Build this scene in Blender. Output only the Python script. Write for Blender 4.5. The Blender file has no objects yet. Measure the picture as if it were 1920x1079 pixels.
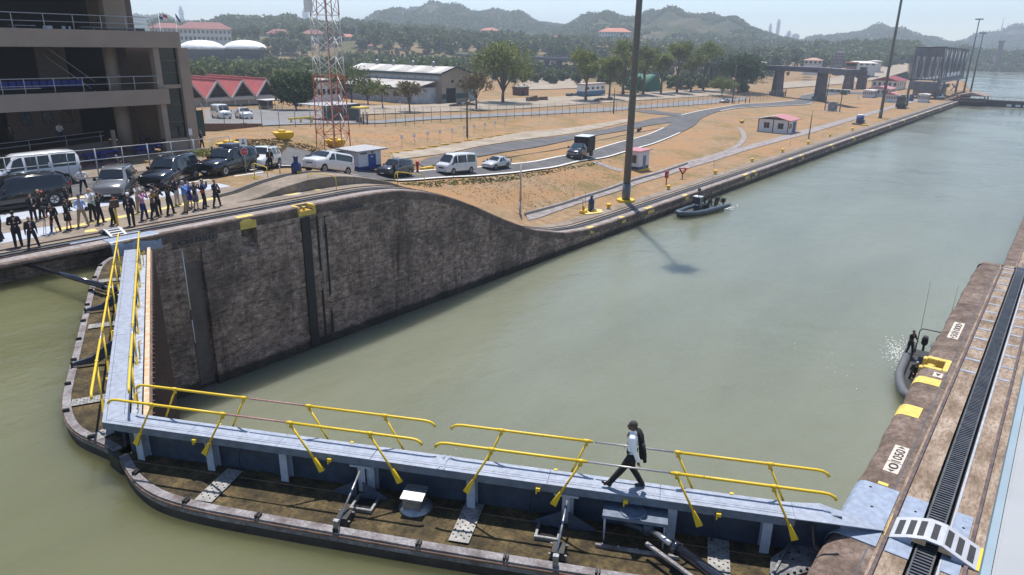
import bpy, math, random
import numpy as np
from mathutils import Vector, Matrix, Euler
random.seed(7); RNG = np.random.default_rng(7)
SC = bpy.context.scene; COL = SC.collection
R = math.radians
# ------------------------------------------------------------------ camera
CAMF = 1314.745; PITCH = 19.0233; ROLL = 0.8889; HEAD = 37.9076
CAMC = np.array([-6.0780, -2.2975, 9.6645])
_h, _p, _r = R(HEAD), R(PITCH), R(ROLL)
FW = np.array([math.cos(_p)*math.cos(_h), math.cos(_p)*math.sin(_h), -math.sin(_p)])
_a = np.cross(FW, [0, 0, 1]); _a /= np.linalg.norm(_a); _b = np.cross(_a, FW)
RT = math.cos(_r)*_a + math.sin(_r)*_b; UP = -math.sin(_r)*_a + math.cos(_r)*_b
cam = bpy.data.objects.new('camera', bpy.data.cameras.new('camera')); COL.objects.link(cam)
cam.data.sensor_width = 36; cam.data.lens = CAMF/1920*36
cam.data.clip_start = 0.1; cam.data.clip_end = 30000
_m = Matrix.Identity(4)
for i in range(3):
    _m[i][0] = RT[i]; _m[i][1] = UP[i]; _m[i][2] = -FW[i]; _m[i][3] = CAMC[i]
cam.matrix_world = _m; SC.camera = cam
# ------------------------------------------------------------------ light
SUND = np.array([0.27, 0.25, 1.0]); SUND /= np.linalg.norm(SUND)
w = bpy.data.worlds.new('World'); SC.world = w; w.use_nodes = True
nt = w.node_tree; nt.nodes.clear()
so = nt.nodes.new('ShaderNodeOutputWorld'); bg = nt.nodes.new('ShaderNodeBackground')
sk = nt.nodes.new('ShaderNodeTexSky'); sk.sky_type = 'NISHITA'; sk.sun_disc = False
sk.sun_elevation = math.asin(SUND[2]); sk.sun_rotation = math.atan2(SUND[0], SUND[1])
sk.altitude = 20; sk.air_density = 0.9; sk.dust_density = 0.0; sk.ozone_density = 2.3
bg.inputs[1].default_value = 0.122
nt.links.new(sk.outputs[0], bg.inputs[0]); nt.links.new(bg.outputs[0], so.inputs[0])
sl = bpy.data.lights.new('sun', 'SUN'); sl.energy = 4.7; sl.angle = R(0.55); sl.color = (1.0, 0.955, 0.89)
sun = bpy.data.objects.new('sun', sl); COL.objects.link(sun)
sun.rotation_euler = Vector(SUND).to_track_quat('Z', 'Y').to_euler(); sun.location = (0, 0, 60)
SC.view_settings.view_transform = 'Standard'; SC.view_settings.look = 'None'
SC.view_settings.exposure = 0.47; SC.view_settings.gamma = 1.0; SC.view_settings.use_curve_mapping = False
# ------------------------------------------------------------------ surveying helpers (photo pixel -> place in the world)
def ray(x, y):
    d = FW*CAMF + RT*(x-960) - UP*(y-539.5); return d/np.linalg.norm(d)
def P(x, y, z=0.0):
    d = ray(x, y); return CAMC + d*((z-CAMC[2])/d[2])
def PY(x, y, Y):
    d = ray(x, y); return CAMC + d*((Y-CAMC[1])/d[1])
def PD(x, y, dist):
    d = ray(x, y); d = d/math.hypot(d[0], d[1]); return CAMC + d*dist
def ppm(pt):
    return CAMF/float((np.array(pt)-CAMC) @ FW)
# ------------------------------------------------------------------ materials
MATS = {}
def _nodes(name):
    m = bpy.data.materials.new(name); m.use_nodes = True; t = m.node_tree
    b = t.nodes['Principled BSDF']; MATS[name] = m
    return m, t, b
def N(t, typ, **kw):
    n = t.nodes.new(typ)
    for k, v in kw.items():
        if k.startswith('i_'):
            n.inputs[k[2:].replace('_', ' ')].default_value = v
        else: setattr(n, k, v)
    return n
def ramp(t, fac, stops):
    r_ = t.nodes.new('ShaderNodeValToRGB'); e = r_.color_ramp.elements
    while len(e) < len(stops): e.new(0.5)
    for i, (p_, c) in enumerate(stops):
        e[i].position = p_; e[i].color = (*c, 1) if len(c) == 3 else c
    t.links.new(fac, r_.inputs[0]); return r_
def noise(t, scale, detail=4, rough=0.6, vec=None, obj=True, stretch=None, seed=0):
    n = N(t, 'ShaderNodeTexNoise'); n.inputs['Scale'].default_value = scale
    n.inputs['Detail'].default_value = detail; n.inputs['Roughness'].default_value = rough
    if vec is None:
        tc = N(t, 'ShaderNodeNewGeometry') if not obj else N(t, 'ShaderNodeTexCoord')
        vec = tc.outputs['Position'] if not obj else tc.outputs['Object']
    if stretch or seed:
        mp = N(t, 'ShaderNodeMapping'); mp.inputs['Scale'].default_value = stretch or (1, 1, 1)
        mp.inputs['Location'].default_value = (seed*3.7, seed*1.3, seed*2.1)
        t.links.new(vec, mp.inputs[0]); vec = mp.outputs[0]
    t.links.new(vec, n.inputs['Vector']); return n
def bump(t, b, h, dist=0.02, strength=0.5, prev=None):
    bp = N(t, 'ShaderNodeBump'); bp.inputs['Strength'].default_value = strength
    bp.inputs['Distance'].default_value = dist; t.links.new(h, bp.inputs['Height'])
    if prev: t.links.new(prev.outputs[0], bp.inputs['Normal'])
    t.links.new(bp.outputs[0], b.inputs['Normal']); return bp
def mixc(t, fac, a, b_, mode='MIX'):
    m = t.nodes.new('ShaderNodeMix'); m.data_type = 'RGBA'; m.blend_type = mode
    for s, v in ((0, fac), (6, a), (7, b_)):
        if hasattr(v, 'is_linked'): t.links.new(v, m.inputs[s])
        elif s == 0: m.inputs[0].default_value = v
        else: m.inputs[s].default_value = (*v, 1)
    return m.outputs[2]
def mat(name, col, rough=0.6, metal=0.0, var=0.18, scale=3.0, bmp=0.0, col2=None, spec=0.5, coat=0, world=True, edges=(0.35, 0.65)):
    """plain surface with uneven colour, roughness and an optional fine relief"""
    if name in MATS: return MATS[name]
    m, t, b = _nodes(name)
    c = np.array(col[:3], float)
    lo = tuple(np.clip(c*(1-var), 0, 1)) if col2 is None else tuple(col2)
    hi = tuple(np.clip(c*(1+var*0.6), 0, 1)) if col2 is None else tuple(c)
    n = noise(t, scale, 5, 0.65, obj=not world)
    rp = ramp(t, n.outputs[0], [(edges[0], lo), (edges[1], hi)])
    t.links.new(rp.outputs[0], b.inputs['Base Color'])
    b.inputs['Roughness'].default_value = rough; b.inputs['Metallic'].default_value = metal
    b.inputs['Specular IOR Level'].default_value = spec; b.inputs['Coat Weight'].default_value = coat
    rr = N(t, 'ShaderNodeMapRange'); rr.inputs[3].default_value = max(0.02, rough-0.08); rr.inputs[4].default_value = min(1, rough+0.1)
    t.links.new(n.outputs[0], rr.inputs[0]); t.links.new(rr.outputs[0], b.inputs['Roughness'])
    if bmp:
        n2 = noise(t, scale*6, 4, 0.6, obj=not world); bump(t, b, n2.outputs[0], bmp, 0.6)
    return m
# ------------------------------------------------------------------ mesh collector
class M:
    def __init__(s): s.v = []; s.f = []; s.mi = []; s.sm = []
    def add(s, vs, fs, mi=0, smooth=False):
        o = len(s.v); s.v += [tuple(map(float, q)) for q in vs]
        for f in fs: s.f.append(tuple(o+i for i in f)); s.mi.append(mi); s.sm.append(smooth)
        return s
    def box(s, x0, x1, y0, y1, z0, z1, mi=0, M4=None, taper=0):
        vs = [(x0, y0, z0), (x1, y0, z0), (x1, y1, z0), (x0, y1, z0)]
        tx = (x1-x0)*taper/2; ty = (y1-y0)*taper/2
        vs += [(x0+tx, y0+ty, z1), (x1-tx, y0+ty, z1), (x1-tx, y1-ty, z1), (x0+tx, y1-ty, z1)]
        if M4 is not None: vs = [tuple(M4 @ Vector(q)) for q in vs]
        return s.add(vs, [(0, 3, 2, 1), (4, 5, 6, 7), (0, 1, 5, 4), (1, 2, 6, 5), (2, 3, 7, 6), (3, 0, 4, 7)], mi)
    def tube(s, a, b, r0, r1=None, n=8, mi=0, cap=True, smooth=True):
        a = Vector(a); b = Vector(b); r1 = r0 if r1 is None else r1; d = (b-a)
        if d.length < 1e-6: return s
        q = d.to_track_quat('Z', 'Y'); vs = []
        for c_, r_ in ((a, r0), (b, r1)):
            for i in range(n):
                t_ = 2*math.pi*i/n; vs.append(c_ + q @ Vector((r_*math.cos(t_), r_*math.sin(t_), 0)))
        fs = [(i, (i+1) % n, n+(i+1) % n, n+i) for i in range(n)]
        s.add(vs, fs, mi, smooth)
        if cap: s.add(vs, [tuple(range(n))[::-1], tuple(range(n, 2*n))], mi)
        return s
    def path(s, pts, r_, n=8, mi=0, closed=False):
        pts = [Vector(p_) for p_ in pts]; L = len(pts); vs = []
        prev = None
        for i in range(L):
            if closed: t_ = (pts[(i+1) % L]-pts[i-1])
            else: t_ = pts[min(i+1, L-1)]-pts[max(i-1, 0)]
            t_.normalize()
            if prev is None:
                nrm = Vector((0, 0, 1)) if abs(t_.z) < .9 else Vector((1, 0, 0))
            else: nrm = prev
            nrm = (nrm - t_*nrm.dot(t_)).normalized(); prev = nrm; bn = t_.cross(nrm)
            rr = r_[i] if isinstance(r_, (list, tuple)) else r_
            for k in range(n):
                a_ = 2*math.pi*k/n; vs.append(pts[i]+nrm*(rr*math.cos(a_))+bn*(rr*math.sin(a_)))
        fs = []
        for i in range(L if closed else L-1):
            j = (i+1) % L
            for k in range(n): fs.append((i*n+k, i*n+(k+1) % n, j*n+(k+1) % n, j*n+k))
        s.add(vs, fs, mi, True)
        if not closed: s.add(vs, [tuple(range(n))[::-1], tuple(range((L-1)*n, L*n))], mi)
        return s
    def loft(s, rings, mi=0, smooth=False, cap=True, closed=True):
        n = len(rings[0]); vs = [q for r_ in rings for q in r_]; fs = []
        for i in range(len(rings)-1):
            for k in range(n if closed else n-1):
                fs.append((i*n+k, i*n+(k+1) % n, (i+1)*n+(k+1) % n, (i+1)*n+k))
        s.add(vs, fs, mi, smooth)
        if cap: s.add(vs, [tuple(range(n))[::-1], tuple(range((len(rings)-1)*n, len(rings)*n))], mi)
        return s
    def lathe(s, prof, c=(0, 0, 0), n=16, mi=0, smooth=True):
        rings = [[(c[0]+r_*math.cos(2*math.pi*i/n), c[1]+r_*math.sin(2*math.pi*i/n), c[2]+z_) for i in range(n)] for r_, z_ in prof]
        return s.loft(rings, mi, smooth)
    def ball(s, c, r_, n=12, m=8, mi=0, M4=None):
        rx, ry, rz = (r_, r_, r_) if not hasattr(r_, '__len__') else r_
        rings = []
        for j in range(m+1):
            ph = math.pi*(j/m)-math.pi/2; rr = max(math.cos(ph), 0.02)
            rings.append([(c[0]+rx*rr*math.cos(2*math.pi*i/n), c[1]+ry*rr*math.sin(2*math.pi*i/n), c[2]+rz*math.sin(ph)) for i in range(n)])
        if M4 is not None: rings = [[tuple(M4 @ Vector(q)) for q in r2] for r2 in rings]
        return s.loft(rings, mi, True)
    def prism(s, poly, axis, a0, a1, mi=0):
        """poly in the two other axes (cyclic order), extruded along axis"""
        def mk(u_, v_, a_):
            return {'x': (a_, u_, v_), 'y': (u_, a_, v_), 'z': (u_, v_, a_)}[axis]
        n = len(poly); vs = [mk(u_, v_, a0) for u_, v_ in poly]+[mk(u_, v_, a1) for u_, v_ in poly]
        return s.add(vs, [tuple(range(n))[::-1], tuple(range(n, 2*n))]+[(i, (i+1) % n, n+(i+1) % n, n+i) for i in range(n)], mi)
    def mesh(s, name, mats, fix=True, bevel=0):
        me = bpy.data.meshes.new(name); me.from_pydata(s.v, [], s.f)
        for m_ in (mats if isinstance(mats, (list, tuple)) else [mats]): me.materials.append(m_)
        me.polygons.foreach_set('material_index', s.mi); me.polygons.foreach_set('use_smooth', s.sm)
        if fix:
            import bmesh
            bm = bmesh.new(); bm.from_mesh(me); bmesh.ops.remove_doubles(bm, verts=bm.verts, dist=1e-5)
            bmesh.ops.recalc_face_normals(bm, faces=bm.faces)
            if bevel:
                es = [e for e in bm.edges if len(e.link_faces) == 2 and e.calc_face_angle(0) > 0.5]
                bmesh.ops.bevel(bm, geom=es, offset=bevel, segments=2, affect='EDGES', clamp_overlap=True)
            bm.to_mesh(me); bm.free()
        me.update(); return me
    def build(s, name, mats, parent=None, loc=None, rot=None, fix=True, bevel=0, **props):
        o = bpy.data.objects.new(name, s.mesh(name, mats, fix, bevel)); COL.objects.link(o)
        if parent is not None: o.parent = parent
        if loc is not None: o.location = [float(q) for q in loc]
        if rot is not None: o.rotation_euler = rot if hasattr(rot, '__len__') else (0, 0, rot)
        for k, v in props.items(): o[k] = v
        return o
def npmesh(name, V_, F_, mats, parent=None, smooth=False, mi=None, **props):
    """numpy mesh; F_ is (n,4) or (n,3)"""
    V_ = np.asarray(V_, np.float32); F_ = np.asarray(F_, np.int32); k = F_.shape[1]
    me = bpy.data.meshes.new(name); me.vertices.add(len(V_)); me.vertices.foreach_set('co', V_.ravel())
    me.loops.add(F_.size); me.loops.foreach_set('vertex_index', F_.ravel())
    me.polygons.add(len(F_)); me.polygons.foreach_set('loop_start', np.arange(0, F_.size, k, dtype=np.int32))
    try: me.polygons.foreach_set('loop_total', np.full(len(F_), k, np.int32))
    except Exception: pass
    for m_ in (mats if isinstance(mats, (list, tuple)) else [mats]): me.materials.append(m_)
    if mi is not None: me.polygons.foreach_set('material_index', np.asarray(mi, np.int32))
    me.polygons.foreach_set('use_smooth', np.full(len(F_), smooth)); me.update(calc_edges=True); me.validate()
    o = bpy.data.objects.new(name, me); COL.objects.link(o)
    if parent is not None: o.parent = parent
    for kk, v in props.items(): o[kk] = v
    return o
def tag(o, label=None, cat=None, group=None):
    if label: o['label'] = label
    if cat: o['category'] = cat
    if group: o['group'] = group
    return o
def thing(name, label, cat, loc=(0, 0, 0), rz=0.0, group=None, rot=None):
    o = bpy.data.objects.new(name, None); COL.objects.link(o); o.empty_display_size = 0.3
    o.location = [float(q) for q in loc]; o.rotation_euler = rot if rot is not None else (0, 0, rz)
    return tag(o, label, cat, group)
KIDS = {}
def dup(root, loc, rz, label, group=None, scale=None, matmap=None):
    """copy of a thing with copies of its parts and their sub-parts"""
    def cp(o, par):
        c = o.copy(); COL.objects.link(c)
        if par is not None: c.parent = par
        if matmap and c.type == 'MESH':
            for i, sl_ in enumerate(c.material_slots):
                nm = o.data.materials[i].name if o.data.materials[i] else ''
                if nm in matmap:
                    c.material_slots[i].link = 'OBJECT'; c.material_slots[i].material = matmap[nm]
        for ch in list(o.children): cp(ch, c)
        return c
    r_ = cp(root, None); r_.location = [float(q) for q in loc]; r_.rotation_euler = (0, 0, rz)
    if scale: r_.scale = (scale,)*3 if not hasattr(scale, '__len__') else scale
    tag(r_, label, None, group); return r_
def dirv(a, b): return math.atan2(b[1]-a[1], b[0]-a[0])
YEL = mat('yellow_paint', (0.68, 0.46, 0.02), 0.45, col2=(.22, .11, .03), scale=14, edges=(.30, .36))
GREY = mat('grey_paint', (0.36, 0.40, 0.47), 0.5, var=0.16, scale=5, bmp=0.002)
WHITE = mat('white_paint', (0.74, 0.74, 0.73), 0.45, var=0.1)
BLACK = mat('black_rubber', (0.015, 0.015, 0.016), 0.55)
STEEL = mat('steel', (0.35, 0.35, 0.36), 0.35, metal=0.8, var=0.2, scale=8)
GLASS = mat('dark_glass', (0.012, 0.016, 0.02), 0.06, var=0.1, spec=0.7)
NAVY = mat('navy_paint', (0.02, 0.045, 0.16), 0.45)
RED = mat('red_paint', (0.42, 0.03, 0.03), 0.5)
DGREY = mat('dark_grey_steel', (0.07, 0.075, 0.08), 0.5, var=0.3)
RUST = mat('rusty_steel', (0.16, 0.095, 0.065), 0.7, var=0.45, scale=4, bmp=0.004)
# ------------------------------------------------------------------ levels of the place
ZA = -8.0          # approach wall top
ZW = -9.6          # lower water
ZU = -1.15         # upper water
YF = 34.4          # far wall face
_hx = np.array([-90, 22, 24.5, 26, 27.9, 30.6, 33.5, 36.6, 40.15, 44.1, 49.4, 53.5, 58, 700])
_hz = np.array([0, 0, 0, -.03, -.16, -.67, -1.56, -2.88, -4.54, -6.15, -7.48, -7.92, -8.0, -8.0])
_fx = np.arange(-90, 700, 0.25); _fz = np.interp(_fx, _hx, _hz)
_k = np.exp(-np.linspace(-2, 2, 13)**2); _k /= _k.sum(); _fz = np.convolve(np.pad(_fz, 6, 'edge'), _k, 'valid')
def zt(x, shift=0.0): return np.interp(np.asarray(x, float)-shift, _fx, _fz)
def zt2(x): return np.interp(x, [-90, 17.5, 19, 21, 23, 24.8, 26.3, 27.75, 30.3, 32.3, 34.5, 38, 44], [0, 0, .12, .52, .76, .76, .6, .33, -.33, -1.1, -2.0, -3.6, -6.3])
# ------------------------------------------------------------------ terrain
CP = []
def cp(*a):
    for x, y, z in a: CP.append(P(x, y, z))
cp((0, 300, 0), (100, 300, 0), (200, 300, 0), (300, 285, 0), (358, 280, 0), (0, 400, 0), (200, 380, 0), (300, 360, 0), (400, 340, 0), (478, 322, 0),
   (531, 315, -.5), (565, 315, -1.2), (605, 320, -2.0), (625, 330, -3.0), (690, 318, -3.3), (745, 333, -3.5), (742, 341, -3.4), (855, 330, -4.2),
   (860, 334, -4.1), (931, 318, -4.5), (960, 326, -4.5), (960, 310, -4.6), (1040, 315, -5.1), (1040, 298, -5.2), (1100, 300, -5.6), (1169, 287, -6.2), (1174, 266, -6.3), (1207, 276, -6.4),
   (1240, 248, -6.9), (1275, 250, -7.0), (1317, 224, -7.3), (1385, 202, -7.6), (1440, 198, -7.7), (1530, 187, -7.7), (1600, 176, -7.7),
   (985, 405, -7.95), (1050, 388, -7.95), (1197, 320, -7.8), (1100, 350, -7.8), (1300, 300, -7.85), (1455, 248, -7.85), (1500, 262, -7.9), (1600, 215, -7.9), (1700, 197, -7.9), (1640, 190, -7.9), (1740, 185, -7.9),
   (1060, 345, -7.2), (980, 352, -6.4), (950, 345, -5.6), (1180, 305, -7.2),
   (802, 314, -4.3), (860, 296, -4.6), (960, 275, -5.2), (1070, 258, -6.0), (1150, 246, -6.6), (1230, 226, -7.2),
   (625, 282, -1.8), (560, 285, -1.0), (500, 285, -.3), (430, 280, -.1), (390, 262, .2), (533, 262, -.9), (480, 258, -.3), (600, 262, -1.2), (700, 262, -2.6), (800, 262, -3.6), (880, 250, -4.6),
   (400, 240, -.6), (463, 241, -.9), (592, 237, -1.6), (705, 238, -2.6), (820, 228, -3.6), (960, 221, -4.8), (1085, 215, -5.8), (1197, 207, -6.5), (1335, 197, -7.3), (1400, 190, -7.5), (1473, 182, -7.6),
   (440, 222, -2.6), (520, 215, -3.2), (640, 205, -4.4), (760, 200, -4.8), (848, 190, -5.2), (945, 192, -5.4), (1100, 188, -5.8), (1270, 175, -6.0), (1385, 172, -6.4), (1450, 165, -6.8), (1545, 163, -7.5), (1600, 165, -7.5),
   (420, 122, -4.5), (350, 124, -4.5), (500, 122, -4.5), (600, 118, -4), (400, 150, -5), (700, 150, -5), (1000, 145, -5.5), (1300, 145, -6), (1500, 140, -6), (1600, 135, -6))
for a in ((520, 82, 600), (700, 88, 560), (850, 92, 580), (1000, 97, 600), (1100, 98, 620), (380, 82, 640), (100, 95, 520), (1300, 107, 640), (1500, 116, 620), (1700, 120, 650), (600, 80, 1200), (1100, 90, 1200), (1600, 104, 1200), (100, 80, 1200)): CP.append(PD(*a))
for x in (-80, -40, -10, 5, 15, 22, 26, 29, 32, 35, 38, 41, 44, 48, 53, 60, 75, 95, 120, 150, 190, 240, 290, 325):
    CP.append((x, 39.0, float(zt(x))-0.03))
for x in (-80, -40, -10): CP.append((x, 60, 0)); CP.append((x, 100, -.5)); CP.append((x, 200, -3))
CP = np.array(CP, float)
_S = 60.0; _c = CP[:, :2]/_S
def _phi(r2): return 0.5*r2*np.log(r2+1e-12)
_K = _phi(((_c[:, None]-_c[None])**2).sum(-1)) + np.eye(len(_c))*0.03
_Pm = np.c_[np.ones(len(_c)), _c]
_A = np.block([[_K, _Pm], [_Pm.T, np.zeros((3, 3))]])
_wt = np.linalg.solve(_A, np.r_[CP[:, 2], 0, 0, 0])
WPOLY = [P(x, y, ZW)[:2] for x, y in ((1822, 184), (1811, 166), (1762, 159), (1636, 161), (1638, 151), (1716, 144), (1770, 136), (1800, 129))] + [PD(1815, 123, 1000)[:2], np.array((6000, 100)), np.array((6000, -2000)), np.array((323.5, -2000)), np.array((323.5, 30))]
WPOLY = np.array(WPOLY)
def inwater(x, y):
    c = np.zeros(x.shape, bool); n = len(WPOLY)
    for i in range(n):
        x1, y1 = WPOLY[i]; x2, y2 = WPOLY[(i+1) % n]
        if y1 == y2: continue
        q = ((y1 > y) != (y2 > y)) & (x < (x2-x1)*(y-y1)/(y2-y1)+x1); c ^= q
    return c
def g(x, y, raw=False):
    x = np.atleast_1d(np.asarray(x, float)); y = np.atleast_1d(np.asarray(y, float)); sh = x.shape
    q = np.c_[x.ravel(), y.ravel()]/_S; out = np.empty(len(q))
    for s_ in range(0, len(q), 4000):
        b_ = q[s_:s_+4000]; out[s_:s_+4000] = _phi(((b_[:, None]-_c[None])**2).sum(-1)) @ _wt[:-3] + _wt[-3] + b_ @ _wt[-2:]
    z = out.reshape(sh); d = np.hypot(x, y)
    f = np.clip((d-900)/500, 0, 1); z = z*(1-f) + 6*f*(y > 0.25*x)
    z = np.clip(z, -8.05, 16)
    t = np.clip((y-38.3)/3.5, 0, 1); t = t*t*(3-2*t); z = (zt(x)-.02)*(1-t)+z*t
    z = np.where(x < 20, np.where(y < 66, np.minimum(z, 0)*0, z), z)
    if not raw: z = np.where(inwater(x, y), -13.0, z)
    return z
def g1(x, y): return float(g([x], [y])[0])
def G(x, y, dz=0.0):
    """where the line of sight through a photo point meets the ground"""
    z = -4.0
    for i in range(30):
        p_ = P(x, y, z); z2 = g1(p_[0], p_[1]); z = z*0.45+z2*0.55
        if abs(z2-z) < 0.003: break
    p_ = P(x, y, z); return np.array([p_[0], p_[1], z+dz])
# ------------------------------------------------------------------ setting materials
def ground_mat():
    m, t, b = _nodes('dry_grass_ground')
    n1 = noise(t, 0.09, 7, 0.7, obj=False, stretch=(1, 1.8, 1)); n2 = noise(t, 0.9, 6, 0.7, obj=False); n3 = noise(t, 6.0, 4, 0.7, obj=False)
    dirt = ramp(t, n2.outputs[0], [(0.3, (0.19, 0.125, 0.072)), (0.5, (0.29, 0.20, 0.12)), (0.72, (0.385, 0.285, 0.18))])
    green = ramp(t, n3.outputs[0], [(0.3, (0.085, 0.085, 0.03)), (0.7, (0.20, 0.17, 0.07))])
    # fire-coloured dry patches and greener turf in wide patches
    orange = mixc(t, ramp(t, n1.outputs[0], [(0.45, (0, 0, 0)), (0.57, (1, 1, 1))]).outputs[0], dirt.outputs[0], (0.345, 0.205, 0.105))
    ng = noise(t, 0.11, 6, 0.75, obj=False, seed=4)
    c = mixc(t, ramp(t, ng.outputs[0], [(0.50, (0, 0, 0)), (0.64, (.75, .75, .75))]).outputs[0], orange, green.outputs[0])
    sp = mixc(t, ramp(t, n3.outputs[0], [(0.35, (.5, .5, .5)), (0.6, (0, 0, 0))]).outputs[0], c, (0.20, 0.125, 0.07))
    # beyond the yards the land is scrub green
    pos = N(t, 'ShaderNodeNewGeometry'); ln = N(t, 'ShaderNodeVectorMath', operation='LENGTH'); t.links.new(pos.outputs['Position'], ln.inputs[0])
    mr = N(t, 'ShaderNodeMapRange'); mr.inputs[1].default_value = 230; mr.inputs[2].default_value = 420; t.links.new(ln.outputs['Value'], mr.inputs[0])
    sx = N(t, 'ShaderNodeSeparateXYZ'); t.links.new(pos.outputs['Position'], sx.inputs[0])
    r1 = N(t, 'ShaderNodeMath', operation='DIVIDE'); t.links.new(sx.outputs[1], r1.inputs[0]); t.links.new(sx.outputs[0], r1.inputs[1])
    r2 = N(t, 'ShaderNodeMapRange'); r2.inputs[1].default_value = 0.25; r2.inputs[2].default_value = 0.6; t.links.new(r1.outputs[0], r2.inputs[0])
    mm = N(t, 'ShaderNodeMath', operation='MULTIPLY'); t.links.new(mr.outputs[0], mm.inputs[0]); t.links.new(r2.outputs[0], mm.inputs[1])
    far = ramp(t, noise(t, 0.02, 5, 0.6, obj=False, seed=2).outputs[0], [(0.4, (0.08, 0.085, 0.035)), (0.55, (0.17, 0.13, 0.07)), (0.7, (0.26, 0.17, 0.11))])
    c = mixc(t, mm.outputs[0], sp, far.outputs[0])
    t.links.new(c, b.inputs['Base Color']); b.inputs['Roughness'].default_value = 0.95; b.inputs['Specular IOR Level'].default_value = 0.1
    bp = bump(t, b, n2.outputs[0], 0.25, 0.6); bump(t, b, n3.outputs[0], 0.06, 0.7, bp); return m
GROUND = ground_mat()
def water_mat(name, deep, shal, sc=1.0, amp=1.0):
    m, t, b = _nodes(name)
    n0 = noise(t, 0.05, 5, 0.6, obj=False, stretch=(.5, 1.6, 1))
    c = ramp(t, n0.outputs[0], [(0.36, tuple(v*.93 for v in deep)), (0.62, shal)]); t.links.new(c.outputs[0], b.inputs['Base Color'])
    b.inputs['Roughness'].default_value = 0.09; b.inputs['IOR'].default_value = 1.33; b.inputs['Subsurface Weight'].default_value = 1.0; b.subsurface_method = 'BURLEY'; b.inputs['Subsurface Radius'].default_value = (1, 1, .8); b.inputs['Subsurface Scale'].default_value = 3.4; b.inputs['Specular IOR Level'].default_value = 0.5
    na = noise(t, 0.55*sc, 3, 0.55, obj=False, stretch=(1, 1.6, 1)); nb = noise(t, 2.6*sc, 4, 0.65, obj=False, stretch=(1.5, 1, 1), seed=3); nw_ = noise(t, .05, 3, .6, obj=False, seed=8); wr_ = N(t, 'ShaderNodeMapRange'); wr_.inputs[1].default_value = .4; wr_.inputs[2].default_value = .62; wr_.inputs[3].default_value = .05; wr_.inputs[4].default_value = .22; t.links.new(nw_.outputs[0], wr_.inputs[0]); t.links.new(wr_.outputs[0], b.inputs['Roughness'])
    nc = noise(t, 0.12*sc, 2, 0.5, obj=False, seed=5)
    bp = bump(t, b, na.outputs[0], 0.11*amp, 1.0); bp = bump(t, b, nb.outputs[0], 0.034*amp, 1.0, bp); bump(t, b, nc.outputs[0], 0.25*amp, 1.0, bp); return m
WLOW = water_mat('canal_water', (0.160, 0.170, 0.120), (0.182, 0.192, 0.140))
WUP = water_mat('upper_water', (0.115, 0.117, 0.058), (0.14, 0.14, 0.072), 1.3, 0.5)
def conc_mat(name, c1, c2, c3, sc=1.0, bm=0.01, stretch=None):
    m, t, b = _nodes(name)
    n1 = noise(t, 0.7*sc, 6, 0.7, obj=False, stretch=stretch); n2 = noise(t, 5*sc, 5, 0.7, obj=False, stretch=stretch, seed=1)
    a = ramp(t, n1.outputs[0], [(0.34, c1), (0.52, c2), (0.70, c3)])
    d = mixc(t, ramp(t, n2.outputs[0], [(0.36, (.75, .75, .75)), (0.56, (0, 0, 0))]).outputs[0], a.outputs[0], c1)
    t.links.new(d, b.inputs['Base Color']); b.inputs['Roughness'].default_value = 0.88; b.inputs['Specular IOR Level'].default_value = 0.25
    bp = bump(t, b, n1.outputs[0], bm*3, 0.5); bump(t, b, n2.outputs[0], bm, 0.7, bp); return m
def wallface_mat():
    m, t, b = _nodes('stained_wall_concrete')
    big = noise(t, 0.28, 6, 0.72, obj=False, stretch=(1.4, 1, 1)); med = noise(t, 2.1, 9, 0.82, obj=False, stretch=(1, 1, 1.7), seed=2)
    drip = noise(t, .9, 7, 0.75, obj=False, stretch=(1.6, 1, 0.16), seed=7); fine = noise(t, 9, 5, 0.75, obj=False, stretch=(1, 1, 3), seed=3)
    c = ramp(t, med.outputs[0], [(0.36, (0.055, 0.036, 0.026)), (0.45, (0.26, 0.180, 0.133)), (0.55, (0.42, 0.30, 0.232)), (0.64, (0.70, 0.56, 0.47))])
    c = mixc(t, ramp(t, big.outputs[0], [(0.40, (.75, .75, .75)), (0.55, (0, 0, 0))]).outputs[0], c.outputs[0], (0.085, 0.064, 0.054))
    c = mixc(t, ramp(t, drip.outputs[0], [(0.54, (0, 0, 0)), (0.72, (.9, .9, .9))]).outputs[0], c, (0.028, 0.019, 0.014))
    c = mixc(t, ramp(t, fine.outputs[0], [(0.38, (.6, .6, .6)), (0.50, (0, 0, 0))]).outputs[0], c, (0.06, 0.047, 0.042))
    st_ = noise(t, 1.1, 8, .8, obj=False, stretch=(.8, 1, 5), seed=11)   # pale lime bands along the pours
    c = mixc(t, ramp(t, st_.outputs[0], [(.56, (0, 0, 0)), (.66, (.6, .6, .6))]).outputs[0], c, (.50, .42, .38))
    # tide mark just above the water
    gp = N(t, 'ShaderNodeNewGeometry'); sx = N(t, 'ShaderNodeSeparateXYZ'); t.links.new(gp.outputs['Position'], sx.inputs[0])
    wv = N(t, 'ShaderNodeMath', operation='MULTIPLY_ADD'); t.links.new(fine.outputs[0], wv.inputs[0]); wv.inputs[1].default_value = 0.5; t.links.new(sx.outputs[2], wv.inputs[2])
    tm = N(t, 'ShaderNodeMapRange'); tm.inputs[1].default_value = ZW+0.75; tm.inputs[2].default_value = ZW+1.0; tm.inputs[3].default_value = 0.85; tm.inputs[4].default_value = 0; t.links.new(wv.outputs[0], tm.inputs[0])
    c = mixc(t, tm.outputs[0], c, (0.016, 0.016, 0.009))
    t.links.new(c, b.inputs['Base Color']); b.inputs['Roughness'].default_value = 0.85; b.inputs['Specular IOR Level'].default_value = 0.25
    bp = bump(t, b, med.outputs[0], 0.06, 0.7); bump(t, b, fine.outputs[0], 0.02, 0.8, bp); return m
FACE = wallface_mat()
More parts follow.
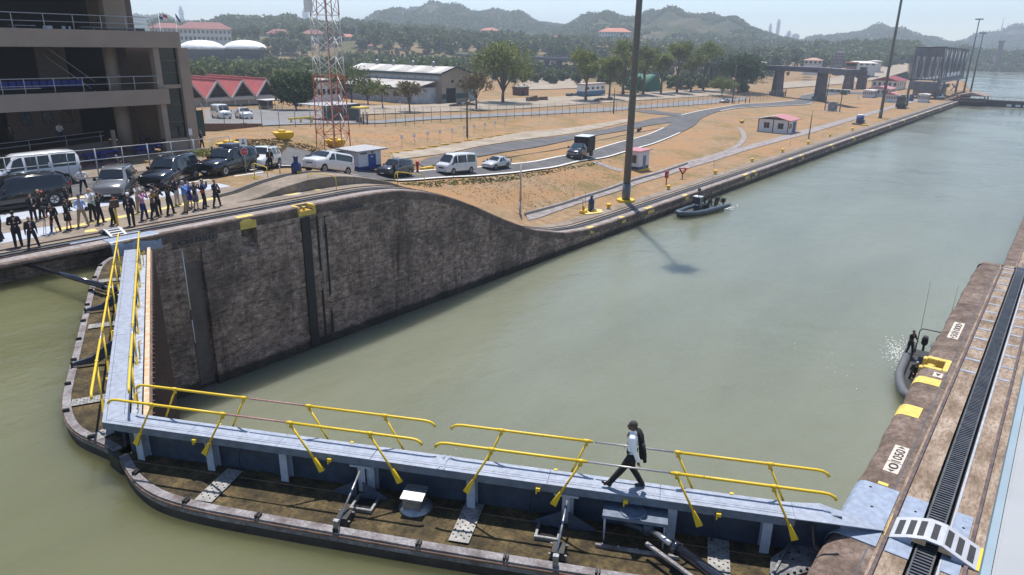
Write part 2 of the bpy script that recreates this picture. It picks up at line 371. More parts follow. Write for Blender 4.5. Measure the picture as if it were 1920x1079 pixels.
LIP = conc_mat('lip_concrete', (0.07, 0.05, 0.04), (0.175, 0.127, 0.102), (0.275, 0.215, 0.18), 1.6, 0.006)
STRIP = conc_mat('pale_strip_concrete', (0.17, 0.145, 0.135), (0.30, 0.265, 0.255), (0.40, 0.365, 0.36), 1.3, 0.004)
TRACKC = conc_mat('track_concrete', (0.13, 0.09, 0.06), (0.30, 0.23, 0.175), (0.42, 0.345, 0.28), 1.8, 0.006, (0.6, 1.5, 1))
APRON = conc_mat('apron_concrete', (0.16, 0.13, 0.10), (0.245, 0.20, 0.16), (0.31, 0.265, 0.215), 0.6, 0.003)
TRENCH = mat('trench_dark', (0.018, 0.017, 0.017), 0.8)
ASPH = conc_mat('asphalt', (0.075, 0.073, 0.075), (0.115, 0.112, 0.115), (0.15, 0.145, 0.145), 0.5, 0.004)
KERBW = mat('kerb_white', (0.60, 0.58, 0.55), 0.7, var=0.2, scale=2)
YLINE = mat('road_yellow', (0.60, 0.47, 0.16), 0.7, var=0.3, scale=3)
BLUEW = mat('pale_blue_ground_paint', (0.38, 0.41, 0.47), 0.6, var=0.12, scale=1.5)
# ------------------------------------------------------------------ ground sheet
gx = np.r_[np.arange(-85, 62, 1.15), np.arange(62, 340, 2.1), 340*1.045**np.arange(0, 74)]
gy = np.r_[np.arange(38.3, 110, 1.15), np.arange(110, 240, 3.0), 240*1.05**np.arange(0, 70)]
GXm, GYm = np.meshgrid(gx, gy, indexing='ij'); GZ = g(GXm, GYm)
slab = (GXm < 20) & (GYm < 66); GZ = np.where(slab, GZ-0.12, GZ)
rr_ = RNG.normal(0, 1, GZ.shape); far_ = np.clip((np.hypot(GXm, GYm)-40)/100, 0, 1); GZ = GZ + rr_*0.03*far_*(GYm > 100)
def grid_faces(a, b):
    i, j = np.meshgrid(np.arange(a-1), np.arange(b-1), indexing='ij'); q = (i*b+j).ravel(); return np.c_[q, q+b, q+b+1, q+1]
npmesh('ground', np.c_[GXm.ravel(), GYm.ravel(), GZ.ravel()], grid_faces(len(gx), len(gy)), GROUND, smooth=True, kind='structure')
def sheet(name, pts, m, parent=None, **k):
    me = M(); me.add(pts, [tuple(range(len(pts)))]); return me.build(name, m, parent, **k)
npmesh('lower_water', [(-80, -1500, ZW), (9000, -1500, ZW), (9000, 1500, ZW), (-80, 1500, ZW)], [(0, 1, 2, 3)], WLOW, kind='structure')
def ribbon(name, A, B, m, dz=0.03, sub=6, kind='structure', parent=None, zs=None, wid=4):
    """strip draped on the ground between two edge lines (world xy)"""
    A = np.array([q[:2] for q in A]); B = np.array([q[:2] for q in B])
    def rs(L_):
        t = np.linspace(0, len(L_)-1, (len(L_)-1)*sub+1); i = np.minimum(t.astype(int), len(L_)-2); f = t-i
        p0 = L_[np.maximum(i-1, 0)]; p1 = L_[i]; p2 = L_[i+1]; p3 = L_[np.minimum(i+2, len(L_)-1)]; f = f[:, None]
        return 0.5*((2*p1)+(-p0+p2)*f+(2*p0-5*p1+4*p2-p3)*f**2+(-p0+3*p1-3*p2+p3)*f**3)
    a_, b_ = rs(A), rs(B); k = wid; W_ = np.linspace(0, 1, k+1)[None, :, None]
    pts = a_[:, None]*(1-W_)+b_[:, None]*W_; x = pts[..., 0]; y = pts[..., 1]
    z = (g(x, y, True) if zs is None else np.full(x.shape, zs)) + dz
    return npmesh(name, np.c_[x.ravel(), y.ravel(), z.ravel()], grid_faces(x.shape[0], k+1), m, parent, True, kind=kind)
def offs(L_, d):
    L_ = np.array([q[:2] for q in L_], float); t = np.gradient(L_, axis=0); t /= np.linalg.norm(t, axis=1)[:, None]+1e-9
    return L_ + np.c_[-t[:, 1], t[:, 0]]*d
road_n = [(470, 324), (531, 315), (605, 320), (680, 335), (742, 341), (800, 337.5), (860, 333.5), (960, 326), (1040, 315), (1128, 298), (1207, 276), (1240, 265), (1275, 250), (1302, 236), (1317, 222)]
road_f = [(540, 278), (575, 285), (625, 300), (690, 322), (775, 325), (817, 321), (890, 317), (960, 310), (1035, 298.5), (1120, 281), (1195, 260), (1225, 250), (1245, 241), (1262, 230), (1277, 217.5)]
road2_n = [(1317, 222), (1350, 209.5), (1385, 204), (1440, 200.5), (1473, 199), (1510, 197), (1524, 194), (1533, 186), (1545, 180), (1600, 177), (1660, 181)]
road2_f = [(1277, 217.5), (1330, 206), (1385, 197), (1440, 194), (1470, 191), (1491, 189), (1499, 184.5), (1507, 179), (1545, 172.5), (1600, 172.5), (1660, 176)]
RN = [G(*q) for q in road_n]; RF = [G(*q) for q in road_f]; R2N = [G(*q) for q in road2_n]; R2F = [G(*q) for q in road2_f]
ribbon('road', RN+R2N[1:], RF+R2F[1:], ASPH, 0.13, 8, wid=6)
ribbon('road_edge_line', offs(RN[4:-2], -.18), offs(RN[4:-2], .16), KERBW, 0.17, 8)
ribbon('road_edge_line', offs(RN[:4], -.12), offs(RN[:4], .14), KERBW, 0.2, 8)
ribbon('road_edge_line', offs(RF[4:-2], -.12), offs(RF[4:-2], .2), KERBW, 0.17, 8)
ribbon('road_edge_line', offs(R2N[1:7], -.2), offs(R2N[1:7], .25), KERBW, 0.2, 8)
ribbon('road_edge_line', offs(R2F[0:6], -.2), offs(R2F[0:6], .2), KERBW, 0.2, 8)
ribbon('road_edge_line', offs(R2F[7:], -.2), offs(R2F[7:], .2), KERBW, 0.2, 8)
sn = [(796, 316), (820, 310), (880, 298), (960, 284), (1060, 266), (1130, 253), (1200, 240), (1240, 233), (1290, 226)]
sf = [(786, 309), (800, 299), (860, 287), (960, 268), (1070, 254), (1150, 240), (1200, 229), (1225, 223), (1277, 217.5)]
ribbon('side_road', [G(*q) for q in sn], [G(*q) for q in sf], ASPH, 0.11, 8)
ribbon('side_road', [G(*q) for q in ((1190, 209), (1220, 214), (1280, 219))], [G(*q) for q in ((1225, 207), (1255, 212), (1300, 214))], ASPH, 0.10, 6)
un = [(463, 239), (592, 234), (700, 233), (820, 225), (960, 218.5), (1085, 212.5), (1197, 205), (1335, 195), (1400, 188)]
uf = [(463, 226), (592, 227), (700, 228), (820, 219), (960, 213), (1085, 206), (1197, 199), (1300, 190), (1400, 182)]
ribbon('side_road', [G(*q) for q in un], [G(*q) for q in uf], conc_mat('pale_asphalt', (.16, .16, .165), (.23, .23, .235), (.30, .30, .30), .5, .003), 0.14, 6)
PALED = conc_mat('pale_dirt', (.23, .18, .13), (.33, .28, .22), (.42, .365, .30), .3, .004)
ribbon('yard', [G(*q) for q in ((640, 218), (800, 212), (950, 206), (1100, 196), (1250, 186), (1380, 178))], [G(*q) for q in ((640, 198), (800, 198), (900, 190), (1100, 180), (1250, 172), (1380, 166))], PALED, 0.16, 6)
ribbon('yard', [G(*q) for q in ((960, 170), (1040, 168), (1090, 166))], [G(*q) for q in ((990, 145), (1050, 147), (1095, 150))], PALED, 0.2, 6)
ribbon('dirt_track', [G(*q) for q in ((1460, 168), (1560, 160), (1700, 140))], [G(*q) for q in ((1460, 156), (1560, 147), (1700, 124))], PALED, 0.3, 6)
ribbon('yard', [G(*q) for q in ((384, 236), (440, 234), (520, 228), (640, 224))], [G(*q) for q in ((384, 206), (440, 206), (520, 206), (640, 206))], conc_mat('grey_yard', (.15, .145, .14), (.22, .21, .2), (.3, .28, .26), .4, .003), 0.12, 6)
# gravel shoulder under the yellow kerb bars
ribbon('gravel_verge', [G(*q) for q in ((740, 300), (830, 290), (960, 266), (1080, 250), (1190, 227))], [G(*q) for q in ((735, 288), (820, 278), (960, 252), (1080, 239), (1185, 222))], PALED, 0.09, 6)
# parking lot, plaza slab, painted bands
sheet('parking_lot', [(-60, 46.9, -0.02), (25.3, 46.9, -0.02), (25.8, 48.2, -0.02), (24.8, 53.5, -0.02), (-60, 56.3, -0.02)], ASPH, kind='structure')
M().prism([(-60, 38.3), (17.8, 38.3), (26.2, 41.9), (26.0, 43.2), (24.9, 46.6), (-60, 46.6)], 'z', -0.3, 0.0).build('plaza', APRON, kind='structure')
M().prism([(-60, 46.6), (24.9, 46.6), (25.2, 46.9), (-60, 46.9)], 'z', -0.3, 0.05).build('kerb', KERBW, kind='structure')
M().prism([(-60, 56.3), (24.5, 53.6), (27.2, 61.4), (27.2, 64), (-60, 64)], 'z', -0.3, 0.03).build('pavement', APRON, kind='structure')
sheet('brick_paving', [(-60, 58.6, 0.036), (26.5, 58.6, 0.036), (27.1, 61.0, 0.036), (-60, 61.0, 0.036)], mat('red_brick_paving', (0.16, 0.06, 0.05), 0.8, var=.3), kind='structure')
def pstrip(name, a, b, c, d, m, z=0.006): return sheet(name, [(*P(*q, 0)[:2], z) for q in (a, b, c, d)], m, kind='structure')
pstrip('blue_white_band', (-30, 423), (480, 342), (476, 334), (-30, 409), BLUEW)
pstrip('yellow_line', (-30, 461), (478, 359), (476, 355.5), (-30, 456), YLINE, .010)
pstrip('yellow_line', (128, 376), (200, 362), (200, 359), (128, 373), YLINE, .010)
sheet('blue_white_panel', [(2.5, 38.35, .013), (7.2, 38.35, .013), (7.9, 40.4, .013), (2.5, 40.4, .013)], BLUEW, kind='structure')
pstrip('yellow_line', (478, 359), (553, 348), (550, 344), (476, 355.5), YLINE, .010)
pstrip('yellow_line', (515, 340), (603, 357), (594, 358), (508, 342), YLINE, .014)
pstrip('yellow_patch', (158, 437), (184, 434), (178, 429), (160, 432), YLINE, .012)
# ------------------------------------------------------------------ lock walls
def wall_profile(far=True):
    Ls = [(0, -14, 0)]
    for zz in (-8.35, -6.8, -5.25, -3.7, -2.15, -0.95):
        Ls += [(0, zz-.045, 0), (0.045, zz-.02, 0), (0.045, zz+.02, 0), (0, zz+.045, 0)]
    Ls += [(0, -0.62, 1), *([(0, -.24, 1), (0, -.19, 1)] if far else []), *([(0.005, -.14, 1), (.03, -.06, 1), (.07, -.02, 1), (.13, -.002, 1)] if far else [(0.012, -0.26, 1), (0.05, -0.12, 1), (0.11, -0.05, 1), (0.20, -0.01, 1)]), (0.30, 0, 2 if far else 1), (0.60, 0, 2 if far else 1), (0.62, 0, 2 if far else 1), (0.93, 0, 2 if far else 1)]
    if far: Ls += [(1.18, 0, 3), (1.2, -.22, 3), (2.02, -.22, 3), (2.04, 0, 4), (3.9, 0, 4), (3.9, -2.5, 4)]
    else: Ls += [(0.935, 0.0, 5), (1.52, 0.0, 3), (1.53, -.14, 3), (2.02, -.14, 3), (2.03, 0, 5), (2.72, 0, 1), (9, 0, 4), (9, -2.5, 4)]
    return Ls
JX = (18.3, 28.4, 38.0, 47.6)
def lockwall(name, x0, x1, sgn, yface, shift, recess=(), label='', far=True, dx=0.5, notch=()):
    xs = list(np.arange(x0, x1+.01, dx))
    for a, b, *_ in list(recess)+list(notch):
        for e in (a-.04, a, b, b+.04): xs.append(e)
    for jx in JX:
        if x0 < jx < x1 and far: xs += [jx-.06, jx-.03, jx+.03, jx+.06]
    xs = np.array(sorted(set(np.round(xs, 3)))); pr = wall_profile(far); n = len(pr); V_ = []
    for x in xs:
        top = float(zt(x, shift))
        for d, z, _ in pr:
            zz = top+z if z > -0.7 else (max(z, -14) if z < top-0.65 else top-0.65-(-.7-z)*.001)
            if z <= -14: zz = -14
            dd = d
            for a, b, dep, zlo, zhi in recess:
                if a-.001 <= x <= b+.001 and zlo <= zz-top*0 <= zhi and d < .6: dd = d+dep
            for a, b, bk in notch:
                if a-.001 <= x <= b+.001 and d <= bk and z > -.3: zz = min(zz, top-.30)
            if any(abs(x-jx) < .035 for jx in JX) and d < .02 and z < -.3: dd += .035
            wob = 0.02*math.sin(x*1.7+z)+0.015*math.sin(x*4.1+z*2) if d < .3 else 0
            V_.append((x, yface+sgn*(dd+wob), zz))
    F_ = grid_faces(len(xs), n); mi = np.tile([pr[i][2] for i in range(n-1)], len(xs)-1)
    o = npmesh(name, V_, F_ if sgn > 0 else F_[:, ::-1], [FACE, LIP, STRIP, TRENCH, APRON, TRACKC], mi=mi)
    return o
FW_REC = [(-70, 8.2, 1.1, -20, -.22), (8.24, 9.6, 1.1, -20, -.7), (11.75, 12.85, .28, -20, -1.1), (15.4, 16.35, .75, -1.6, -.5)]
fw = lockwall('lock_wall', -70, 58, 1, YF, 0, FW_REC, notch=((19.5, 20.4, .6),))
tag(fw, 'stained dark concrete lock wall whose top curves down to the low quay, across the water', 'wall')
aw = lockwall('approach_wall', 58, 323.5, 1, YF, 0, (), dx=3.5)
tag(aw, 'long low concrete quay wall running off to the far caisson', 'wall')
nw = lockwall('centre_wall', -30, 34.7, -1, 0, 6.5, (), far=False, notch=((18.74, 19.42, .6),))
tag(nw, 'near concrete lock wall with tow track at the lower right', 'wall')
nw2 = lockwall('lower_centre_wall', 34.7, 330, -1, 0.05, 6.5, (), far=False, dx=1.2)
tag(nw2, 'low far continuation of the near wall at the right edge', 'wall')
def zfun(far): return (lambda x: float(zt(x))) if far else (lambda x: float(zt(x, 6.5)))
def railrun(name, par, sgn, yf, off, far, x0, x1, w=.07, h=.06, m=RUST, dx=1.0, dz=0):
    f = zfun(far); xs = np.arange(x0, x1+.01, dx); rings = []
    for x in xs:
        z = f(x)+dz; y = yf+sgn*off
        rings.append([(x, y-w/2, z-.02), (x, y+w/2, z-.02), (x, y+w/2, z+h), (x, y-w/2, z+h)])
    return M().loft(rings).build(name, m, par)
BROWNR = mat('brown_rail', (0.12, 0.085, 0.078), 0.5, metal=.3, var=.4, scale=5)
for par, s_, yf, far, x0, x1 in ((fw, 1, YF, True, -60, 58), (aw, 1, YF, True, 58, 322), (nw, -1, 0, False, -12, 34.5), (nw2, -1, 0.05, False, 34.9, 320)):
    dx = 1 if x1 < 60 else 2.5
    railrun('rail', par, s_, yf, 1.03, far, x0, x1, m=BROWNR, dx=dx); railrun('rail', par, s_, yf, 2.47, far, x0, x1, m=BROWNR, dx=dx)
    if far: railrun('rack', par, s_, yf, 1.62, far, x0, x1, w=.26, h=.02, m=DGREY, dx=dx)
# the rack on the near wall is a ladder of bars between two sides
f_ = zfun(False)
for par, x0, x1 in ((nw, -10, 34.5), (nw2, 34.9, 90)):
    for off in (1.60, 1.94): railrun('rack_side', par, -1, 0, off, False, x0, x1, w=.035, h=.05, m=DGREY, dx=.5)
    b = M(); x = x0
    while x < x1:
        z = f_(x); b.box(x, x+.045, -1.93, -1.61, z-.03, z+.035); x += .105
    b.build('rack_bars', mat('rack_metal', (0.11, 0.115, 0.13), .45, metal=.5, var=.3), par, kind='stuff')
railrun('trench_edge', nw, -1, 0, 2.06, False, -10, 34.5, w=.05, h=.02, m=mat('pale_steel_strip', (.36, .38, .42), .5), dx=.5)
railrun('joint_strip', nw, -1, 0, 0.80, False, -10, 34.5, w=.03, h=.004, m=DGREY, dx=.5)
# second tow track on its own raised curve, behind the main one
xs = np.arange(-60, 40.1, .5); rings = []
for x in xs:
    z = float(zt2(x)); rings.append([(x, 38.32, min(z, 0)-1.2), (x, 38.32, z-.04), (x, 38.38, z), (x, 40.55, z), (x, 40.56, z-.15), (x, 41.25, z-.15), (x, 41.26, z), (x, 41.6, z), (x, 41.62, min(z, 0)-1.2)])
tb = M(); tb.loft([r_ for r_, x in zip(rings, xs) if x >= 17.5]); tb2 = tb.build('raised_track_curve', [APRON])
tag(tb2, 'raised concrete track curve arching behind the main tow track', 'track')
rr2 = M()
for y in (40.72, 41.08):
    rr2.loft([[(x, y-.13, zt2(x)-.14), (x, y+.13, zt2(x)-.14), (x, y+.13, zt2(x)+.03), (x, y-.13, zt2(x)+.03)] for x in xs if x >= 17.5])
rr2.build('rack', TRENCH, tb2)
# return track on the low quay
def band(name, pa, pb, m, dz=.02, dark=None):
    return ribbon(name, [G(*q) for q in pa], [G(*q) for q in pb], m, dz, 6)
band('return_track_slab', [(990, 415), (1010, 410), (1060, 392), (1170, 356), (1290, 317), (1400, 283), (1500, 256), (1600, 226), (1700, 196), (1735, 186)],
     [(985, 400), (1005, 394), (1060, 378), (1170, 341), (1290, 303), (1400, 274), (1500, 247), (1600, 219), (1700, 192), (1735, 183)], STRIP, .08)
band('return_track_slot', [(985, 405.5), (1010, 399), (1060, 384.5), (1170, 348), (1290, 309)], [(982, 401.5), (1008, 395), (1060, 381), (1170, 344), (1290, 306)], TRENCH, .11)

band('branch_track', [(1290, 306), (1370, 278), (1390, 258), (1383, 240)], [(1300, 308), (1380, 280), (1400, 258), (1390, 240)], STRIP, .09)
# ------------------------------------------------------------------ lock gates
AG = R(25.95); AP = np.array([0, 15.74, 0.0])
DECK = conc_mat('weedy_deck', (0.022, 0.017, 0.011), (0.085, 0.062, 0.028), (0.15, 0.11, 0.05), 2.2, 0.004)
RIMM = conc_mat('worn_rim_paint', (0.12, 0.10, 0.10), (0.25, 0.235, 0.24), (0.37, 0.35, 0.36), 2.5, 0.003)
HULL = mat('wet_hull', (0.045, 0.035, 0.03), 0.6, var=.5, scale=2, bmp=.01)
PERF = mat('perforated_plate', (0.27, 0.262, 0.25), 0.55, metal=.2, var=.35, scale=5)
WALKT = mat('walkway_paint', (0.275, 0.305, 0.37), 0.5, var=0.2, scale=7, bmp=.0015)
BLUEG = mat('shaded_blue_grey_steel', (0.04, 0.055, 0.085), 0.5, var=0.3, scale=4); FASC = mat('fascia_steel', (.12, .15, .20), .5, var=.25, scale=5)  # BLUEG is darkened to carry the shadow under the walkway
TAR = mat('tarred_steel', (0.018, 0.017, 0.017), 0.5, var=.5, scale=5, bmp=.004)
GALV = mat('galvanised', (0.30, 0.31, 0.33), 0.38, metal=.7, var=.25, scale=10)
WORNP = mat('worn_red_pole', (0.42, 0.22, 0.20), 0.5, var=.4, scale=20)
POLE = mat('bare_pole', (0.45, 0.42, 0.42), 0.4, metal=.5, var=.2)
RUSTST = mat('rusty_orange_sill', (0.50, 0.27, 0.12), 0.8, col2=(0.55, 0.47, 0.36), scale=4, bmp=.004)
TIMB = mat('brown_timber', (0.12, 0.075, 0.06), 0.8, var=.4, scale=3, bmp=.01)
DARKH = mat('dark_hole', (0.006, 0.005, 0.004), 0.9)
def perf_plate(par, s0, n0, s1, n1, w, z, sg):
    """tread plate with real round-ish holes (a grid of quads with the holes left open)"""
    a = np.array([s0, n0]); b = np.array([s1, n1]); L = np.linalg.norm(b-a); t = (b-a)/L; q = np.array([-t[1], t[0]])
    b_ = M(); p = .085; nu = int(L/p); nv = int(w/p)
    def pt(u, v, zz): c_ = a+t*u*L/nu+q*(v-nv/2)*w/nv; return (c_[0], sg*c_[1], zz)
    for i in range(nu):
        for j in range(nv):
            if (i+j) % 2 == 0 and 0 < i < nu-1: # hole: four strips round an open square
                e = .27; o_ = [(0, 0), (1, 0), (1, 1), (0, 1)]; n_ = [(e, e), (1-e, e), (1-e, 1-e), (e, 1-e)]
                vs = [pt(i+u, j+v, z) for u, v in o_]+[pt(i+u, j+v, z) for u, v in n_]+[pt(i+u, j+v, z-.03) for u, v in n_]
                b_.add(vs, [(k, (k+1) % 4, 4+(k+1) % 4, 4+k) for k in range(4)]+[(4+k, 4+(k+1) % 4, 8+(k+1) % 4, 8+k) for k in range(4)])
            else: b_.add([pt(i, j, z), pt(i+1, j, z), pt(i+1, j+1, z), pt(i, j+1, z)], [(0, 1, 2, 3)])
    o = b_.build('perforated_plate', PERF, par)
    u_ = M(); c = [a-q*w/2, b-q*w/2, b+q*w/2, a+q*w/2]; u_.add([(x, sg*y, z-.031) for x, y in c], [(0, 1, 2, 3)]); u_.build('plate_backing', DARKH, o)
    return o
def leaf(name, label, ang, sg, near):
    root = thing(name, label, 'lock gate', AP, ang)
    def B(x0, x1, n0, n1, z0, z1, m, nm, par=root, bev=0):
        lo, hi = sorted((sg*n0, sg*n1)); return M().box(x0, x1, lo, hi, z0, z1).build(nm, m, par, bevel=bev)
    SE = 19.1 if near else 20.9
    # outline of the leaf on its upstream side
    so = np.array([0.05, .3, .54, 0.9, 1.31, 1.8, 2.27, 3.0, 4.0, 6, 9, 12, 14, 16, 17.2, 18.2, SE]); no = np.array([0.3, .05, -.12, -.42, -.71, -.97, -1.16, -1.30, -1.38, -1.42, -1.46, -1.46, -1.44, -1.32, -1.05, -.6, .05])
    if not near: so = np.array([0.05, .3, .6, 0.92, 1.5, 2.24, 3.0, 3.55, 4.5, 7.9, 12, 16, 18.8, 19.8, 20.6, 21.2, 21.5]); no = np.array([.35, .1, -.05, -.25, -.75, -1.09, -1.27, -1.36, -1.42, -1.42, -1.42, -1.42, -1.30, -1.05, -.68, -.2, .3])
    SE = so[-1]
    ss = np.linspace(so[0], so[-1], 90); nn = np.interp(ss, so, no); k_ = np.array([1, 2, 3, 2, 1])/9; nn[2:-2] = np.convolve(nn, k_, 'valid')
    h = M()   # hull: deck down to below the water, both skins
    for i in range(len(ss)-1):
        q = [(ss[i], nn[i]), (ss[i+1], nn[i+1])]
        h.add([(q[0][0], sg*q[0][1], -.7), (q[1][0], sg*q[1][1], -.7), (q[1][0], sg*1.0, -.7), (q[0][0], sg*1.0, -.7)], [(0, 1, 2, 3)], 0)
        h.add([(q[0][0], sg*q[0][1], -.7), (q[1][0], sg*q[1][1], -.7), (q[1][0], sg*q[1][1], -4), (q[0][0], sg*q[0][1], -4)], [(0, 1, 2, 3)], 1)
    h.add([(0.05, sg*1.0, -.7), (SE, sg*1.0, -.7), (SE, sg*1.0, -12), (0.05, sg*1.0, -12)], [(0, 1, 2, 3)], 1)
    h.build('hull', [DECK, HULL], root)
    ed = [(s_, n_) for s_, n_ in zip(ss, nn)][1:-1]
    rg = []; tt = np.gradient(np.array(ed), axis=0); tt /= np.linalg.norm(tt, axis=1)[:, None]
    for (s_, n_), t_ in zip(ed, tt):
        q = np.array([-t_[1], t_[0]])    # towards the deck
        if q[1] < 0 and False: q = -q
        a_ = np.array([s_, n_])-q*.02; b_ = np.array([s_, n_])+q*.20
        rg.append([(a_[0], sg*a_[1], -.90), (a_[0], sg*a_[1], -.66), (b_[0], sg*b_[1], -.66), (b_[0], sg*b_[1], -.72)])
    M().loft(rg).build('rim', RIMM, root)
    rb = M().path([(x, sg*(y-.03), -.74) for x, y in ed], .035, 6).build('rub_rail', RUST, root)
    s_ = 1.2
    while s_ < SE-1.5:
        i = int(np.argmin(abs(ss-s_))); M().box(s_-.015, s_+.03, -.09, .09, 0, .10).build('rim_bracket', TAR, root, loc=(0, sg*(nn[i]+.06), -.67), rot=(0, 0, 0))
        for dd in (.07,): M().box(s_+dd-.015, s_+dd+.02, -.08, .08, 0, .09).build('rim_bracket', TAR, root, loc=(0, sg*(nn[i]+.06), -.67))
        s_ += 1.95
    # deck seams
    for n_ in (-.02,): B(.6, SE-.6, n_, n_+.03, -.70, -.688, RUST, 'deck_seam')
    # walkway: girder, web, top plates
    WE = 16.9 if near else 17.4; S0 = 0
    def wk(x0, n0, n1, z0, z1, m, nm, x1=WE, mi=0.487):
        # mitred at the apex so that the two leaves meet
        a_, b_ = x0+mi*n0, x0+mi*n1
        vs = [(a_, sg*n0, z0), (x1, sg*n0, z0), (x1, sg*n1, z0), (b_, sg*n1, z0), (a_, sg*n0, z1), (x1, sg*n0, z1), (x1, sg*n1, z1), (b_, sg*n1, z1)]
        return M().add(vs, [(0, 3, 2, 1), (4, 5, 6, 7), (0, 1, 5, 4), (1, 2, 6, 5), (2, 3, 7, 6), (3, 0, 4, 7)]).build(nm, m, root)
    wk(.012, 0.0, .03, .15, .34, FASC, 'fascia'); wk(.012, .557, .587, .15, .34, FASC, 'fascia')
    cuts = [0.0, 2.45, 4.9, 7.35, 9.15, 11.6, 14.1, WE] if near else [0.0, 3.1, 6.2, 9.3, 12.4, 15.3, WE]
    for i in range(len(cuts)-1):
        a_, b_ = cuts[i], cuts[i+1]; jj = .006
        for (n0, n1) in (((.0, .115), (.13, .195), (.205, .5875)) if near else ((0, .0), (.0, .09), (.10, .50), (.51, .5875))):
            if n1-n0 < .01: continue
            m0 = (.487 if i == 0 else 0)
            vs = [(a_+jj+m0*n0, n0, 0), (b_-jj, n0, 0), (b_-jj, n1, 0), (a_+jj+m0*n1, n1, 0)]
            zt_ = .35+.002*((i*7) % 3)
            vs = [(x, sg*y, zt_-.014) for x, y, _ in vs]+[(x, sg*y, zt_) for x, y, _ in vs]
            M().add(vs, [(0, 3, 2, 1), (4, 5, 6, 7), (0, 1, 5, 4), (1, 2, 6, 5), (2, 3, 7, 6), (3, 0, 4, 7)]).build('tread_plate', WALKT, root)
    B(.4, WE, .05, .53, .30, .335, BLUEG, 'underside')
    B(.4, WE+1.0, .36, .40, -.7, .30, BLUEG, 'web_plate')
    for s_ in (.9, 2.95, 5.0, 7.3, 9.8, 12.1, 14.4, 16.4) if near else (1.2, 4.3, 7.4, 10.5, 13.6, 16.2):
        lg = M(); lg.box(s_-.1, s_+.1, -.005, .015, 0, .85).box(s_-.1, s_+.1, .25, .27, 0, .85).box(s_-.01, s_+.01, .015, .25, 0, .85)
        lg.build('support_leg', GREY if near else BLUEG, root, loc=(0, sg*.10 if sg > 0 else -.37, -.7))
        M().box(s_-.17, s_+.17, -.02, .3, 0, .04).build('leg_cap', GREY, root, loc=(0, sg*.10 if sg > 0 else -.37, .12))
    for s_ in (3.7, 11.2, 15.3) if near else ():
        M().tube((s_, sg*.2, -.7), (s_, sg*.2, .3), .02).build('drain_pipe', BLUEG, root)
    # handrails: posts that lean along the leaf, rails with bare poles between
    JF = [1.68, 3.65, 5.44, 7.45, 10.35, 12.35, 14.39, 16.35]; FF = [1.03, 2.99, 6.12, 8.10, 9.77, 11.80, 14.95, 16.90]
    segs = [(.45, 3.72, 1), (5.38, 8.70, 1), (9.05, 12.45, 1), (14.3, 17.55, 1), (3.72, 5.38, 0), (12.45, 14.3, 2)]
    if not near:
        JF = [2.2, 4.9, 7.6, 10.4, 13.0, 15.6]; FF = [1.5, 4.2, 6.9, 9.7, 12.3, 14.9]; segs = [(.05, 3.9, 1), (4.6, 8.2, 1), (3.9, 4.6, 2), (8.25, 12.0, 1), (12.2, 17.6, 1)]
    for nn_, nmk in ((-.13, 'f'), (.72, 'b')):
        y = sg*nn_
        for a_, b_, k in segs:
            if nmk == 'b' and near: a_, b_ = a_+.12, b_+.03
            if k == 1:
                e0 = a_ in (.45, .05, 9.05, .57, 9.17, 8.25) or True
                pts = [(a_-.02, y, 1.02), (a_+.03, y, 1.09), (a_+.12, y, 1.135), (a_+.25, y, 1.15)] if (a_ < 1 or 8.2 < a_ < 9.5) else [(a_-.04, y, 1.15)]
                pts += [(a_+(b_-a_)*f, y, 1.15) for f in (.4, .7)]
                pts += [(b_-.25, y, 1.15), (b_-.12, y, 1.135), (b_-.03, y, 1.09), (b_+.02, y, 1.02)] if (b_ > 17 or 8 < b_ < 9) else [(b_+.04, y, 1.15)]
                M().path(pts, .034, 8).build('handrail', YEL, root)
            else: M().tube((a_, y, 1.15), (b_, y, 1.15), .022).build('handrail_pole', WORNP if k == 0 else POLE, root)
        for j, f in zip(JF, FF):
            if nmk == 'b' and near: f = f+.15 if f < j else f; j = j+.03
            y2 = sg*(-.10 if nmk == 'f' else .69)
            p = M().tube((f, y2, -.02), (j, y, 1.10), .026); p.tube((j-.07, y, 1.15), (j+.07, y, 1.15), .045); p.tube((j, y, 1.03), (j, y, 1.15), .034)
            d = .09 if f < j else -.09
            dx_, dz_ = j-f, 1.12; L_ = math.hypot(dx_, dz_); ux, uz = dx_/L_, dz_/L_
            q0 = [(f, -.02), (f+ux*.32, -.02+uz*.32)]
            pl = [(f-uz*.075-ux*.06, -.06+ux*.075-.03), (f+uz*.075-ux*.06, -.06-ux*.075-.03), (f+uz*.03+ux*.3, ux*-.03+uz*.3-.02), (f-uz*.03+ux*.3, ux*.03+uz*.3-.02)]
            yy = y2; p.add([(x, yy-.03, z) for x, z in pl]+[(x, yy+.03, z) for x, z in pl], [(0, 1, 2, 3), (7, 6, 5, 4), (0, 4, 5, 1), (1, 5, 6, 2), (2, 6, 7, 3), (3, 7, 4, 0)])
            p.build('handrail_post', YEL, root)
            M().box(f-.05, f+.05, min(y2, sg*0), max(y2, sg*0) if nmk == 'f' else max(y2, sg*.58), .12, .2).build('post_bracket', YEL, root) if False else None
    for s_ in (2.68, 6.33, 11.41, 13.37, 15.35) if near else (3.0, 7.0, 11.0, 14.5):
        M().box(s_-.05, s_+.05, min(0, -sg*.07), max(0, -sg*.07), .17, .25).box(s_-.05, s_-.02, min(0, -sg*.07), max(0, -sg*.07), .10, .17).build('cleat', YEL, root)
        M().box(s_-.04, s_+.04, -.03, .03, 0, .03).build('cleat', YEL, root, loc=(.3, sg*.60, .34))
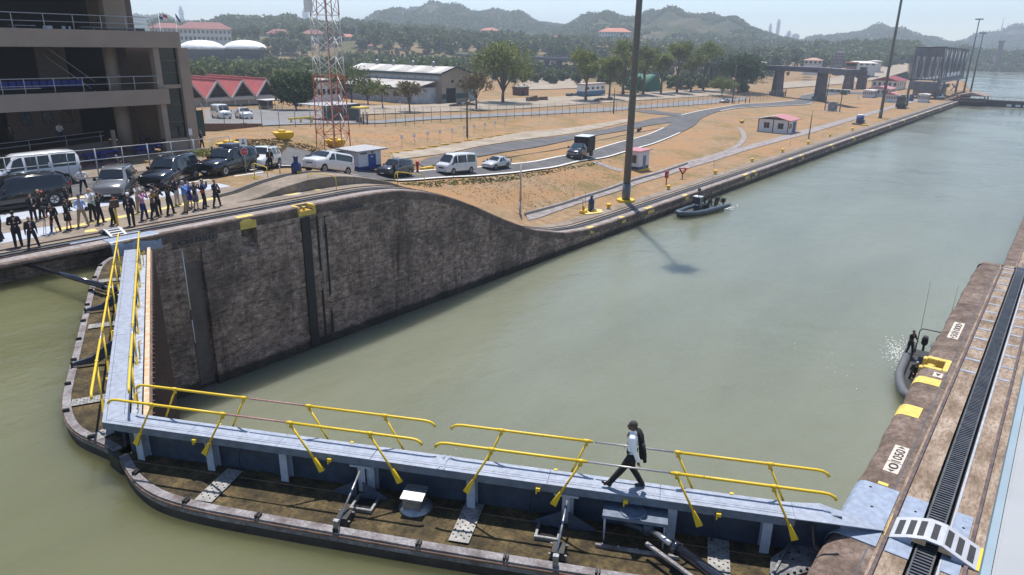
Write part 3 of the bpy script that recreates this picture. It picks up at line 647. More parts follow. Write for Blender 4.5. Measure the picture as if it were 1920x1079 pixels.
    # tread strips across the deck
    for (s0, n0, s1, n1) in ((3.55, -1.12, 3.55, .22), (9.85, -1.12, 9.85, .30), (15.4, -1.0, 15.45, .3)) if near else ((3.7, -1.15, 3.7, -.05), (10.3, -1.15, 10.3, -.05), (16.2, -1.15, 16.2, -.05), (1.2, -.45, 1.6, .2)):
        perf_plate(root, s0, n0, s1, n1, .46, -.655, sg)
    # braces with gussets
    for s_ in ((7.1, 12.05) if near else (6.5, 12.0)):
        if near:
            M().tube((s_+.04, sg*-.12, .08), (s_-.02, sg*-1.22, -.55), .028).build('brace_pipe', GALV, root)
            M().box(s_-.17, s_+.17, -.22, .22, 0, .16, taper=.2).build('brace_foot', TAR, root, loc=(0, sg*-.98, -.66)); M().box(s_-.2, s_+.2, -.02, .02, 0, .03).build('foot_bar', RIMM, root, loc=(0, sg*-1.12, -.6)); M().box(s_-.2, s_+.2, -.02, .02, 0, .03).build('foot_bar', RIMM, root, loc=(0, sg*-.86, -.54))
            M().box(s_-.06, s_+.06, -.05, .05, 0, .32).build('rim_clamp', GALV, root, loc=(0, sg*-1.38, -.70))
            for e in (-1, 1):
                M().prism([(s_+e*.08, -.68), (s_+e*.75, -.62), (s_+e*.62, -.52), (s_+e*.08, -.22)], 'y', 0, .02).build('gusset', BLUEG, root, loc=(0, sg*-.12, 0))
            M().box(s_-.28, s_+.28, 0, .3, .10, .15).build('head_plate', GREY, root, loc=(0, 0 if sg > 0 else -.3, -.02)); M().box(s_-.09, s_+.09, 0, .02, -.6, .14).build('head_leg', GREY, root, loc=(0, sg*.02, 0))
        else:
            M().prism([(-1.36, -.62), (-1.30, -.5), (-.75, -.38), (-.2, .02), (0, .12), (0, -.3), (-.6, -.62)], 'x', s_-.04, s_+.04).build('bracket', BLUEG, root, loc=(0, 0, 0)) if sg > 0 else M().prism([(1.36, -.62), (1.30, -.5), (.75, -.38), (.2, .02), (0, .12), (0, -.3), (.6, -.62)], 'x', s_-.04, s_+.04).build('bracket', BLUEG, root)
            M().box(s_-.06, s_+.06, sg*-1.36-.03, sg*-1.36+.03, -.66, -.46).build('bracket_foot', TAR, root)
    if near:
        for s0 in (7.05, 11.45):
            o_ = M(); a, b, c_, d = s0, s0+.55, -.62, -.03
            o_.box(a, b, c_, c_+.055, -.7, -.60).box(a, b, d-.055, d, -.7, -.60).box(a, a+.055, c_+.055, d-.055, -.7, -.60).box(b-.055, b, c_+.055, d-.055, -.7, -.60)
            hf = o_.build('hatch_frame', GALV, root, bevel=.008); M().box(a+.055, b-.055, c_+.055, d-.055, -.695, -.69).build('hatch_hole', DARKH, hf)
        hd = M().lathe([(.0, 0), (.40, 0), (.40, .05), (.33, .10), (.30, .14), (0, .14)], (8.52, -.14, -.7), 28).build('vent_base', GALV, root)
        M().prism([(8.30, -.58), (8.74, -.58), (8.74, -.30), (8.30, -.30)], 'y', -.42, -.02).build('vent_body', GALV, root, bevel=.01)
        M().add([(8.25, -.46, -.30), (8.79, -.46, -.30), (8.79, .04, -.22), (8.25, .04, -.22), (8.25, -.46, -.26), (8.79, -.46, -.26), (8.79, .04, -.18), (8.25, .04, -.18)], [(0, 3, 2, 1), (4, 5, 6, 7), (0, 1, 5, 4), (1, 2, 6, 5), (2, 3, 7, 6), (3, 0, 4, 7)]).build('vent_lid', GALV, root, bevel=.006)
        # bracket table that carries the arm pin
        tb_ = M().box(12.9, 14.3, -.34, .34, -.04, .0); tb_.box(12.9, 14.3, -.36, -.34, -.07, .01); tb_.build('arm_table', FASC, root)  # darker fascia steel paints in the walkway's shade on the table
        for x, y in ((12.96, -.31), (14.24, -.31)): M().tube((x, y, -.7), (x, y, -.04), .022).build('table_leg', GREY, root)
        M().box(12.8, 14.6, -.56, -.50, -.69, -.62).build('table_foot_bar', RIMM, root); M().lathe([(.0, 0), (.30, 0), (.30, .02), (.24, .03), (.22, .015), (.14, .02), (0, .02)], (13.55, -.05, 0), 24).build('pin_cover', FASC, root)
        for x in (12.95, 13.3, 13.7, 14.1): M().ball((x, -.53, -.61), .03, 8, 4).build('bolt', GALV, root)
        M().path([(13.4, -.05, -.3), (13.7, -.1, -.34), (13.95, -.3, -.28)], .09, 12).build('arm_elbow', BLUEG, root)
        # riveted fan plate and hoses by the near wall
        fp = M().prism([(16.35, -1.0), (18.35, .28), (18.2, .42), (17.0, .38), (16.5, -.2)], 'z', -.62, -.56).build('corner_plate', mat('grey_wet_plate', (.17, .165, .17), .35, var=.5, scale=6, bmp=.003), root)
        for i in range(13):
            f = i/12; M().ball((16.5+1.65*f, -.86+1.1*f, -.55), (.035, .035, .05), 8, 4).build('rivet', TAR, fp)
        for i, (x, y) in enumerate(((16.75, -.3), (16.95, -.15), (16.7, -.1), (16.9, .05), (17.1, .12))): M().ball((x, y, -.555), .03, 8, 4).build('rivet', TAR, fp)
        M().box(-.9, .9, -.025, .025, 0, .05).build('plate_stiffener', GALV, root, loc=(16.75, -.1, -.56), rot=(0, 0, 1.15))
        for k, c in ((0, .0), (1, .12)):
            M().path([(17.3, .3-c, .1), (17.35, .1-c, -.25), (17.7, -.15-c, -.42), (18.3, -.4-c, -.4), (19.0, -.75-c*.5, -.3), (19.6, -1.0, -.15)], .022, 6).build('hose', TIMB, root)
        for i in range(7): M().box(17.0+i*.22, 17.12+i*.22, .5+.03*(i % 2), .72, -.5+.05*(i % 3), -.36+.05*(i % 3)).build('machinery', TAR if i % 2 else RIMM, root)
        # sloping end plate down to the wall
        ep = [(16.9, 0), (17.55, .02), (18.75, .42), (18.80, .50), (18.72, .62), (18.4, .66), (17.5, .70), (16.9, .5875)]
        zz = [.352, .345, .075, .06, .06, .13, .345, .352]; ep_ = M(); n = len(ep)
        ep_.add([(x, y, z) for (x, y), z in zip(ep, zz)]+[(x, y, z-.02) for (x, y), z in zip(ep, zz)], [(0, 1, 6, 7), (1, 2, 5, 6), (2, 3, 4, 5), (n+7, n+6, n+1, n), (n+6, n+5, n+2, n+1), (n+5, n+4, n+3, n+2)]+[(i, (i+1) % n, n+(i+1) % n, n+i) for i in range(n)])
        ep_.build('end_ramp', WALKT, root)
        for k in (-.07, .07):
            for nn_ in (0.03, .5): M().box(9.1+k-.02, 9.1+k+.02, nn_-.05, nn_+.08, .345, .375).build('joint_clamp', WALKT, root)
    else:
        B(.6, 17.4, -(-.595), .86, .0, .03, mat('worn_grey_plank', (.33, .36, .42), .6, var=.35, scale=5), 'lower_tread')
        B(.55, 18.8, .90, 1.04, -.12, .02, RUSTST, 'timber_sill')
        for i in range(3): B(.55, 18.9, 1.0+.02, 1.10, -12, -.14, TIMB, 'fender_face') if i == 0 else None
        for i in range(46):
            s_ = .6+i*.4; B(s_, s_+.05, 1.10, 1.16, -10.5, -.16, TIMB, 'fender_rib')
        for s_ in (.9, 4.5, 15.6):   # short yellow ladders down the side
            for k in (0, .32): M().path([(s_+k, sg*.78, .05), (s_+k, sg*.80, .55), (s_+k, sg*.9, .62)], .016, 6).build('ladder_rail', YEL, root)
        M().path([(-.1, sg*-.13, 1.12), (.25, sg*.1, 1.02), (.9, sg*.38, 1.0), (1.0, sg*.5, 1.02)], .012, 6).build('chain', WHITE, root) if False else None
    return root
gate1 = leaf('gate_leaf', 'near lock gate leaf with the grey walkway a man in a white shirt crosses', AG-math.pi/2, 1, True)
gate2 = leaf('gate_leaf', 'far leaf of the lock gate running away to the crowd on the far wall', math.pi/2-AG, -1, False)
# apex plate between the two leaves
GC = math.cos(AG); GS = math.sin(AG)
mp = M().prism([(.1, 15.45), (.2, 15.2), (.9, 15.1), (1.1, 15.74), (.9, 16.4), (.2, 16.3), (.1, 16.05)], 'z', -3, -.705).build('mitre_block', TAR)
tag(mp, 'dark tarred mitre block where the two gate leaves meet', 'gate block')
# upper water, cut to the upstream side of the leaves
def lp(s_, n_, near): return AP[:2] + (np.array([GS, -GC])*s_ + np.array([GC, GS])*n_ if near else np.array([GS, GC])*s_ + np.array([GC, -GS])*n_)
_in = tuple(lp(.2, .9, True)); _p = [(-75, -.2), tuple(lp(17.9, .6, True)), _in, (-75, 15.74), tuple(lp(20.5, .8, False)), tuple(lp(20.9, .8, False)+[0, 1.2]), (-75, YF+1.4)]
M().add([(x, y, ZU) for x, y in _p], [(0, 1, 2, 3), (3, 2, 4, 5, 6)]).build('upper_water', WUP, kind='structure')
# operating arms: polished black cylinders from the walls to the leaves
def arm(label, a, b):
    a, b = np.array(a, float), np.array(b, float); t = thing('hydraulic_ram', label, 'hydraulic arm', a)
    v = b-a; L = np.linalg.norm(v); q = Vector(v).to_track_quat('X', 'Z'); t.rotation_euler = q.to_euler()
    cm = mat('polished_black_cylinder', (.012, .013, .02), .14, coat=.6)
    M().tube((0, 0, 0), (.9, 0, 0), .07, n=14).build('rod', STEEL, t); M().tube((.75, 0, 0), (L, 0, 0), .125, n=20).tube((.7, 0, 0), (.85, 0, 0), .15, n=20).build('cylinder', cm, t)
    M().tube((0, 0, -.14), (0, 0, .14), .12, n=12).build('pin', BLUEG, t); M().box(.2, L-.3, -.3, -.22, -.18, -.12).build('grease_line', RIMM, t)
    return t
arm('polished black gate cylinder slanting to the near wall at the bottom edge', P(1215, 990, -.22), np.array([5.0, -.3, -.3]))
arm('black gate cylinder reaching across dark water to the far wall', P(215, 543, -.3), np.array([4.6, 35.2, -.35]))
# ------------------------------------------------------------------ things on the near wall
def plate(par, pts, z, m, nm, h=.02): return M().prism(pts, 'z', z, z+h).build(nm, m, par, bevel=.004)
LIPPL = mat('blue_grey_plate', (0.25, 0.295, 0.38), 0.45, var=0.2, scale=6, bmp=.002)
t = thing('wall_plate', 'large pale blue steel plate curved over the near wall edge under the walkway tip', 'steel plate', (8.0, 0, 0))
def lipplate(par, x0, x1, sgn):
    pr = [(-.06, -.7), (-.03, -.28), (.02, -.10), (.09, -.02), (.18, .02), (.3, .03), (.93, .03)]; pr = pr+[(d, z-.03) for d, z in pr[::-1]]
    return M().loft([[(x, sgn*d, z) for d, z in pr] for x in (x0, x1)]).build('curved_plate', LIPPL, par)
lipplate(t, 0, 2.42, -1)
for x, y in ((.5, -.5), (1.4, -.55), (2.2, -.35)): M().lathe([(0, 0), (.035, 0), (.035, .004), (0, .004)], (x, y, .027), 10).build('lifting_hole', DARKH, t)
for x0, x1, y0, y1, lb in ((8.0, 10.4, -1.53, -1.09, 'blue grey floor plate between the first rail and the rack, under the ramp'), (8.05, 10.42, -2.4, -2.07, 'blue grey floor plate between the rack and the second rail, under the ramp')):
    t = thing('floor_plate', lb, 'steel plate', (x0, y0, 0.004)); xm = (x1-x0)*.52
    for a, b in ((0, xm-.01), (xm+.01, x1-x0)):
        pp = M().box(a, b, 0, y1-y0, 0, .02).build('plate_panel', LIPPL, t, bevel=.004); M().lathe([(0, 0), (.03, 0), (.03, .004), (0, .004)], ((a+b)/2, (y1-y0)*.4, .021), 10).build('lifting_hole', DARKH, pp)
t = thing('track_ramp', 'pale footbridge ramp with seven black grip pads humped over the near rack', 'ramp', (8.5, -.98, 0))
rp = [(0, .02), (.08, .03), (.42, .19), (.72, .29), (1.02, .28), (1.35, .15), (1.66, .03), (1.72, .02)]
RAMPM = mat('ramp_pale_grey', (.42, .43, .46), .5, var=.1)
rx0 = lambda y: .0
b = M(); b.loft([[(x, -y, z) for y, z in rp]+[(x, -y, z-.025) for y, z in rp[::-1]] for x in (0, .84)]); b.build('deck', RAMPM, t)
for x in (0.012, .80):
    M().prism([(-y, max(z-.028, 0)) for y, z in rp]+[(-1.66, .0), (-1.32, -.0), (-1.2, .12), (-.5, .12), (-.42, 0), (-.08, 0)][::1], 'x', x, x+.025).build('side_plate', LIPPL, t) if False else None
    M().prism([(-.12, .0), (-.5, .0), (-.5, .17), (-.42, .165), (-.12, .025)], 'x', x, x+.025).build('side_plate', LIPPL, t); M().prism([(-1.22, .0), (-1.62, .0), (-1.62, .02), (-1.35, .125), (-1.22, .18)], 'x', x, x+.025).build('side_plate', LIPPL, t)
    M().prism([(-.5, .12), (-.75, .12), (-.75, .255), (-.5, .2)], 'x', x, x+.025).build('timber_block', mat('bare_timber', (.42, .29, .18), .8), t); M().prism([(-.98, .12), (-1.22, .12), (-1.22, .175), (-.98, .25)], 'x', x, x+.025).build('timber_block', mat('bare_timber', (.42, .29, .18), .8), t)
ys = np.array([q[0] for q in rp]); zs_ = np.array([q[1] for q in rp])
PAD = mat('grip_pad', (.035, .035, .04), .85, var=.2)
for y0 in (.17, .37, .56, .80, 1.06, 1.26, 1.47):
    y1 = y0+.115; M().add([(.12, -y0, np.interp(y0, ys, zs_)+.004), (.70, -y0, np.interp(y0, ys, zs_)+.004), (.70, -y1, np.interp(y1, ys, zs_)+.004), (.12, -y1, np.interp(y1, ys, zs_)+.004), (.12, -y0, np.interp(y0, ys, zs_)+.009), (.70, -y0, np.interp(y0, ys, zs_)+.009), (.70, -y1, np.interp(y1, ys, zs_)+.009), (.12, -y1, np.interp(y1, ys, zs_)+.009)], [(0, 3, 2, 1), (4, 5, 6, 7), (0, 1, 5, 4), (1, 2, 6, 5), (2, 3, 7, 6), (3, 0, 4, 7)]).build('grip_pad', PAD, t)
for y in (.0, 1.66): M().box(0, .84, -y-.06, -y, .024, .036).build('yellow_edge', YEL, t)
ramp1 = t
ramp2 = dup(t, (8.75, YF+2.75, 0), 0, 'small slotted footbridge ramp over the far rack at the end of the far gate leaf')
t = thing('wall_plate', 'pale blue steel plate curved over the far wall edge past the yellow handrails', 'steel plate', (8.25, YF, 0))
lipplate(t, 0, 2.5, 1)
t = thing('floor_plate', 'pale grey plate on the far wall behind its curved lip plate', 'steel plate', (6.9, YF+1.1, .004)); M().box(0, 3.4, 0, .35, 0, .02).build('plate_panel', LIPPL, t)
# painted numbers, patches and marks
PLAQ = mat('plaque_paint', (.56, .49, .42), .8, var=.2, scale=8); PLAQ2 = mat('faded_plaque', (.125, .098, .085), .85, var=.3, scale=8)
INK = mat('black_lettering', (.03, .028, .03), .8)
def plaque(name, label, s0, s1, loc, rot, sizex, sizey, bgm, ink, size=.22):
    t = thing(name, label, 'painted number', loc, rot=rot)
    M().box(0, sizex, 0, sizey, 0, .006).build('painted_ground', bgm, t)
    def txt(s_, x, w):
        cu = bpy.data.curves.new('lettering', 'FONT'); cu.body = s_; cu.size = size*1.35; cu.extrude = .002; cu.offset = size*.025
        o = bpy.data.objects.new('lettering', cu); COL.objects.link(o); bpy.context.view_layer.update()
        me = bpy.data.meshes.new_from_object(o.evaluated_get(bpy.context.evaluated_depsgraph_get())); me.materials.clear(); me.materials.append(ink)
        n_ = bpy.data.objects.new('lettering', me); COL.objects.link(n_); n_.parent = t; bpy.data.objects.remove(o)
        xs_ = [v.co.x for v in me.vertices]; w0 = max(xs_)-min(xs_); n_.scale = (w/w0, 1, 1); n_.location = (x-min(xs_)*w/w0, (sizey-size)/2, .009)
    dv = sizex*.36; a = sizex*.02
    txt(s0, a+.15, dv-a-.2); txt(s1, dv+.05, sizex-dv-.05-.2)
    M().box(dv-.015, dv+.01, .0, sizey, .006, .009).build('divider', ink, t)
    h = sizey/2; M().prism([(.03, h), (.13, h-.09), (.13, h+.09)], 'z', .006, .009).build('arrow', ink, t); M().prism([(sizex-.03, h), (sizex-.13, h-.09), (sizex-.13, h+.09)], 'z', .006, .009).build('arrow', ink, t)
    return t
plaque('distance_plaque', 'painted plaque reading 0 | 1050 between arrows on the near wall top', '0', '1050', (11.2, -.74, .004), (0, 0, 0), 1.48, .33, PLAQ, INK)
plaque('distance_plaque', 'painted plaque reading 50 | 1000 on the near wall top beyond the yellow recess', '50', '1000', (21.9, -.66, .004), (0, 0, 0), 1.95, .34, PLAQ, INK)
plaque('distance_plaque', 'faded number 0 | 1050 high on the face of the far wall by the gate', '0', '1050', (11.35, YF-.035, -.86), (R(90), 0, 0), 2.55, .36, PLAQ2, INK, .26)
plaque('distance_plaque', 'faded number 50 | 1000 high on the far wall face below the crest', '50', '1000', (21.9, YF-.035, -.86), (R(90), 0, 0), 2.6, .36, PLAQ2, INK, .26)
t = thing('mark_patch', 'small pale patch with a black triangle beside the yellow strip on the near wall', 'painted mark', (17.95, -.72, .004)); M().box(0, .38, 0, .26, 0, .004).build('painted_ground', PLAQ, t); M().prism([(.08, .13), (.3, .05), (.3, .21)], 'z', .004, .006).build('triangle', INK, t)
def lipwrap(name, label, x0, x1, sgn, y0, m, deep=-.3, back=.8, cat='painted mark', shift=0):
    t = thing(name, label, cat, (0, y0, 0)); pr = [(-.02, deep-.1), (-.014, deep), (-.01, -.27), (.038, -.112), (.10, -.04), (.19, .002), (.30, .012), (back, .012)]
    pr = [q for q in pr if q[1] >= deep-.11]; V = []
    xs_ = np.linspace(x0, x1, 5)
    rings = [[(x, sgn*d, z+float(zt(x, shift))) for d, z in pr]+[(x, sgn*(d+.002), z-.03+float(zt(x, shift))) for d, z in pr[::-1]] for x in xs_]
    M().loft(rings).build('painted_band', m, t); return t
YP = mat('wall_yellow', (.64, .46, .10), .65, var=.2, scale=5)
lipwrap('yellow_mark', 'wide yellow painted block over the near wall edge, nearest the camera', 14.6, 15.35, -1, 0, YP, -.6, .62, shift=6.5)
lipwrap('yellow_mark', 'narrow yellow strip over the near wall edge below the triangle patch', 17.2, 17.75, -1, 0, YP, -.6, .75, shift=6.5)
t = thing('yellow_mark', 'tiny yellow patch beside the curved plate on the near wall', 'painted mark', (10.5, -.66, .003)); M().box(0, .13, 0, .22, 0, .004).build('paint', YP, t)
def niche(label, x0, sgn, y0, back=.8, L=1.1, shift=0, k=1):
    t = thing('mooring_recess', label, 'mooring recess', (x0, y0, float(zt(x0, shift))))
    y = lambda d: sgn*d
    fr = M()
    def bx(a, b, d0, d1, z0, z1): lo, hi = sorted((y(d0), y(d1))); fr.box(a, b, lo, hi, z0, z1)
    bx(0, L, back-.16, back, -.3, .014); bx(0, .20, .10, back-.16, -.3, .014); bx(L-.24, L, .10, back-.16, -.3, .014); bx(0, .2, -.02, .10, -.55, -.03); bx(L-.24, L, -.02, .10, -.55, -.03); bx(0, L, -.035, .0, -.62, -.30)
    fr.build('yellow_frame', YP, t, bevel=.02)
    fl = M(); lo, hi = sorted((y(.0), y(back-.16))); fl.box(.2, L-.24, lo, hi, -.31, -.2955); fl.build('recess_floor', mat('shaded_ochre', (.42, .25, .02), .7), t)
    M().lathe([(0, 0), (.07, 0), (.07, .15), (.12, .17), (.12, .21), (0, .22)], (L*.5-.02, y(.28), -.295), 14).build('bollard_head', YP, t); return t
niche('yellow mooring recess with a mushroom bollard in the near wall edge beside the boat', 18.55, -1, 0, shift=6.5)
niche('yellow mooring recess with fittings in the far wall edge, left of the crest', 19.3, 1, YF, L=1.35)
lipwrap('yellow_mark', 'yellow painted block over the far wall edge above a black recess', 15.35, 16.4, 1, YF, YP, -.55, .6)
t = thing('fender', 'black rubber fender hanging down the far wall under the yellow recess', 'fender', (19.45, YF, 0)); M().box(0, .62, -.12, .03, -9.4, -.72).build('rubber', BLACK, t); 
for dx_ in (1.15, 1.75): M().box(dx_, dx_+.16, -.012, .01, -9.0, -.8).build('stain_strip', mat('black_stain', (.02, .014, .01), .9), t)
M().box(1.45, 1.55, -.014, .01, -6.5, -1.0).build('stain_strip', mat('pale_stain', (.3, .27, .26), .9), t)
t = thing('gauge_board', 'thin pale gauge pipe in the pale slot of the far wall near the gate', 'pipe', (11.78, YF, 0)); M().tube((0, .02, -4.6), (0, .02, -1.2), .035).build('pipe', WHITE, t); M().tube((0, .02, -6.6), (0, .02, -5.2), .035).build('pipe', WHITE, t); M().box(.1, 1.0, .245, .27, -9.4, -1.1).build('slot_lining', mat('slot_lining_brown', (.13, .105, .09), .85, var=.25, scale=2), t)
# bare bright streaks where paint has scraped on the lips
t = thing('paint_streak', 'line of broken white paint flecks left of the near number plaque', 'paint flecks', (0, 0, 0)); b = M()
for i in range(26):
    x = 10.9+i*.075; b.box(x, x+random.uniform(.03, .07), -.30-random.uniform(0, .03), -.27, -.04, -.022)
b.build('flecks', PLAQ, t, kind='stuff')
# tie plates across the near track further on
for i in range(14):
    x = 19.0+i*1.15
    for y0, y1 in ((-1.5, -1.08), (-2.42, -2.08)):
        o = M().box(0, .16, y0, y1, float(zt(x, 6.5))+.002, float(zt(x, 6.5))+.012).build('tie_plate', mat('tie_plate_blue', (.27, .29, .34), .6, var=.3), nw, loc=(x, 0, 0))
# balcony ledge of the control tower, close below the camera at the right
t = thing('balcony_ledge', 'pale grey balcony ledge of the control house at the right edge', 'ledge', (-12, 0, 0))
q1 = P(1897, 809, 8.35); q2 = P(1912, 809, 8.35); LED = mat('ledge_pale', (.30, .31, .32), .6, var=.06); LED2 = mat('ledge_blue', (.22, .29, .34), .6, var=.08)
M().box(0, 60, q2[1]-.35, q2[1], 8.20, 8.35).build('slab', LED, t, bevel=.006); M().box(0, 60, q2[1]+.0015, q1[1], 8.22, 8.335).build('edge_trim', LED2, t)
# ------------------------------------------------------------------ distant land and vegetation
def pj(q):
    d = np.array(q, float)-CAMC; z = d @ FW; return np.array([960+CAMF*(d @ RT)/z, 539.5-CAMF*(d @ UP)/z])
def Gv(x, y):
    d = FW[None]*CAMF + RT[None]*(x-960)[:, None] - UP[None]*(y-539.5)[:, None]; z = np.full(len(x), -4.0)
    for i in range(8):
        t = (z-CAMC[2])/d[:, 2]; q = CAMC+d*t[:, None]; z = z*.4+g(q[:, 0], q[:, 1])*.6
    t = (z-CAMC[2])/d[:, 2]; q = CAMC+d*t[:, None]; return q
def leafmat(name, c1, c2, c3):
    m, t, b = _nodes(name); n = noise(t, .35, 4, .7, obj=False); n2 = noise(t, 2.5, 2, .6, obj=False, seed=2)
    a = ramp(t, n.outputs[0], [(.38, c1), (.52, c2), (.66, c3)]); c = mixc(t, ramp(t, n2.outputs[0], [(.35, (.5, .5, .5)), (.6, (0, 0, 0))]).outputs[0], a.outputs[0], c1)
    t.links.new(c, b.inputs['Base Color']); b.inputs['Roughness'].default_value = .6; b.inputs['Specular IOR Level'].default_value = .25
    tr = t.nodes.new('ShaderNodeBsdfTranslucent'); t.links.new(c, tr.inputs[0]); mx = t.nodes.new('ShaderNodeMixShader'); mx.inputs[0].default_value = .3
    o = t.nodes['Material Output']; t.links.new(b.outputs[0], mx.inputs[1]); t.links.new(tr.outputs[0], mx.inputs[2]); t.links.new(mx.outputs[0], o.inputs[0]); return m
LF_OL = leafmat('olive_leaves', (.085, .10, .022), (.20, .235, .055), (.34, .36, .10))
LF_DK = leafmat('dark_leaves', (.016, .03, .01), (.045, .085, .02), (.10, .15, .035))
LF_MX = leafmat('mixed_leaves', (.05, .07, .024), (.12, .16, .045), (.24, .23, .10))
LF_DRY = leafmat('dry_leaves', (.09, .07, .035), (.17, .14, .065), (.26, .2, .11))
LF_PALM = leafmat('palm_leaves', (.05, .07, .015), (.13, .15, .03), (.28, .26, .06))
BARK = mat('bark', (.13, .105, .085), .9, var=.35, scale=6, bmp=.02)
def leafquads(C_, Rr, nper, size, flat=.0):
    """quads scattered round clump centres; C_ (n,3), Rr (n,) or (n,3)"""
    n = len(C_); Rr = np.asarray(Rr, float); Rr = Rr[:, None]*np.ones(3) if Rr.ndim == 1 else Rr
    c = np.repeat(C_, nper, 0); r_ = np.repeat(Rr, nper, 0); k = len(c)
    d = RNG.normal(size=(k, 3)); d /= np.linalg.norm(d, axis=1)[:, None]; rad = RNG.random(k)**.45
    p_ = c+d*r_*rad[:, None]
    a = RNG.normal(size=(k, 3)); a[:, 2] *= (1-flat*.6); a /= np.linalg.norm(a, axis=1)[:, None]
    b_ = np.cross(a, RNG.normal(size=(k, 3))); b_ /= np.linalg.norm(b_, axis=1)[:, None]
    s_ = size*(.6+.8*RNG.random(k))[:, None]; a = a*s_*.5; b_ = b_*s_*.32
    V_ = np.stack([p_-a, p_+b_*1.1, p_+a, p_-b_], 1).reshape(-1, 3)
    return V_, np.arange(4*k).reshape(-1, 4)
def crown_clumps(c, rx, rz, n, lobes=6, hollow=.55):
    """clump centres on several lobes so the outline is uneven and gaps show"""
    out = []; L = []
    for i in range(lobes):
        a = 2*math.pi*(i+RNG.random()*.6)/lobes; rr = rx*(.35+.35*RNG.random()); L.append((c[0]+rr*math.cos(a), c[1]+rr*math.sin(a), c[2]+rz*(RNG.random()-.45)*1.0, rx*(.38+.22*RNG.random())))
    L.append((c[0], c[1], c[2]+rz*.45, rx*.5))
    for i in range(n):
        l = L[RNG.integers(len(L))]; d = RNG.normal(size=3); d /= np.linalg.norm(d); d[2] = abs(d[2])*1.0-.25 if RNG.random() < .75 else d[2]
        out.append((l[0]+d[0]*l[3]*(hollow+.5*RNG.random()), l[1]+d[1]*l[3]*(hollow+.5*RNG.random()), l[2]+d[2]*rz*.55*(hollow+.5*RNG.random())))
    return np.array(out), L
def tree(label, px, base, top, wpx, lm=LF_OL, dens=1.0, leaf=.55, name='broadleaf_tree', trunkf=.35, cat='tree', group=None, lobes=6, multi=False, clr=.75, flat=0):
    b0 = G(px, base); H = (base-top)/ppm(b0)/math.cos(R(14)); rx = wpx/2/ppm(b0)
    t = thing(name, label, cat, b0, random.random()*6, group); cz = H*(trunkf+(1-trunkf)/2); rz = H*(1-trunkf)/2
    n = int(205*dens); rx *= 1.1; cc, L = crown_clumps((0, 0, cz), rx, rz, n, lobes)
    cc[:, 2] = np.clip(cc[:, 2], H*trunkf*.8, H)
    V_, F_ = leafquads(cc, np.full(len(cc), clr*rx*.26+.12), 16, leaf, flat); V_[:, 2] = np.maximum(V_[:, 2], .5)
    npmesh('crown', V_, F_, lm, t)
    w_ = M(); r0 = max(.16, H*.024)
    forks = [(0, 0, 0)] if not multi else [(0, 0, 0), (.3, .1, 0)]
    for fx in forks:
        w_.path([(fx[0], fx[1], -.3), (fx[0]+.05, fx[1], H*trunkf*.5), (fx[0]-.05*H*.1, fx[1]+.1, H*trunkf), (0, 0, cz)], [r0*1.25, r0, r0*.8, r0*.45], 8)
    w_.build('trunk', BARK, t); l_ = M()
    for l in L:
        z0 = H*trunkf*(.7+.4*random.random()); l_.path([(0, 0, z0), (l[0]*.45, l[1]*.45, (z0+l[2])*.5+.2), (l[0], l[1], l[2])], [r0*.6, r0*.38, r0*.15], 6)
        for k in range(3):
            d = RNG.normal(size=3)*l[3]*.7; l_.path([(l[0]*.8, l[1]*.8, l[2]*.9+z0*.1), (l[0]+d[0], l[1]+d[1], l[2]+abs(d[2])*.7)], [r0*.2, r0*.07], 5)
    l_.build('limbs', BARK, t); return t
ROWG = 'tall trees lined up behind the perimeter fence'
tree('tall leafy tree standing alone right of the long shed', 943, 193, 84, 100, LF_OL, 1.9, .6, trunkf=.22, lobes=9)
tree('leftmost slender tree of the row, by the white and blue container', 1098, 189, 98, 56, LF_OL, 1.2, trunkf=.36)
tree('slim tree between the container and the tall mast', 1142, 186, 112, 48, LF_OL, 1.0, trunkf=.36)
tree('tallest broad tree of the row, behind the lamp mast', 1168, 178, 82, 62, LF_OL, 1.7, trunkf=.3, lobes=8)
tree('leafy tree just right of the tall mast, before the green tent', 1206, 178, 92, 48, LF_OL, 1.3, trunkf=.38)
tree('small pale trunked tree in front of the green tent', 1239, 176, 104, 42, LF_OL, 1.0, trunkf=.42)
tree('tall forked tree right of the green tent', 1269, 174, 84, 46, LF_OL, 1.5, trunkf=.36, lobes=7)
tree('slender tree between two taller ones in the row', 1295, 172, 106, 34, LF_OL, .9, trunkf=.42)
tree('rightmost tall tree of the row beside the round dark one', 1318, 170, 86, 50, LF_OL, 1.5, trunkf=.36, lobes=7)
tree('large dense dark green rounded tree with two trunks', 1385, 174, 112, 88, LF_DK, 3.4, .6, trunkf=.28, lobes=10, multi=True, name='rounded_tree', clr=.9)
tree('small light green bushy tree left below the dark rounded one', 1353, 181, 150, 46, LF_OL, 1.0, .5, trunkf=.3, name='small_tree')
tree('dense dark round tree beside the red roofed building', 556, 208, 147, 72, LF_DK, 3.2, .5, trunkf=.08, lobes=10, name='rounded_tree', clr=.9)
tree('sparse branching tree in front of the long shed, left of the palm', 660, 195, 130, 82, LF_MX, .7, .5, trunkf=.3, name='sparse_tree')
tree('thin half bare tree beside the short palm', 690, 197, 155, 52, LF_OL, .45, .45, trunkf=.25, name='sparse_tree')
tree('low spreading sparse tree in front of the shed gable', 768, 211, 156, 58, LF_DRY, .55, .42, trunkf=.35, name='sparse_tree')
tree('thin dry tree by the pole right of the shed', 893, 206, 138, 56, LF_DRY, .6, .45, trunkf=.35, name='sparse_tree')
tree('bushy tree on the bank at the left end of the viaduct', 990, 150, 118, 60, LF_MX, 1.2, .8, trunkf=.1, name='bushy_tree')
tree('small green tree beside the white building behind the fence', 652, 178, 122, 40, LF_MX, .8, .6, name='small_tree')
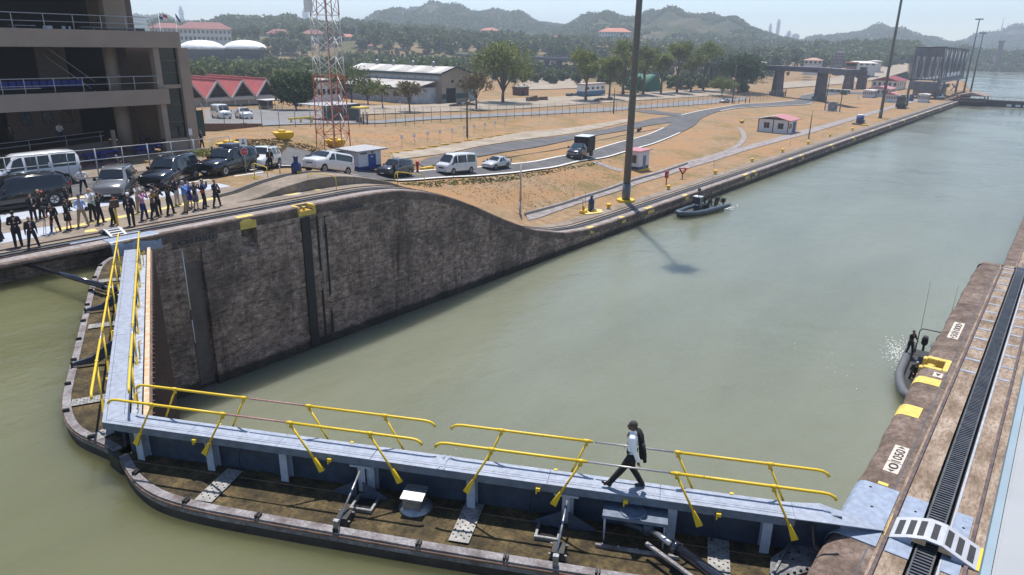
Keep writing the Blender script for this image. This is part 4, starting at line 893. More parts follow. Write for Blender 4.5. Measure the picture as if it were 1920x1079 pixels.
def palm(label, px, base, top, wpx, n=16):
    b0 = G(px, base); H = (base-top)/ppm(b0); rx = wpx/2/ppm(b0); t = thing('palm_tree', label, 'palm tree', b0, random.random()*6)
    M().path([(0, 0, -.2), (.1, 0, H*.4), (.15, .05, H*.68)], [.2, .16, .13], 8).build('trunk', BARK, t); f = M()
    for i in range(n):
        a = i*2.4; up_ = .9 if i < n*.6 else .2; pts = []
        for k in range(6):
            u = k/5; r_ = rx*1.1*u; z = H*.68+H*.32*up_*math.sin(u*2.2)-u*u*H*.22*(1.3-up_); pts.append(Vector((r_*math.cos(a), r_*math.sin(a), z)))
        for k in range(5):
            q, q2 = pts[k], pts[k+1]; sd = Vector((-math.sin(a), math.cos(a), 0))*(rx*.16*(1-k/6.5)); dn = Vector((0, 0, -rx*.13))
            f.add([q, q2, q2+sd+dn, q+sd+dn], [(0, 1, 2, 3)]); f.add([q, q2, q2-sd+dn, q-sd+dn], [(0, 1, 2, 3)])
    f.build('fronds', LF_PALM, t, fix=False)
palm('short palm with yellowing fronds in front of the shed', 718, 204, 157, 36)
palm('palm tree beside the white domed tanks', 504, 128, 88, 26)
palm('small palm at the corner of the balcony building', 353, 195, 178, 16, 12)
# bare grey tree
b0 = G(1415, 120); t = thing('bare_tree', 'bare grey tree with spreading leafless branches above the dark rounded tree', 'tree', b0); k_ = 1/ppm(b0); tr = M(); tw = M()
def br(p0, d, L, r_, dep, m):
    p1 = p0+d*L; m.path([p0, (p0+p1)/2+Vector(RNG.normal(size=3)*L*.05), p1], [r_, r_*.8, r_*.55], 5)
    if dep:
        for i in range(3 if dep > 1 else 4):
            v = Vector(RNG.normal(size=3)); v = (d*1.1+(v-d*v.dot(d)).normalized()*.75).normalized(); v.z = max(v.z, .05); br(p1, v, L*.62, r_*.55, dep-1, tw)
br(Vector((0, 0, 0)), Vector((0, 0, 1)), 20*k_, 1.4*k_, 4, tr); tr.build('trunk', BARK, t); tw.build('branches', mat('grey_twigs', (.22, .20, .18), .9), t)
# woods read as one mass: canopy clumps over the low land
def woods(name, label, regions, m, nper=90, leaf=1.3, hs=(7, 11)):
    Cs = []; Rs = []
    for poly, n, sc in regions:
        if len(poly) == 4 and not hasattr(poly[0], '__len__'):
            xx = poly[0]+RNG.random(n)*(poly[1]-poly[0]); dd = poly[2]+RNG.random(n)*(poly[3]-poly[2]); w_ = np.array([PD(a_, 95, b_) for a_, b_ in zip(xx, dd)]); w_[:, 2] = g(w_[:, 0], w_[:, 1])
        else: w_ = None
        poly = np.array(poly, float) if w_ is None else np.array([(0, 0), (1, 0), (1, 1), (0, 1.)]); x0, y0 = poly.min(0); x1, y1 = poly.max(0); pts = []
        while len(pts) < (n if w_ is None else 1):
            q = RNG.random(2)*[x1-x0, y1-y0]+[x0, y0]; c = False; L = len(poly)
            for i in range(L):
                a, b = poly[i], poly[(i+1) % L]
                if (a[1] > q[1]) != (b[1] > q[1]) and q[0] < (b[0]-a[0])*(q[1]-a[1])/(b[1]-a[1])+a[0]: c = not c
            if c: pts.append(q)
        pts = np.array(pts); w_ = Gv(pts[:, 0], pts[:, 1]) if w_ is None else w_
        for q in w_:
            h = (hs[0]+RNG.random()*(hs[1]-hs[0]))*sc
            for k in range(4):
                a = RNG.random()*6.28; r_ = h*.28*RNG.random(); Cs.append((q[0]+r_*math.cos(a), q[1]+r_*math.sin(a), q[2]+h*(.45+.35*RNG.random()))); Rs.append((h*.27, h*.27, h*.24))
            Cs.append((q[0], q[1], q[2]+h*.25)); Rs.append((h*.3, h*.3, h*.3))
    V_, F_ = leafquads(np.array(Cs), np.array(Rs), nper, leaf); o = npmesh(name, V_, F_, m, kind='stuff'); tag(o, label, 'woods'); return o
woods('woods', 'belt of green scrub woods behind the sheds and red roofs', [([(345, 175), (345, 140), (620, 128), (640, 165), (520, 165)], 210, .8), ([(640, 128), (640, 118), (880, 128), (880, 150)], 110, .85), ([(500, 165), (560, 150), (640, 165), (640, 185), (530, 190)], 45, .7), ((500, 900, 290, 390), 120, .85), ((880, 1420, 300, 420), 150, .5)], LF_MX, 45, 1.35)
woods('woods', 'darker line of trees under the viaduct', [([(960, 150), (960, 132), (1100, 132), (1130, 150)], 50, .42), ([(870, 136), (1100, 132), (1450, 142), (1450, 150), (1100, 146), (870, 150)], 110, .4), ([(1420, 128), (1600, 122), (1600, 127), (1440, 134)], 40, .9)], LF_DK, 60, 1.25)
woods('woods', 'hazy tree line below the hillside houses', [((330, 700, 560, 680), 90, 1.0), ((680, 1120, 520, 720), 240, 1.0), ((1080, 1480, 500, 760), 230, 1.0), ((1460, 1720, 560, 720), 70, .9)], LF_MX, 40, 2.2, (8, 13))
woods('scrub', 'dry scrub and bushes on the earth bank', [((620, 1100, 400, 540), 110, .35), ([(1180, 130), (1500, 134), (1480, 142), (1180, 138)], 50, .3)], LF_DRY, 30, 1.2)
STRAW = leafmat('straw_grass', (.16, .11, .05), (.28, .2, .1), (.4, .3, .16))
# grass tufts and weeds over the near banks
def tufts(name, label, poly, n, m, h=.16):
    poly = np.array(poly, float); x0, y0 = poly.min(0); x1, y1 = poly.max(0); q = RNG.random((n*3, 2))*[x1-x0, y1-y0]+[x0, y0]; L = len(poly); c = np.zeros(len(q), bool)
    for i in range(L):
        a, b = poly[i], poly[(i+1) % L]
        if a[1] == b[1]: continue
        c ^= ((a[1] > q[:, 1]) != (b[1] > q[:, 1])) & (q[:, 0] < (b[0]-a[0])*(q[:, 1]-a[1])/(b[1]-a[1])+a[0])
    q = q[c][:n]; w_ = Gv(q[:, 0], q[:, 1]); w_[:, 2] += h*.3
    V_, F_ = leafquads(w_, np.tile([h*1.6, h*1.6, h*.5], (len(w_), 1)), 7, h*1.6); o = npmesh(name, V_, F_, m, kind='stuff'); tag(o, label, 'grass'); return o
tufts('dry_grass', 'tufts of dry grass on the bank below the road', [(750, 348), (960, 330), (1180, 292), (1160, 340), (985, 398), (900, 380), (830, 355)], 600, STRAW, .06)
tufts('dry_grass', 'dry grass tufts on the slope behind the parked vehicles', [(400, 245), (690, 240), (960, 224), (960, 262), (720, 300), (560, 285), (400, 270)], 320, STRAW, .06)
tufts('weeds', 'green weeds along the top of the road bank', [(745, 345), (960, 329), (1130, 302), (1125, 308), (960, 340), (800, 352)], 1200, LF_MX, .09)
tufts('weeds', 'olive weeds on the mound by the yellow float', [(440, 262), (520, 262), (590, 275), (590, 290), (450, 280)], 500, LF_DRY, .12)
# hills: real ridges, each a surface from its foot over the crest and down behind, clothed in tree clumps
def hillmat(name, c1, c2, c3, c4):
    m, t, b = _nodes(name); n = noise(t, .012, 6, .65, obj=False); n2 = noise(t, .08, 4, .7, obj=False, seed=3)
    a = ramp(t, n.outputs[0], [(.36, c1), (.47, c2), (.56, c3), (.68, c4)]); c = mixc(t, ramp(t, n2.outputs[0], [(.4, (.7, .7, .7)), (.55, (0, 0, 0))]).outputs[0], a.outputs[0], c1)
    t.links.new(c, b.inputs['Base Color']); b.inputs['Roughness'].default_value = .95; b.inputs['Specular IOR Level'].default_value = .05; bump(t, b, n2.outputs[0], 6, .8); return m
HILLM = hillmat('wooded_hill', (.028, .04, .018), (.055, .07, .03), (.10, .09, .05), (.19, .135, .09))
def ridge(label, crest, D, front=.7, back=1.3, ntree=500, seed=0, tr=7, m=LF_MX, dry=0):
    cx = np.array([c[0] for c in crest], float); cy = np.array([c[1] for c in crest], float); xs = np.linspace(cx[0], cx[-1], max(40, int((cx[-1]-cx[0])/6))); ys = np.interp(xs, cx, cy)
    rows = np.r_[np.linspace(front, 1, 13), np.linspace(1, back, 6)[1:]]; rg_ = np.random.default_rng(seed); V_ = []; prof = []
    ph = rg_.random(8)*6.28
    for j, f in enumerate(rows):
        u = (f-front)/(1-front) if f <= 1 else (back-f)/(back-1); hgt = np.sin(np.clip(u, 0, 1)*math.pi/2)**1.15
        for i, x in enumerate(xs):
            q = PD(x, ys[i], D); zc = q[2]-tr*.5; end = min(1, (x-cx[0])/40, (cx[-1]-x)/40); base = 2.0 if D < 1500 else 4
            if x > 1780: base = -11
            p_ = PD(x, 90, D*f); wob = 1+.10*math.sin(x*.05+ph[0]+f*9)*(1-abs(f-1)*1.2)+.07*math.sin(x*.11+ph[1]-f*21)
            fo = hgt if f != 1 else 1
            V_.append((p_[0], p_[1], base+(zc-base)*fo*(1 if f == 1 else wob)))
    n = len(xs); o = npmesh('hill', V_, grid_faces(len(rows), n), HILLM, smooth=True, kind='structure'); V_ = np.array(V_).reshape(len(rows), n, 3)
    if ntree:
        a = rg_.random(ntree)*(n-1.01); b = rg_.random(ntree)**.8*12.9; i = a.astype(int); j = b.astype(int); fa = (a-i)[:, None]; fb = (b-j)[:, None]
        c = (V_[j, i]*(1-fa)+V_[j, i+1]*fa)*(1-fb)+(V_[j+1, i]*(1-fa)+V_[j+1, i+1]*fa)*fb
        # clearings: leave trees out where a slow pattern says so
        kk = np.sin(c[:, 0]*.013+ph[2])+np.sin(c[:, 1]*.017+ph[3])+.6*np.sin((c[:, 0]+c[:, 1])*.03+ph[4]); c = c[kk > (-1.6+dry*1.5)]
        c[:, 2] += tr*.35; rr = tr*(.55+.7*rg_.random(len(c))); V2, F2 = leafquads(c, np.c_[rr, rr, rr*.75], 20, tr*.66); f = npmesh('hill_forest', V2, F2, m, kind='stuff'); tag(f, label, 'forest')
ridge('forest on the low rise behind the tanks and lattice tower', [(290, 44), (330, 42), (400, 44), (430, 38), (455, 31), (500, 33), (540, 37), (600, 41), (660, 43), (720, 46), (800, 52), (900, 62), (1000, 72)], 900, .75, 1.2, 1890, 1, 5.0)
ridge('forest on the broad hill left of centre', [(660, 60), (690, 43), (715, 27), (745, 20), (790, 14), (830, 14), (880, 20), (930, 24), (975, 32), (1010, 42), (1040, 48), (1090, 56), (1150, 70)], 1500, .62, 1.2, 3150, 2, 6.2, dry=.2)
ridge('forest on the central hill behind the white hotel', [(990, 74), (1040, 52), (1080, 41), (1120, 32), (1160, 31), (1200, 33), (1240, 26), (1270, 25), (1310, 29), (1350, 38), (1400, 50), (1440, 66), (1480, 78), (1530, 92)], 1350, .55, 1.2, 3990, 3, 5.6, dry=.55)
ridge('forest on the low rise before the twin peaked hill', [(1380, 104), (1430, 92), (1480, 84), (1560, 80), (1620, 82), (1680, 79), (1710, 82), (1740, 96), (1760, 108)], 850, .8, 1.2, 1680, 4, 5.0)
ridge('hazy forest on the twin peaked hill right of the city towers', [(1470, 90), (1510, 76), (1560, 67), (1600, 62), (1650, 53), (1690, 57), (1730, 70), (1770, 81), (1830, 84), (1880, 90), (1960, 96)], 1900, .7, 1.2, 2520, 5, 7.4)
ridge('hazy forest on the hill with aerials at the right edge', [(1740, 92), (1790, 84), (1840, 64), (1880, 54), (1930, 51), (1990, 53), (2060, 62), (2160, 88), (2250, 96)], 2300, .75, 1.15, 1890, 6, 8.7)
ridge('mangrove shore across the water at the right', [(1770, 112), (1795, 92), (1840, 93), (1890, 100), (1930, 104), (1990, 106), (2100, 110), (2200, 112)], 1050, .93, 1.15, 1470, 7, 5.0)
ridge('faint forest on the far ridge behind the flags', [(230, 40), (260, 29), (290, 31), (320, 36), (370, 42), (430, 46)], 1900, .8, 1.1, 525, 8, 7.4)
# ------------------------------------------------------------------ buildings and structures on land
def along(C0, axis, xt, z=None):
    """length from C0 along +X or +Y until the photo column xt is reached"""
    lo, hi = -200.0, 600.0; v = np.array([1, 0, 0]) if axis == 'x' else np.array([0, 1, 0])
    best = min(np.linspace(-120, 200, 1601), key=lambda L: abs(pj(C0+v*L)[0]-xt) if (C0+v*L-CAMC) @ FW > 5 else 1e9); return float(best)
BEIGE = mat('building_beige', (.30, .235, .19), .8, var=.1, scale=.6); BEIGE2 = mat('building_beige_shaded', (.15, .115, .10), .85, var=.15)  # BEIGE2: the beige darkened, indoor shade put into the colour
DARKIN = mat('dark_interior', (.009, .008, .008), .9); BGLASS = mat('bronze_glass', (.012, .012, .012), .12, var=.1); RAILM = mat('rail_grey', (.40, .41, .43), .45, metal=.3, var=.1)  # DARKIN: near-black colour standing in for shade inside storeys and openings
BLUESEAT = mat('blue_plastic', (.015, .03, .30), .5)
t = thing('visitor_building', 'beige balconied building with dark open storeys at the upper left', 'building', (28.1, 61.4, 0))
def bb(nm, x0, x1, y0, y1, z0, z1, m=BEIGE, par=None, bev=0): return M().box(x0-28.1, x1-28.1, y0-61.4, y1-61.4, z0, z1).build(nm, m, par or t, bevel=bev)
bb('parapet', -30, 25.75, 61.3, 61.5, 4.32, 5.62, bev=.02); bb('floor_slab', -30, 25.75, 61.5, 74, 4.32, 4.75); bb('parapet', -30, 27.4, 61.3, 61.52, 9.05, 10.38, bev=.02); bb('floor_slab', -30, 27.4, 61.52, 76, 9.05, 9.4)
bb('roof', -30, 25.2, 60.9, 77, 14.0, 14.5); bb('back_wall', -30, 27.9, 75.8, 76, 0, 9.05, DARKIN); bb('back_wall', -30, 25.2, 73.4, 73.6, 9.4, 14.0, DARKIN)  # roof above the view and widened back wall, added to darken the storeys
bb('corner_pillar', 27.15, 28.1, 61.55, 62.5, 0, 9.04, bev=.02); bb('corner_pillar', 25.0, 25.5, 61.6, 62.4, 1.0, 9.04, bev=.02); bb('low_wall', 25.0, 28.05, 61.7, 62.3, 0, 1.25)
bb('side_wall', 27.9, 28.09, 62.5, 76, 0, 9.04); bb('upper_side_wall', 25.05, 25.2, 67, 76, 9.4, 14); bb('mullion', 25.5, 27.15, 61.7, 62.1, 5.62, 5.95)  # side walls added to shut sunlight out of the storeys
for z0, z1 in ((1.25, 5.62), (5.95, 9.04)):
    gp = bb('glass_bay', 25.5, 27.15, 61.95, 62.0, z0, z1, BGLASS)
    for k in (1, 2): bb('glazing_bar', 25.5, 27.15, 61.90, 61.95, z0+(z1-z0)*k/3-.04, z0+(z1-z0)*k/3+.04, mat('bronze_bar', (.10, .07, .05), .5), gp)
for x, y, z0, z1, r_ in ((23.2, 65.4, 0, 4.32, .62), (23.0, 65.4, 4.75, 9.05, .55)): M().tube((x-28.1, y-61.4, z0), (x-28.1, y-61.4, z1), r_, n=24).build('round_column', BEIGE, t)
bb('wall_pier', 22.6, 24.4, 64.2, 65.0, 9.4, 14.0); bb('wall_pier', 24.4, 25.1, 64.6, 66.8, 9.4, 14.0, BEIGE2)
bb('inner_wall', 23.6, 24.9, 66.5, 66.8, 0, 4.3, BEIGE2); bb('inner_wall', 15.8, 21.6, 70.3, 70.5, 1.2, 4.32, mat('pink_beige_wall', (.14, .105, .095), .85)); bb('inner_wall', 23.6, 24.9, 66.5, 66.8, 4.75, 9.05, BEIGE2); bb('inner_wall', 18.6, 21.0, 69.5, 69.7, 6.2, 9.05, mat('pink_beige_wall', (.11, .085, .08), .85))  # pink walls also darkened to paint in the indoor shade
for i, x in enumerate((17.2, 18.9, 20.5)):
    p_ = bb('picture_frame', x-.42, x+.42, 70.24, 70.3, 2.35, 3.95, mat('frame_brown', (.05, .04, .04), .6)); bb('picture', x-.34, x+.34, 70.23, 70.24, 2.45, 3.85, mat('picture_%d' % i, ((.05, .07, .10), (.08, .10, .13), (.10, .07, .05))[i], .5, var=.8, scale=3), p_)
# balcony rails
for z0, xe, posts in ((5.62, 24.9, (0, 43.7, 100, 154, 204, 251, 295)), (10.38, 25.6, (20, 80, 135, 187, 234, 284))):
    r_ = M(); r_.tube((-58, .05, z0+1.1), (xe-28.1, .05, z0+1.1), .035); r_.tube((-58, .05, z0+.55), (xe-28.1, .05, z0+.55), .025); r_.build('balcony_rail', RAILM, t)
    for px in posts:
        q = PY(px, 150 if z0 < 8 else 30, 61.45); M().tube((q[0]-28.1, .05, z0), (q[0]-28.1, .05, z0+1.1), .035).build('balcony_post', RAILM, t)
    for k in range(12): M().tube((-18-k*2.7, .05, z0), (-18-k*2.7, .05, z0+1.1), .035).build('balcony_post', RAILM, t)
for k in range(15):
    x = 12.6+k*.56; s_ = M().box(-.22, .22, -.05, .0, .3, .78).box(-.22, .22, -.42, 0, .27, .31); s_.build('seat', BLUESEAT, t, loc=(x-28.1, 4.8, 5.55)) if k == 0 else None
    if k: c_ = [o for o in t.children if o.name.startswith('seat')][0].copy(); COL.objects.link(c_); c_.location.x = x-28.1
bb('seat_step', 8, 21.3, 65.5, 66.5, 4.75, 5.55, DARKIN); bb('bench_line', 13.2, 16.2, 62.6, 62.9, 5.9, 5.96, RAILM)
st = M()
for k in (-.0, .9): st.tube((18.6-28.1, 6.5, 8.4+k), (21.9-28.1, 5.2, 5.2+k), .04)
st.build('stair_rail', RAILM, t)
# ramp and benches at ground level
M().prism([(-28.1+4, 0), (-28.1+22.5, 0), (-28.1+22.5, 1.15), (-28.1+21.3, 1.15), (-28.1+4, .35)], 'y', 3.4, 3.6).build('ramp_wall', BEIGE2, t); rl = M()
for k in (.9, .5): rl.tube((-24, 3.5, .35+k), (-6.9, 3.5, 1.15+k*.95), .03)
for i in range(7): rl.tube((-24+i*2.8, 3.5, .4), (-24+i*2.8, 3.5, 1.3+i*.12), .03)
rl.build('ramp_rail', RAILM, t); bb('ramp_post', 21.6, 21.9, 64.3, 64.6, 0, 2.1, BEIGE)
# furniture on the terraces
def chair(label, x, y, z, m, rz=0, group=None, name='terrace_chair'):
    t_ = thing(name, label, 'chair', (x, y, z), rz, group)
    M().box(-.21, .21, -.2, .22, .43, .46).build('seat', m, t_); M().box(-.21, .21, .2, .23, .5, .88).build('backrest', m, t_)
    for a in (-.19, .19):
        for b_ in (-.18, .2): M().tube((a, b_, 0), (a, b_, .45 if b_ < 0 else .88), .015, n=5).build('leg', m, t_)
    return t_
WCH = mat('white_plastic_chair', (.55, .60, .66), .5)
for i, (px, lb) in enumerate(((86, 'white chair behind the rail, leftmost of the white ones on the top terrace'), (95, 'white chair second from the left on the top terrace'), (122, 'white chair second from the right on the top terrace'), (134, 'white chair beside a rail post, rightmost white one on the top terrace'))):
    q = PY(px, 40, 63.2); chair(lb, q[0], 63.2, 9.4+.35, WCH, .3*i)
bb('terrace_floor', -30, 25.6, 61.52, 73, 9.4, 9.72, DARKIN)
for i, (px, lb) in enumerate(((40, 'long pale table top at the left of the top terrace'), (165, 'table in the middle of the top terrace'), (210, 'table right of the middle on the top terrace'), (250, 'table at the open right end of the top terrace'))):
    q = PY(px, 40, 63.4); t_ = thing('terrace_table', lb, 'table', (q[0], 63.4, 9.72)); M().box(-.8, .8, -.4, .4, .86, .90).build('tabletop', RAILM, t_)
    for a in (-.7, .7):
        for b_ in (-.33, .33): M().tube((a, b_, 0), (a, b_, .86), .02, n=5).build('leg', DGREY, t_)
for i, (px, lb) in enumerate(((258, 'dark chair at the open right end of the top terrace, left'), (268, 'dark chair at the open right end of the top terrace, right'), (28, 'dark chair by the long table at the far left of the top terrace'), (178, 'dark chair beside the middle table of the top terrace'))):
    q = PY(px, 40, 62.6); chair(lb, q[0], 62.6, 9.72, DGREY, .2*i)
for i, (px, py, lb) in enumerate(((175, 292, 'blue bench table left of the fence post outside the building'), (205, 287, 'blue bench table in the middle outside the building'), (266, 280, 'blue bench table by the wide column'), (295, 273, 'blue bench table at the right end below the glass bay'), (30, 318, 'blue bench table behind the white van'))):
    q = P(px, py, .6); t_ = thing('picnic_table', lb, 'picnic table', (q[0], q[1], .03)); M().box(-.75, .75, -.3, .3, .68, .73).build('tabletop', BLUESEAT, t_)
    for a in (-1, 1): M().box(-.75, .75, a*.62-.12, a*.62+.12, .40, .44).build('bench', BLUESEAT, t_)
    for a in (-.55, .55): M().box(a-.03, a+.03, -.6, .6, 0, .66, taper=.3).build('leg', DGREY, t_)
q = P(272, 282, .03); t_ = thing('litter_bin', 'dark litter bin with a blue base by the round column', 'bin', (q[0], q[1], .03)); M().tube((0, 0, 0), (0, 0, .5), .36, n=16).build('base', mat('bin_blue', (.03, .1, .35), .5), t_); M().lathe([(.34, .5), (.36, 1.15), (.28, 1.3), (.3, 1.32), (0, 1.45)], n=16).build('lid', BLACK, t_)
# tall pipe railing between car park and building
t = thing('pipe_railing', 'tall grey pipe railing between the car park and the building', 'railing', (0, 0, 0))
pp = [np.array([x, 51.9, 0]) for x in (4, 7.7, 11.4, 15.1, 18.8, 22.4, 25.5)]
for i, q in enumerate(pp):
    M().tube((q[0], q[1], 0), (q[0], q[1], 2.35), .05).build('post', RAILM, t)
    if i < len(pp)-1:
        q2 = pp[i+1]; mx_ = (q+q2)/2; M().tube((mx_[0], mx_[1], 0), (mx_[0], mx_[1], 2.3), .03).build('post', RAILM, t)
        for z in (2.3, 1.55): M().tube((q[0], q[1], z), (q2[0], q2[1], z), .03).build('rail', RAILM, t)
# ---- perimeter fence
FP = [G(*q) for q in ((384, 243), (463, 241), (592, 237), (705, 238), (820, 228.5), (960, 221.5), (1085, 215), (1197, 207), (1335, 197), (1400, 190), (1473, 182))]
FENM = mat('fence_post_grey', (.22, .22, .22), .6)
def meshmat():
    m, t_, b = _nodes('chain_link'); b.inputs['Base Color'].default_value = (.30, .30, .30, 1); b.inputs['Alpha'].default_value = .13; b.inputs['Roughness'].default_value = .6; return m
CHAIN = meshmat()
t = thing('perimeter_fence', 'long chain link fence with grey posts running behind the grass bank', 'fence', (0, 0, 0))
L_ = [np.linalg.norm(FP[i+1][:2]-FP[i][:2]) for i in range(len(FP)-1)]; tot = sum(L_); cum = np.r_[0, np.cumsum(L_)]; n = int(tot/3.1); prev = None
post0 = None
for i in range(n+1):
    s_ = tot*i/n; x = np.interp(s_, cum, [q[0] for q in FP]); y = np.interp(s_, cum, [q[1] for q in FP]); z = g1(x, y)
    if post0 is None: post0 = M().tube((0, 0, -.2), (0, 0, 2.75), .05, n=6).tube((0, 0, 2.75), (0, .25, 2.95), .03, n=5).build('fence_post', FENM, t, loc=(x, y, z))
    else: c_ = post0.copy(); COL.objects.link(c_); c_.location = (x, y, z)
    if prev is not None:
        M().add([(*prev[:2], prev[2]+.05), (x, y, z+.05), (x, y, z+2.65), (*prev[:2], prev[2]+2.65)], [(0, 1, 2, 3)]).build('mesh_panel', CHAIN, t)
        M().tube((*prev[:2], prev[2]+2.68), (x, y, z+2.68), .022, n=5).build('top_rail', FENM, t)
    prev = (x, y, z)
# ---- red zigzag roofed building
C0 = G(388, 201); gw = along(C0, 'x', 437); ROOFR = mat('red_roof_sheet', (.42, .10, .09), .6, var=.18, scale=.8, bmp=.01); TRIM = mat('white_grey_trim', (.46, .45, .44), .7, var=.15); k_ = 1/ppm(C0)
t = thing('gabled_building', 'low building with a red roof of three white edged gables', 'building', C0)
w_ = gw; zb = 12*k_*1.02; za = 46*k_*1.02; dp = 26.0; x0 = -1*w_
M().box(-2.2*w_, 2.75*w_, .8, dp, 0, zb+.6).build('wall', mat('cream_block_wall', (.36, .32, .28), .8, var=.2), t); M().box(-.35, 2.8*w_, .2, .8, zb*.75, zb+.4).build('fascia', TRIM, t)
for i in range(-2, 3):
    a, c_, b_ = i*w_, (i+.5)*w_, (i+1)*w_; r_ = thing('x', '', '') if False else None
    for (p0, p1, side) in (((a, zb+.2), (c_, za), 0), ((c_, za), (b_, zb+.2), 1)):
        M().add([(p0[0], 0, p0[1]), (p1[0], 0, p1[1]), (p1[0], dp, p1[1]), (p0[0], dp, p0[1]), (p0[0], 0, p0[1]-.15), (p1[0], 0, p1[1]-.15), (p1[0], dp, p1[1]-.15), (p0[0], dp, p0[1]-.15)], [(0, 1, 2, 3), (7, 6, 5, 4), (0, 4, 5, 1), (2, 6, 7, 3), (0, 3, 7, 4), (1, 5, 6, 2)]).build('roof_slope', ROOFR, t)
        M().add([(p0[0], -.1, p0[1]+.12), (p1[0], -.1, p1[1]+.12), (p1[0], -.1, p1[1]-.45), (p0[0], -.1, p0[1]-.45), (p0[0], .2, p0[1]+.12), (p1[0], .2, p1[1]+.12), (p1[0], .2, p1[1]-.45), (p0[0], .2, p0[1]-.45)], [(0, 1, 2, 3), (7, 6, 5, 4), (0, 4, 5, 1), (3, 2, 6, 7)]).build('barge_board', TRIM, t)
    M().tube((c_, 0, za+.1), (c_, dp, za+.1), .16, n=6).build('ridge_cap', ROOFR, t); M().add([(a+.3, .9, zb+.1), (b_-.3, .9, zb+.1), (c_, .9, za-.7)], [(0, 1, 2)]).build('gable_vent', DARKIN, t)
    for j in range(3): M().box(c_-w_*(.3-.09*j), c_+w_*(.3-.09*j), .80, .86, zb+.5+j*(za-zb)*.2, zb+.62+j*(za-zb)*.2).build('louvre', mat('louvre_brown', (.08, .05, .04), .7), t)
for i in range(5): M().box(i*w_*.55, i*w_*.55+.25, .1, .35, 0, zb*.8).build('porch_post', TRIM, t)
q = G(515, 207); t = thing('lean_to_shelter', 'small open shelter with a pale sheet roof beside the dark round tree', 'shelter', q); k_ = 1/ppm(q)
M().box(-14*k_, 20*k_, 0, 4, 17*k_, 18.5*k_).build('roof', TRIM, t); M().box(-12*k_, 18*k_, 3.5, 3.7, 0, 17*k_).build('back_wall', mat('brown_boards', (.12, .09, .07), .8), t)
for a in (-12, 3, 18): M().tube((a*k_, .2, 0), (a*k_, .2, 17*k_), .07, n=6).build('post', TRIM, t)
# ---- long shed
C0 = G(829, 194); W_ = along(C0, 'x', 879); Ln = along(C0, 'y', 655); k_ = 1/ppm(C0); ze = 55*k_; zr = 64*k_; zl = 27*k_
t = thing('long_shed', 'long tan industrial shed with a pale ribbed roof and an open dark doorway', 'shed', C0)
TAN = mat('tan_cladding', (.34, .28, .22), .7, var=.12, scale=.5); GRN = mat('dark_green_trim', (.02, .06, .07), .6); ROOFP = mat('pale_roof_sheet', (.40, .37, .34), .6, var=.2, scale=.3)
M().prism([(0, 0), (W_, 0), (W_, ze), (W_/2, zr), (0, ze)], 'y', 0, .3).build('gable_wall', TAN, t); M().box(0, .3, .3, Ln, 0, ze).build('side_wall', TAN, t); M().box(W_-.3, W_, .3, Ln, 0, ze).build('side_wall', TAN, t)
nb = 14
for i in range(nb):
    for sd in (0, 1):
        y0 = -.6+i*(Ln+.6)/nb; y1 = -.6+(i+1)*(Ln+.6)/nb-.03; xa, xb = (-.7, W_/2) if sd == 0 else (W_+.7, W_/2); m_ = mat('skylight_strip', (.60, .58, .55), .5, var=.1) if i % 3 == 1 else ROOFP
        M().add([(xa, y0, ze-.25), (xb, y0, zr+.1), (xb, y1, zr+.1), (xa, y1, ze-.25), (xa, y0, ze-.4), (xb, y0, zr-.05), (xb, y1, zr-.05), (xa, y1, ze-.4)], [(0, 1, 2, 3), (7, 6, 5, 4), (0, 4, 5, 1), (2, 6, 7, 3), (0, 3, 7, 4)]).build('roof_panel', m_, t)
M().box(-.75, -.68, -.6, Ln, ze-.75, ze-.2).build('eaves_trim', GRN, t)
for a, b_ in (((-.7, ze-.5), (W_/2, zr-.1)), ((W_/2, zr-.1), (W_+.7, ze-.5))): M().add([(a[0], -.68, a[1]), (b_[0], -.68, b_[1]), (b_[0], -.68, b_[1]+.45), (a[0], -.68, a[1]+.45), (a[0], -.6, a[1]), (b_[0], -.6, b_[1]), (b_[0], -.6, b_[1]+.45), (a[0], -.6, a[1]+.45)], [(0, 1, 2, 3), (7, 6, 5, 4), (0, 4, 5, 1), (3, 2, 6, 7)]).build('barge_board', GRN, t)
M().box(W_*.16, W_*.5, -.08, .0, 0, zl*.98).build('doorway', DARKIN, t)
for a, b_ in ((0, W_*.15), (W_*.52, W_)): M().box(a, b_, -.06, 0, zl*.25, zl*.6).build('green_band', GRN, t)
for x in (.34, .64): M().box(W_*x, W_*(x+.09), -.06, 0, ze*.66, ze*.74).build('vent_window', DARKIN, t)
for i in range(12): M().box(W_*i/12, W_*i/12+.08, -.05, 0, zl*1.05, ze-.1).build('rib', TAN, t)
for i in range(12): M().box(-.06, 0, 1+i*Ln/12.5, 1+(i+.85)*Ln/12.5, ze*.76, ze*.86).build('clerestory_pane', mat('pale_clerestory', (.4, .42, .43), .4), t)
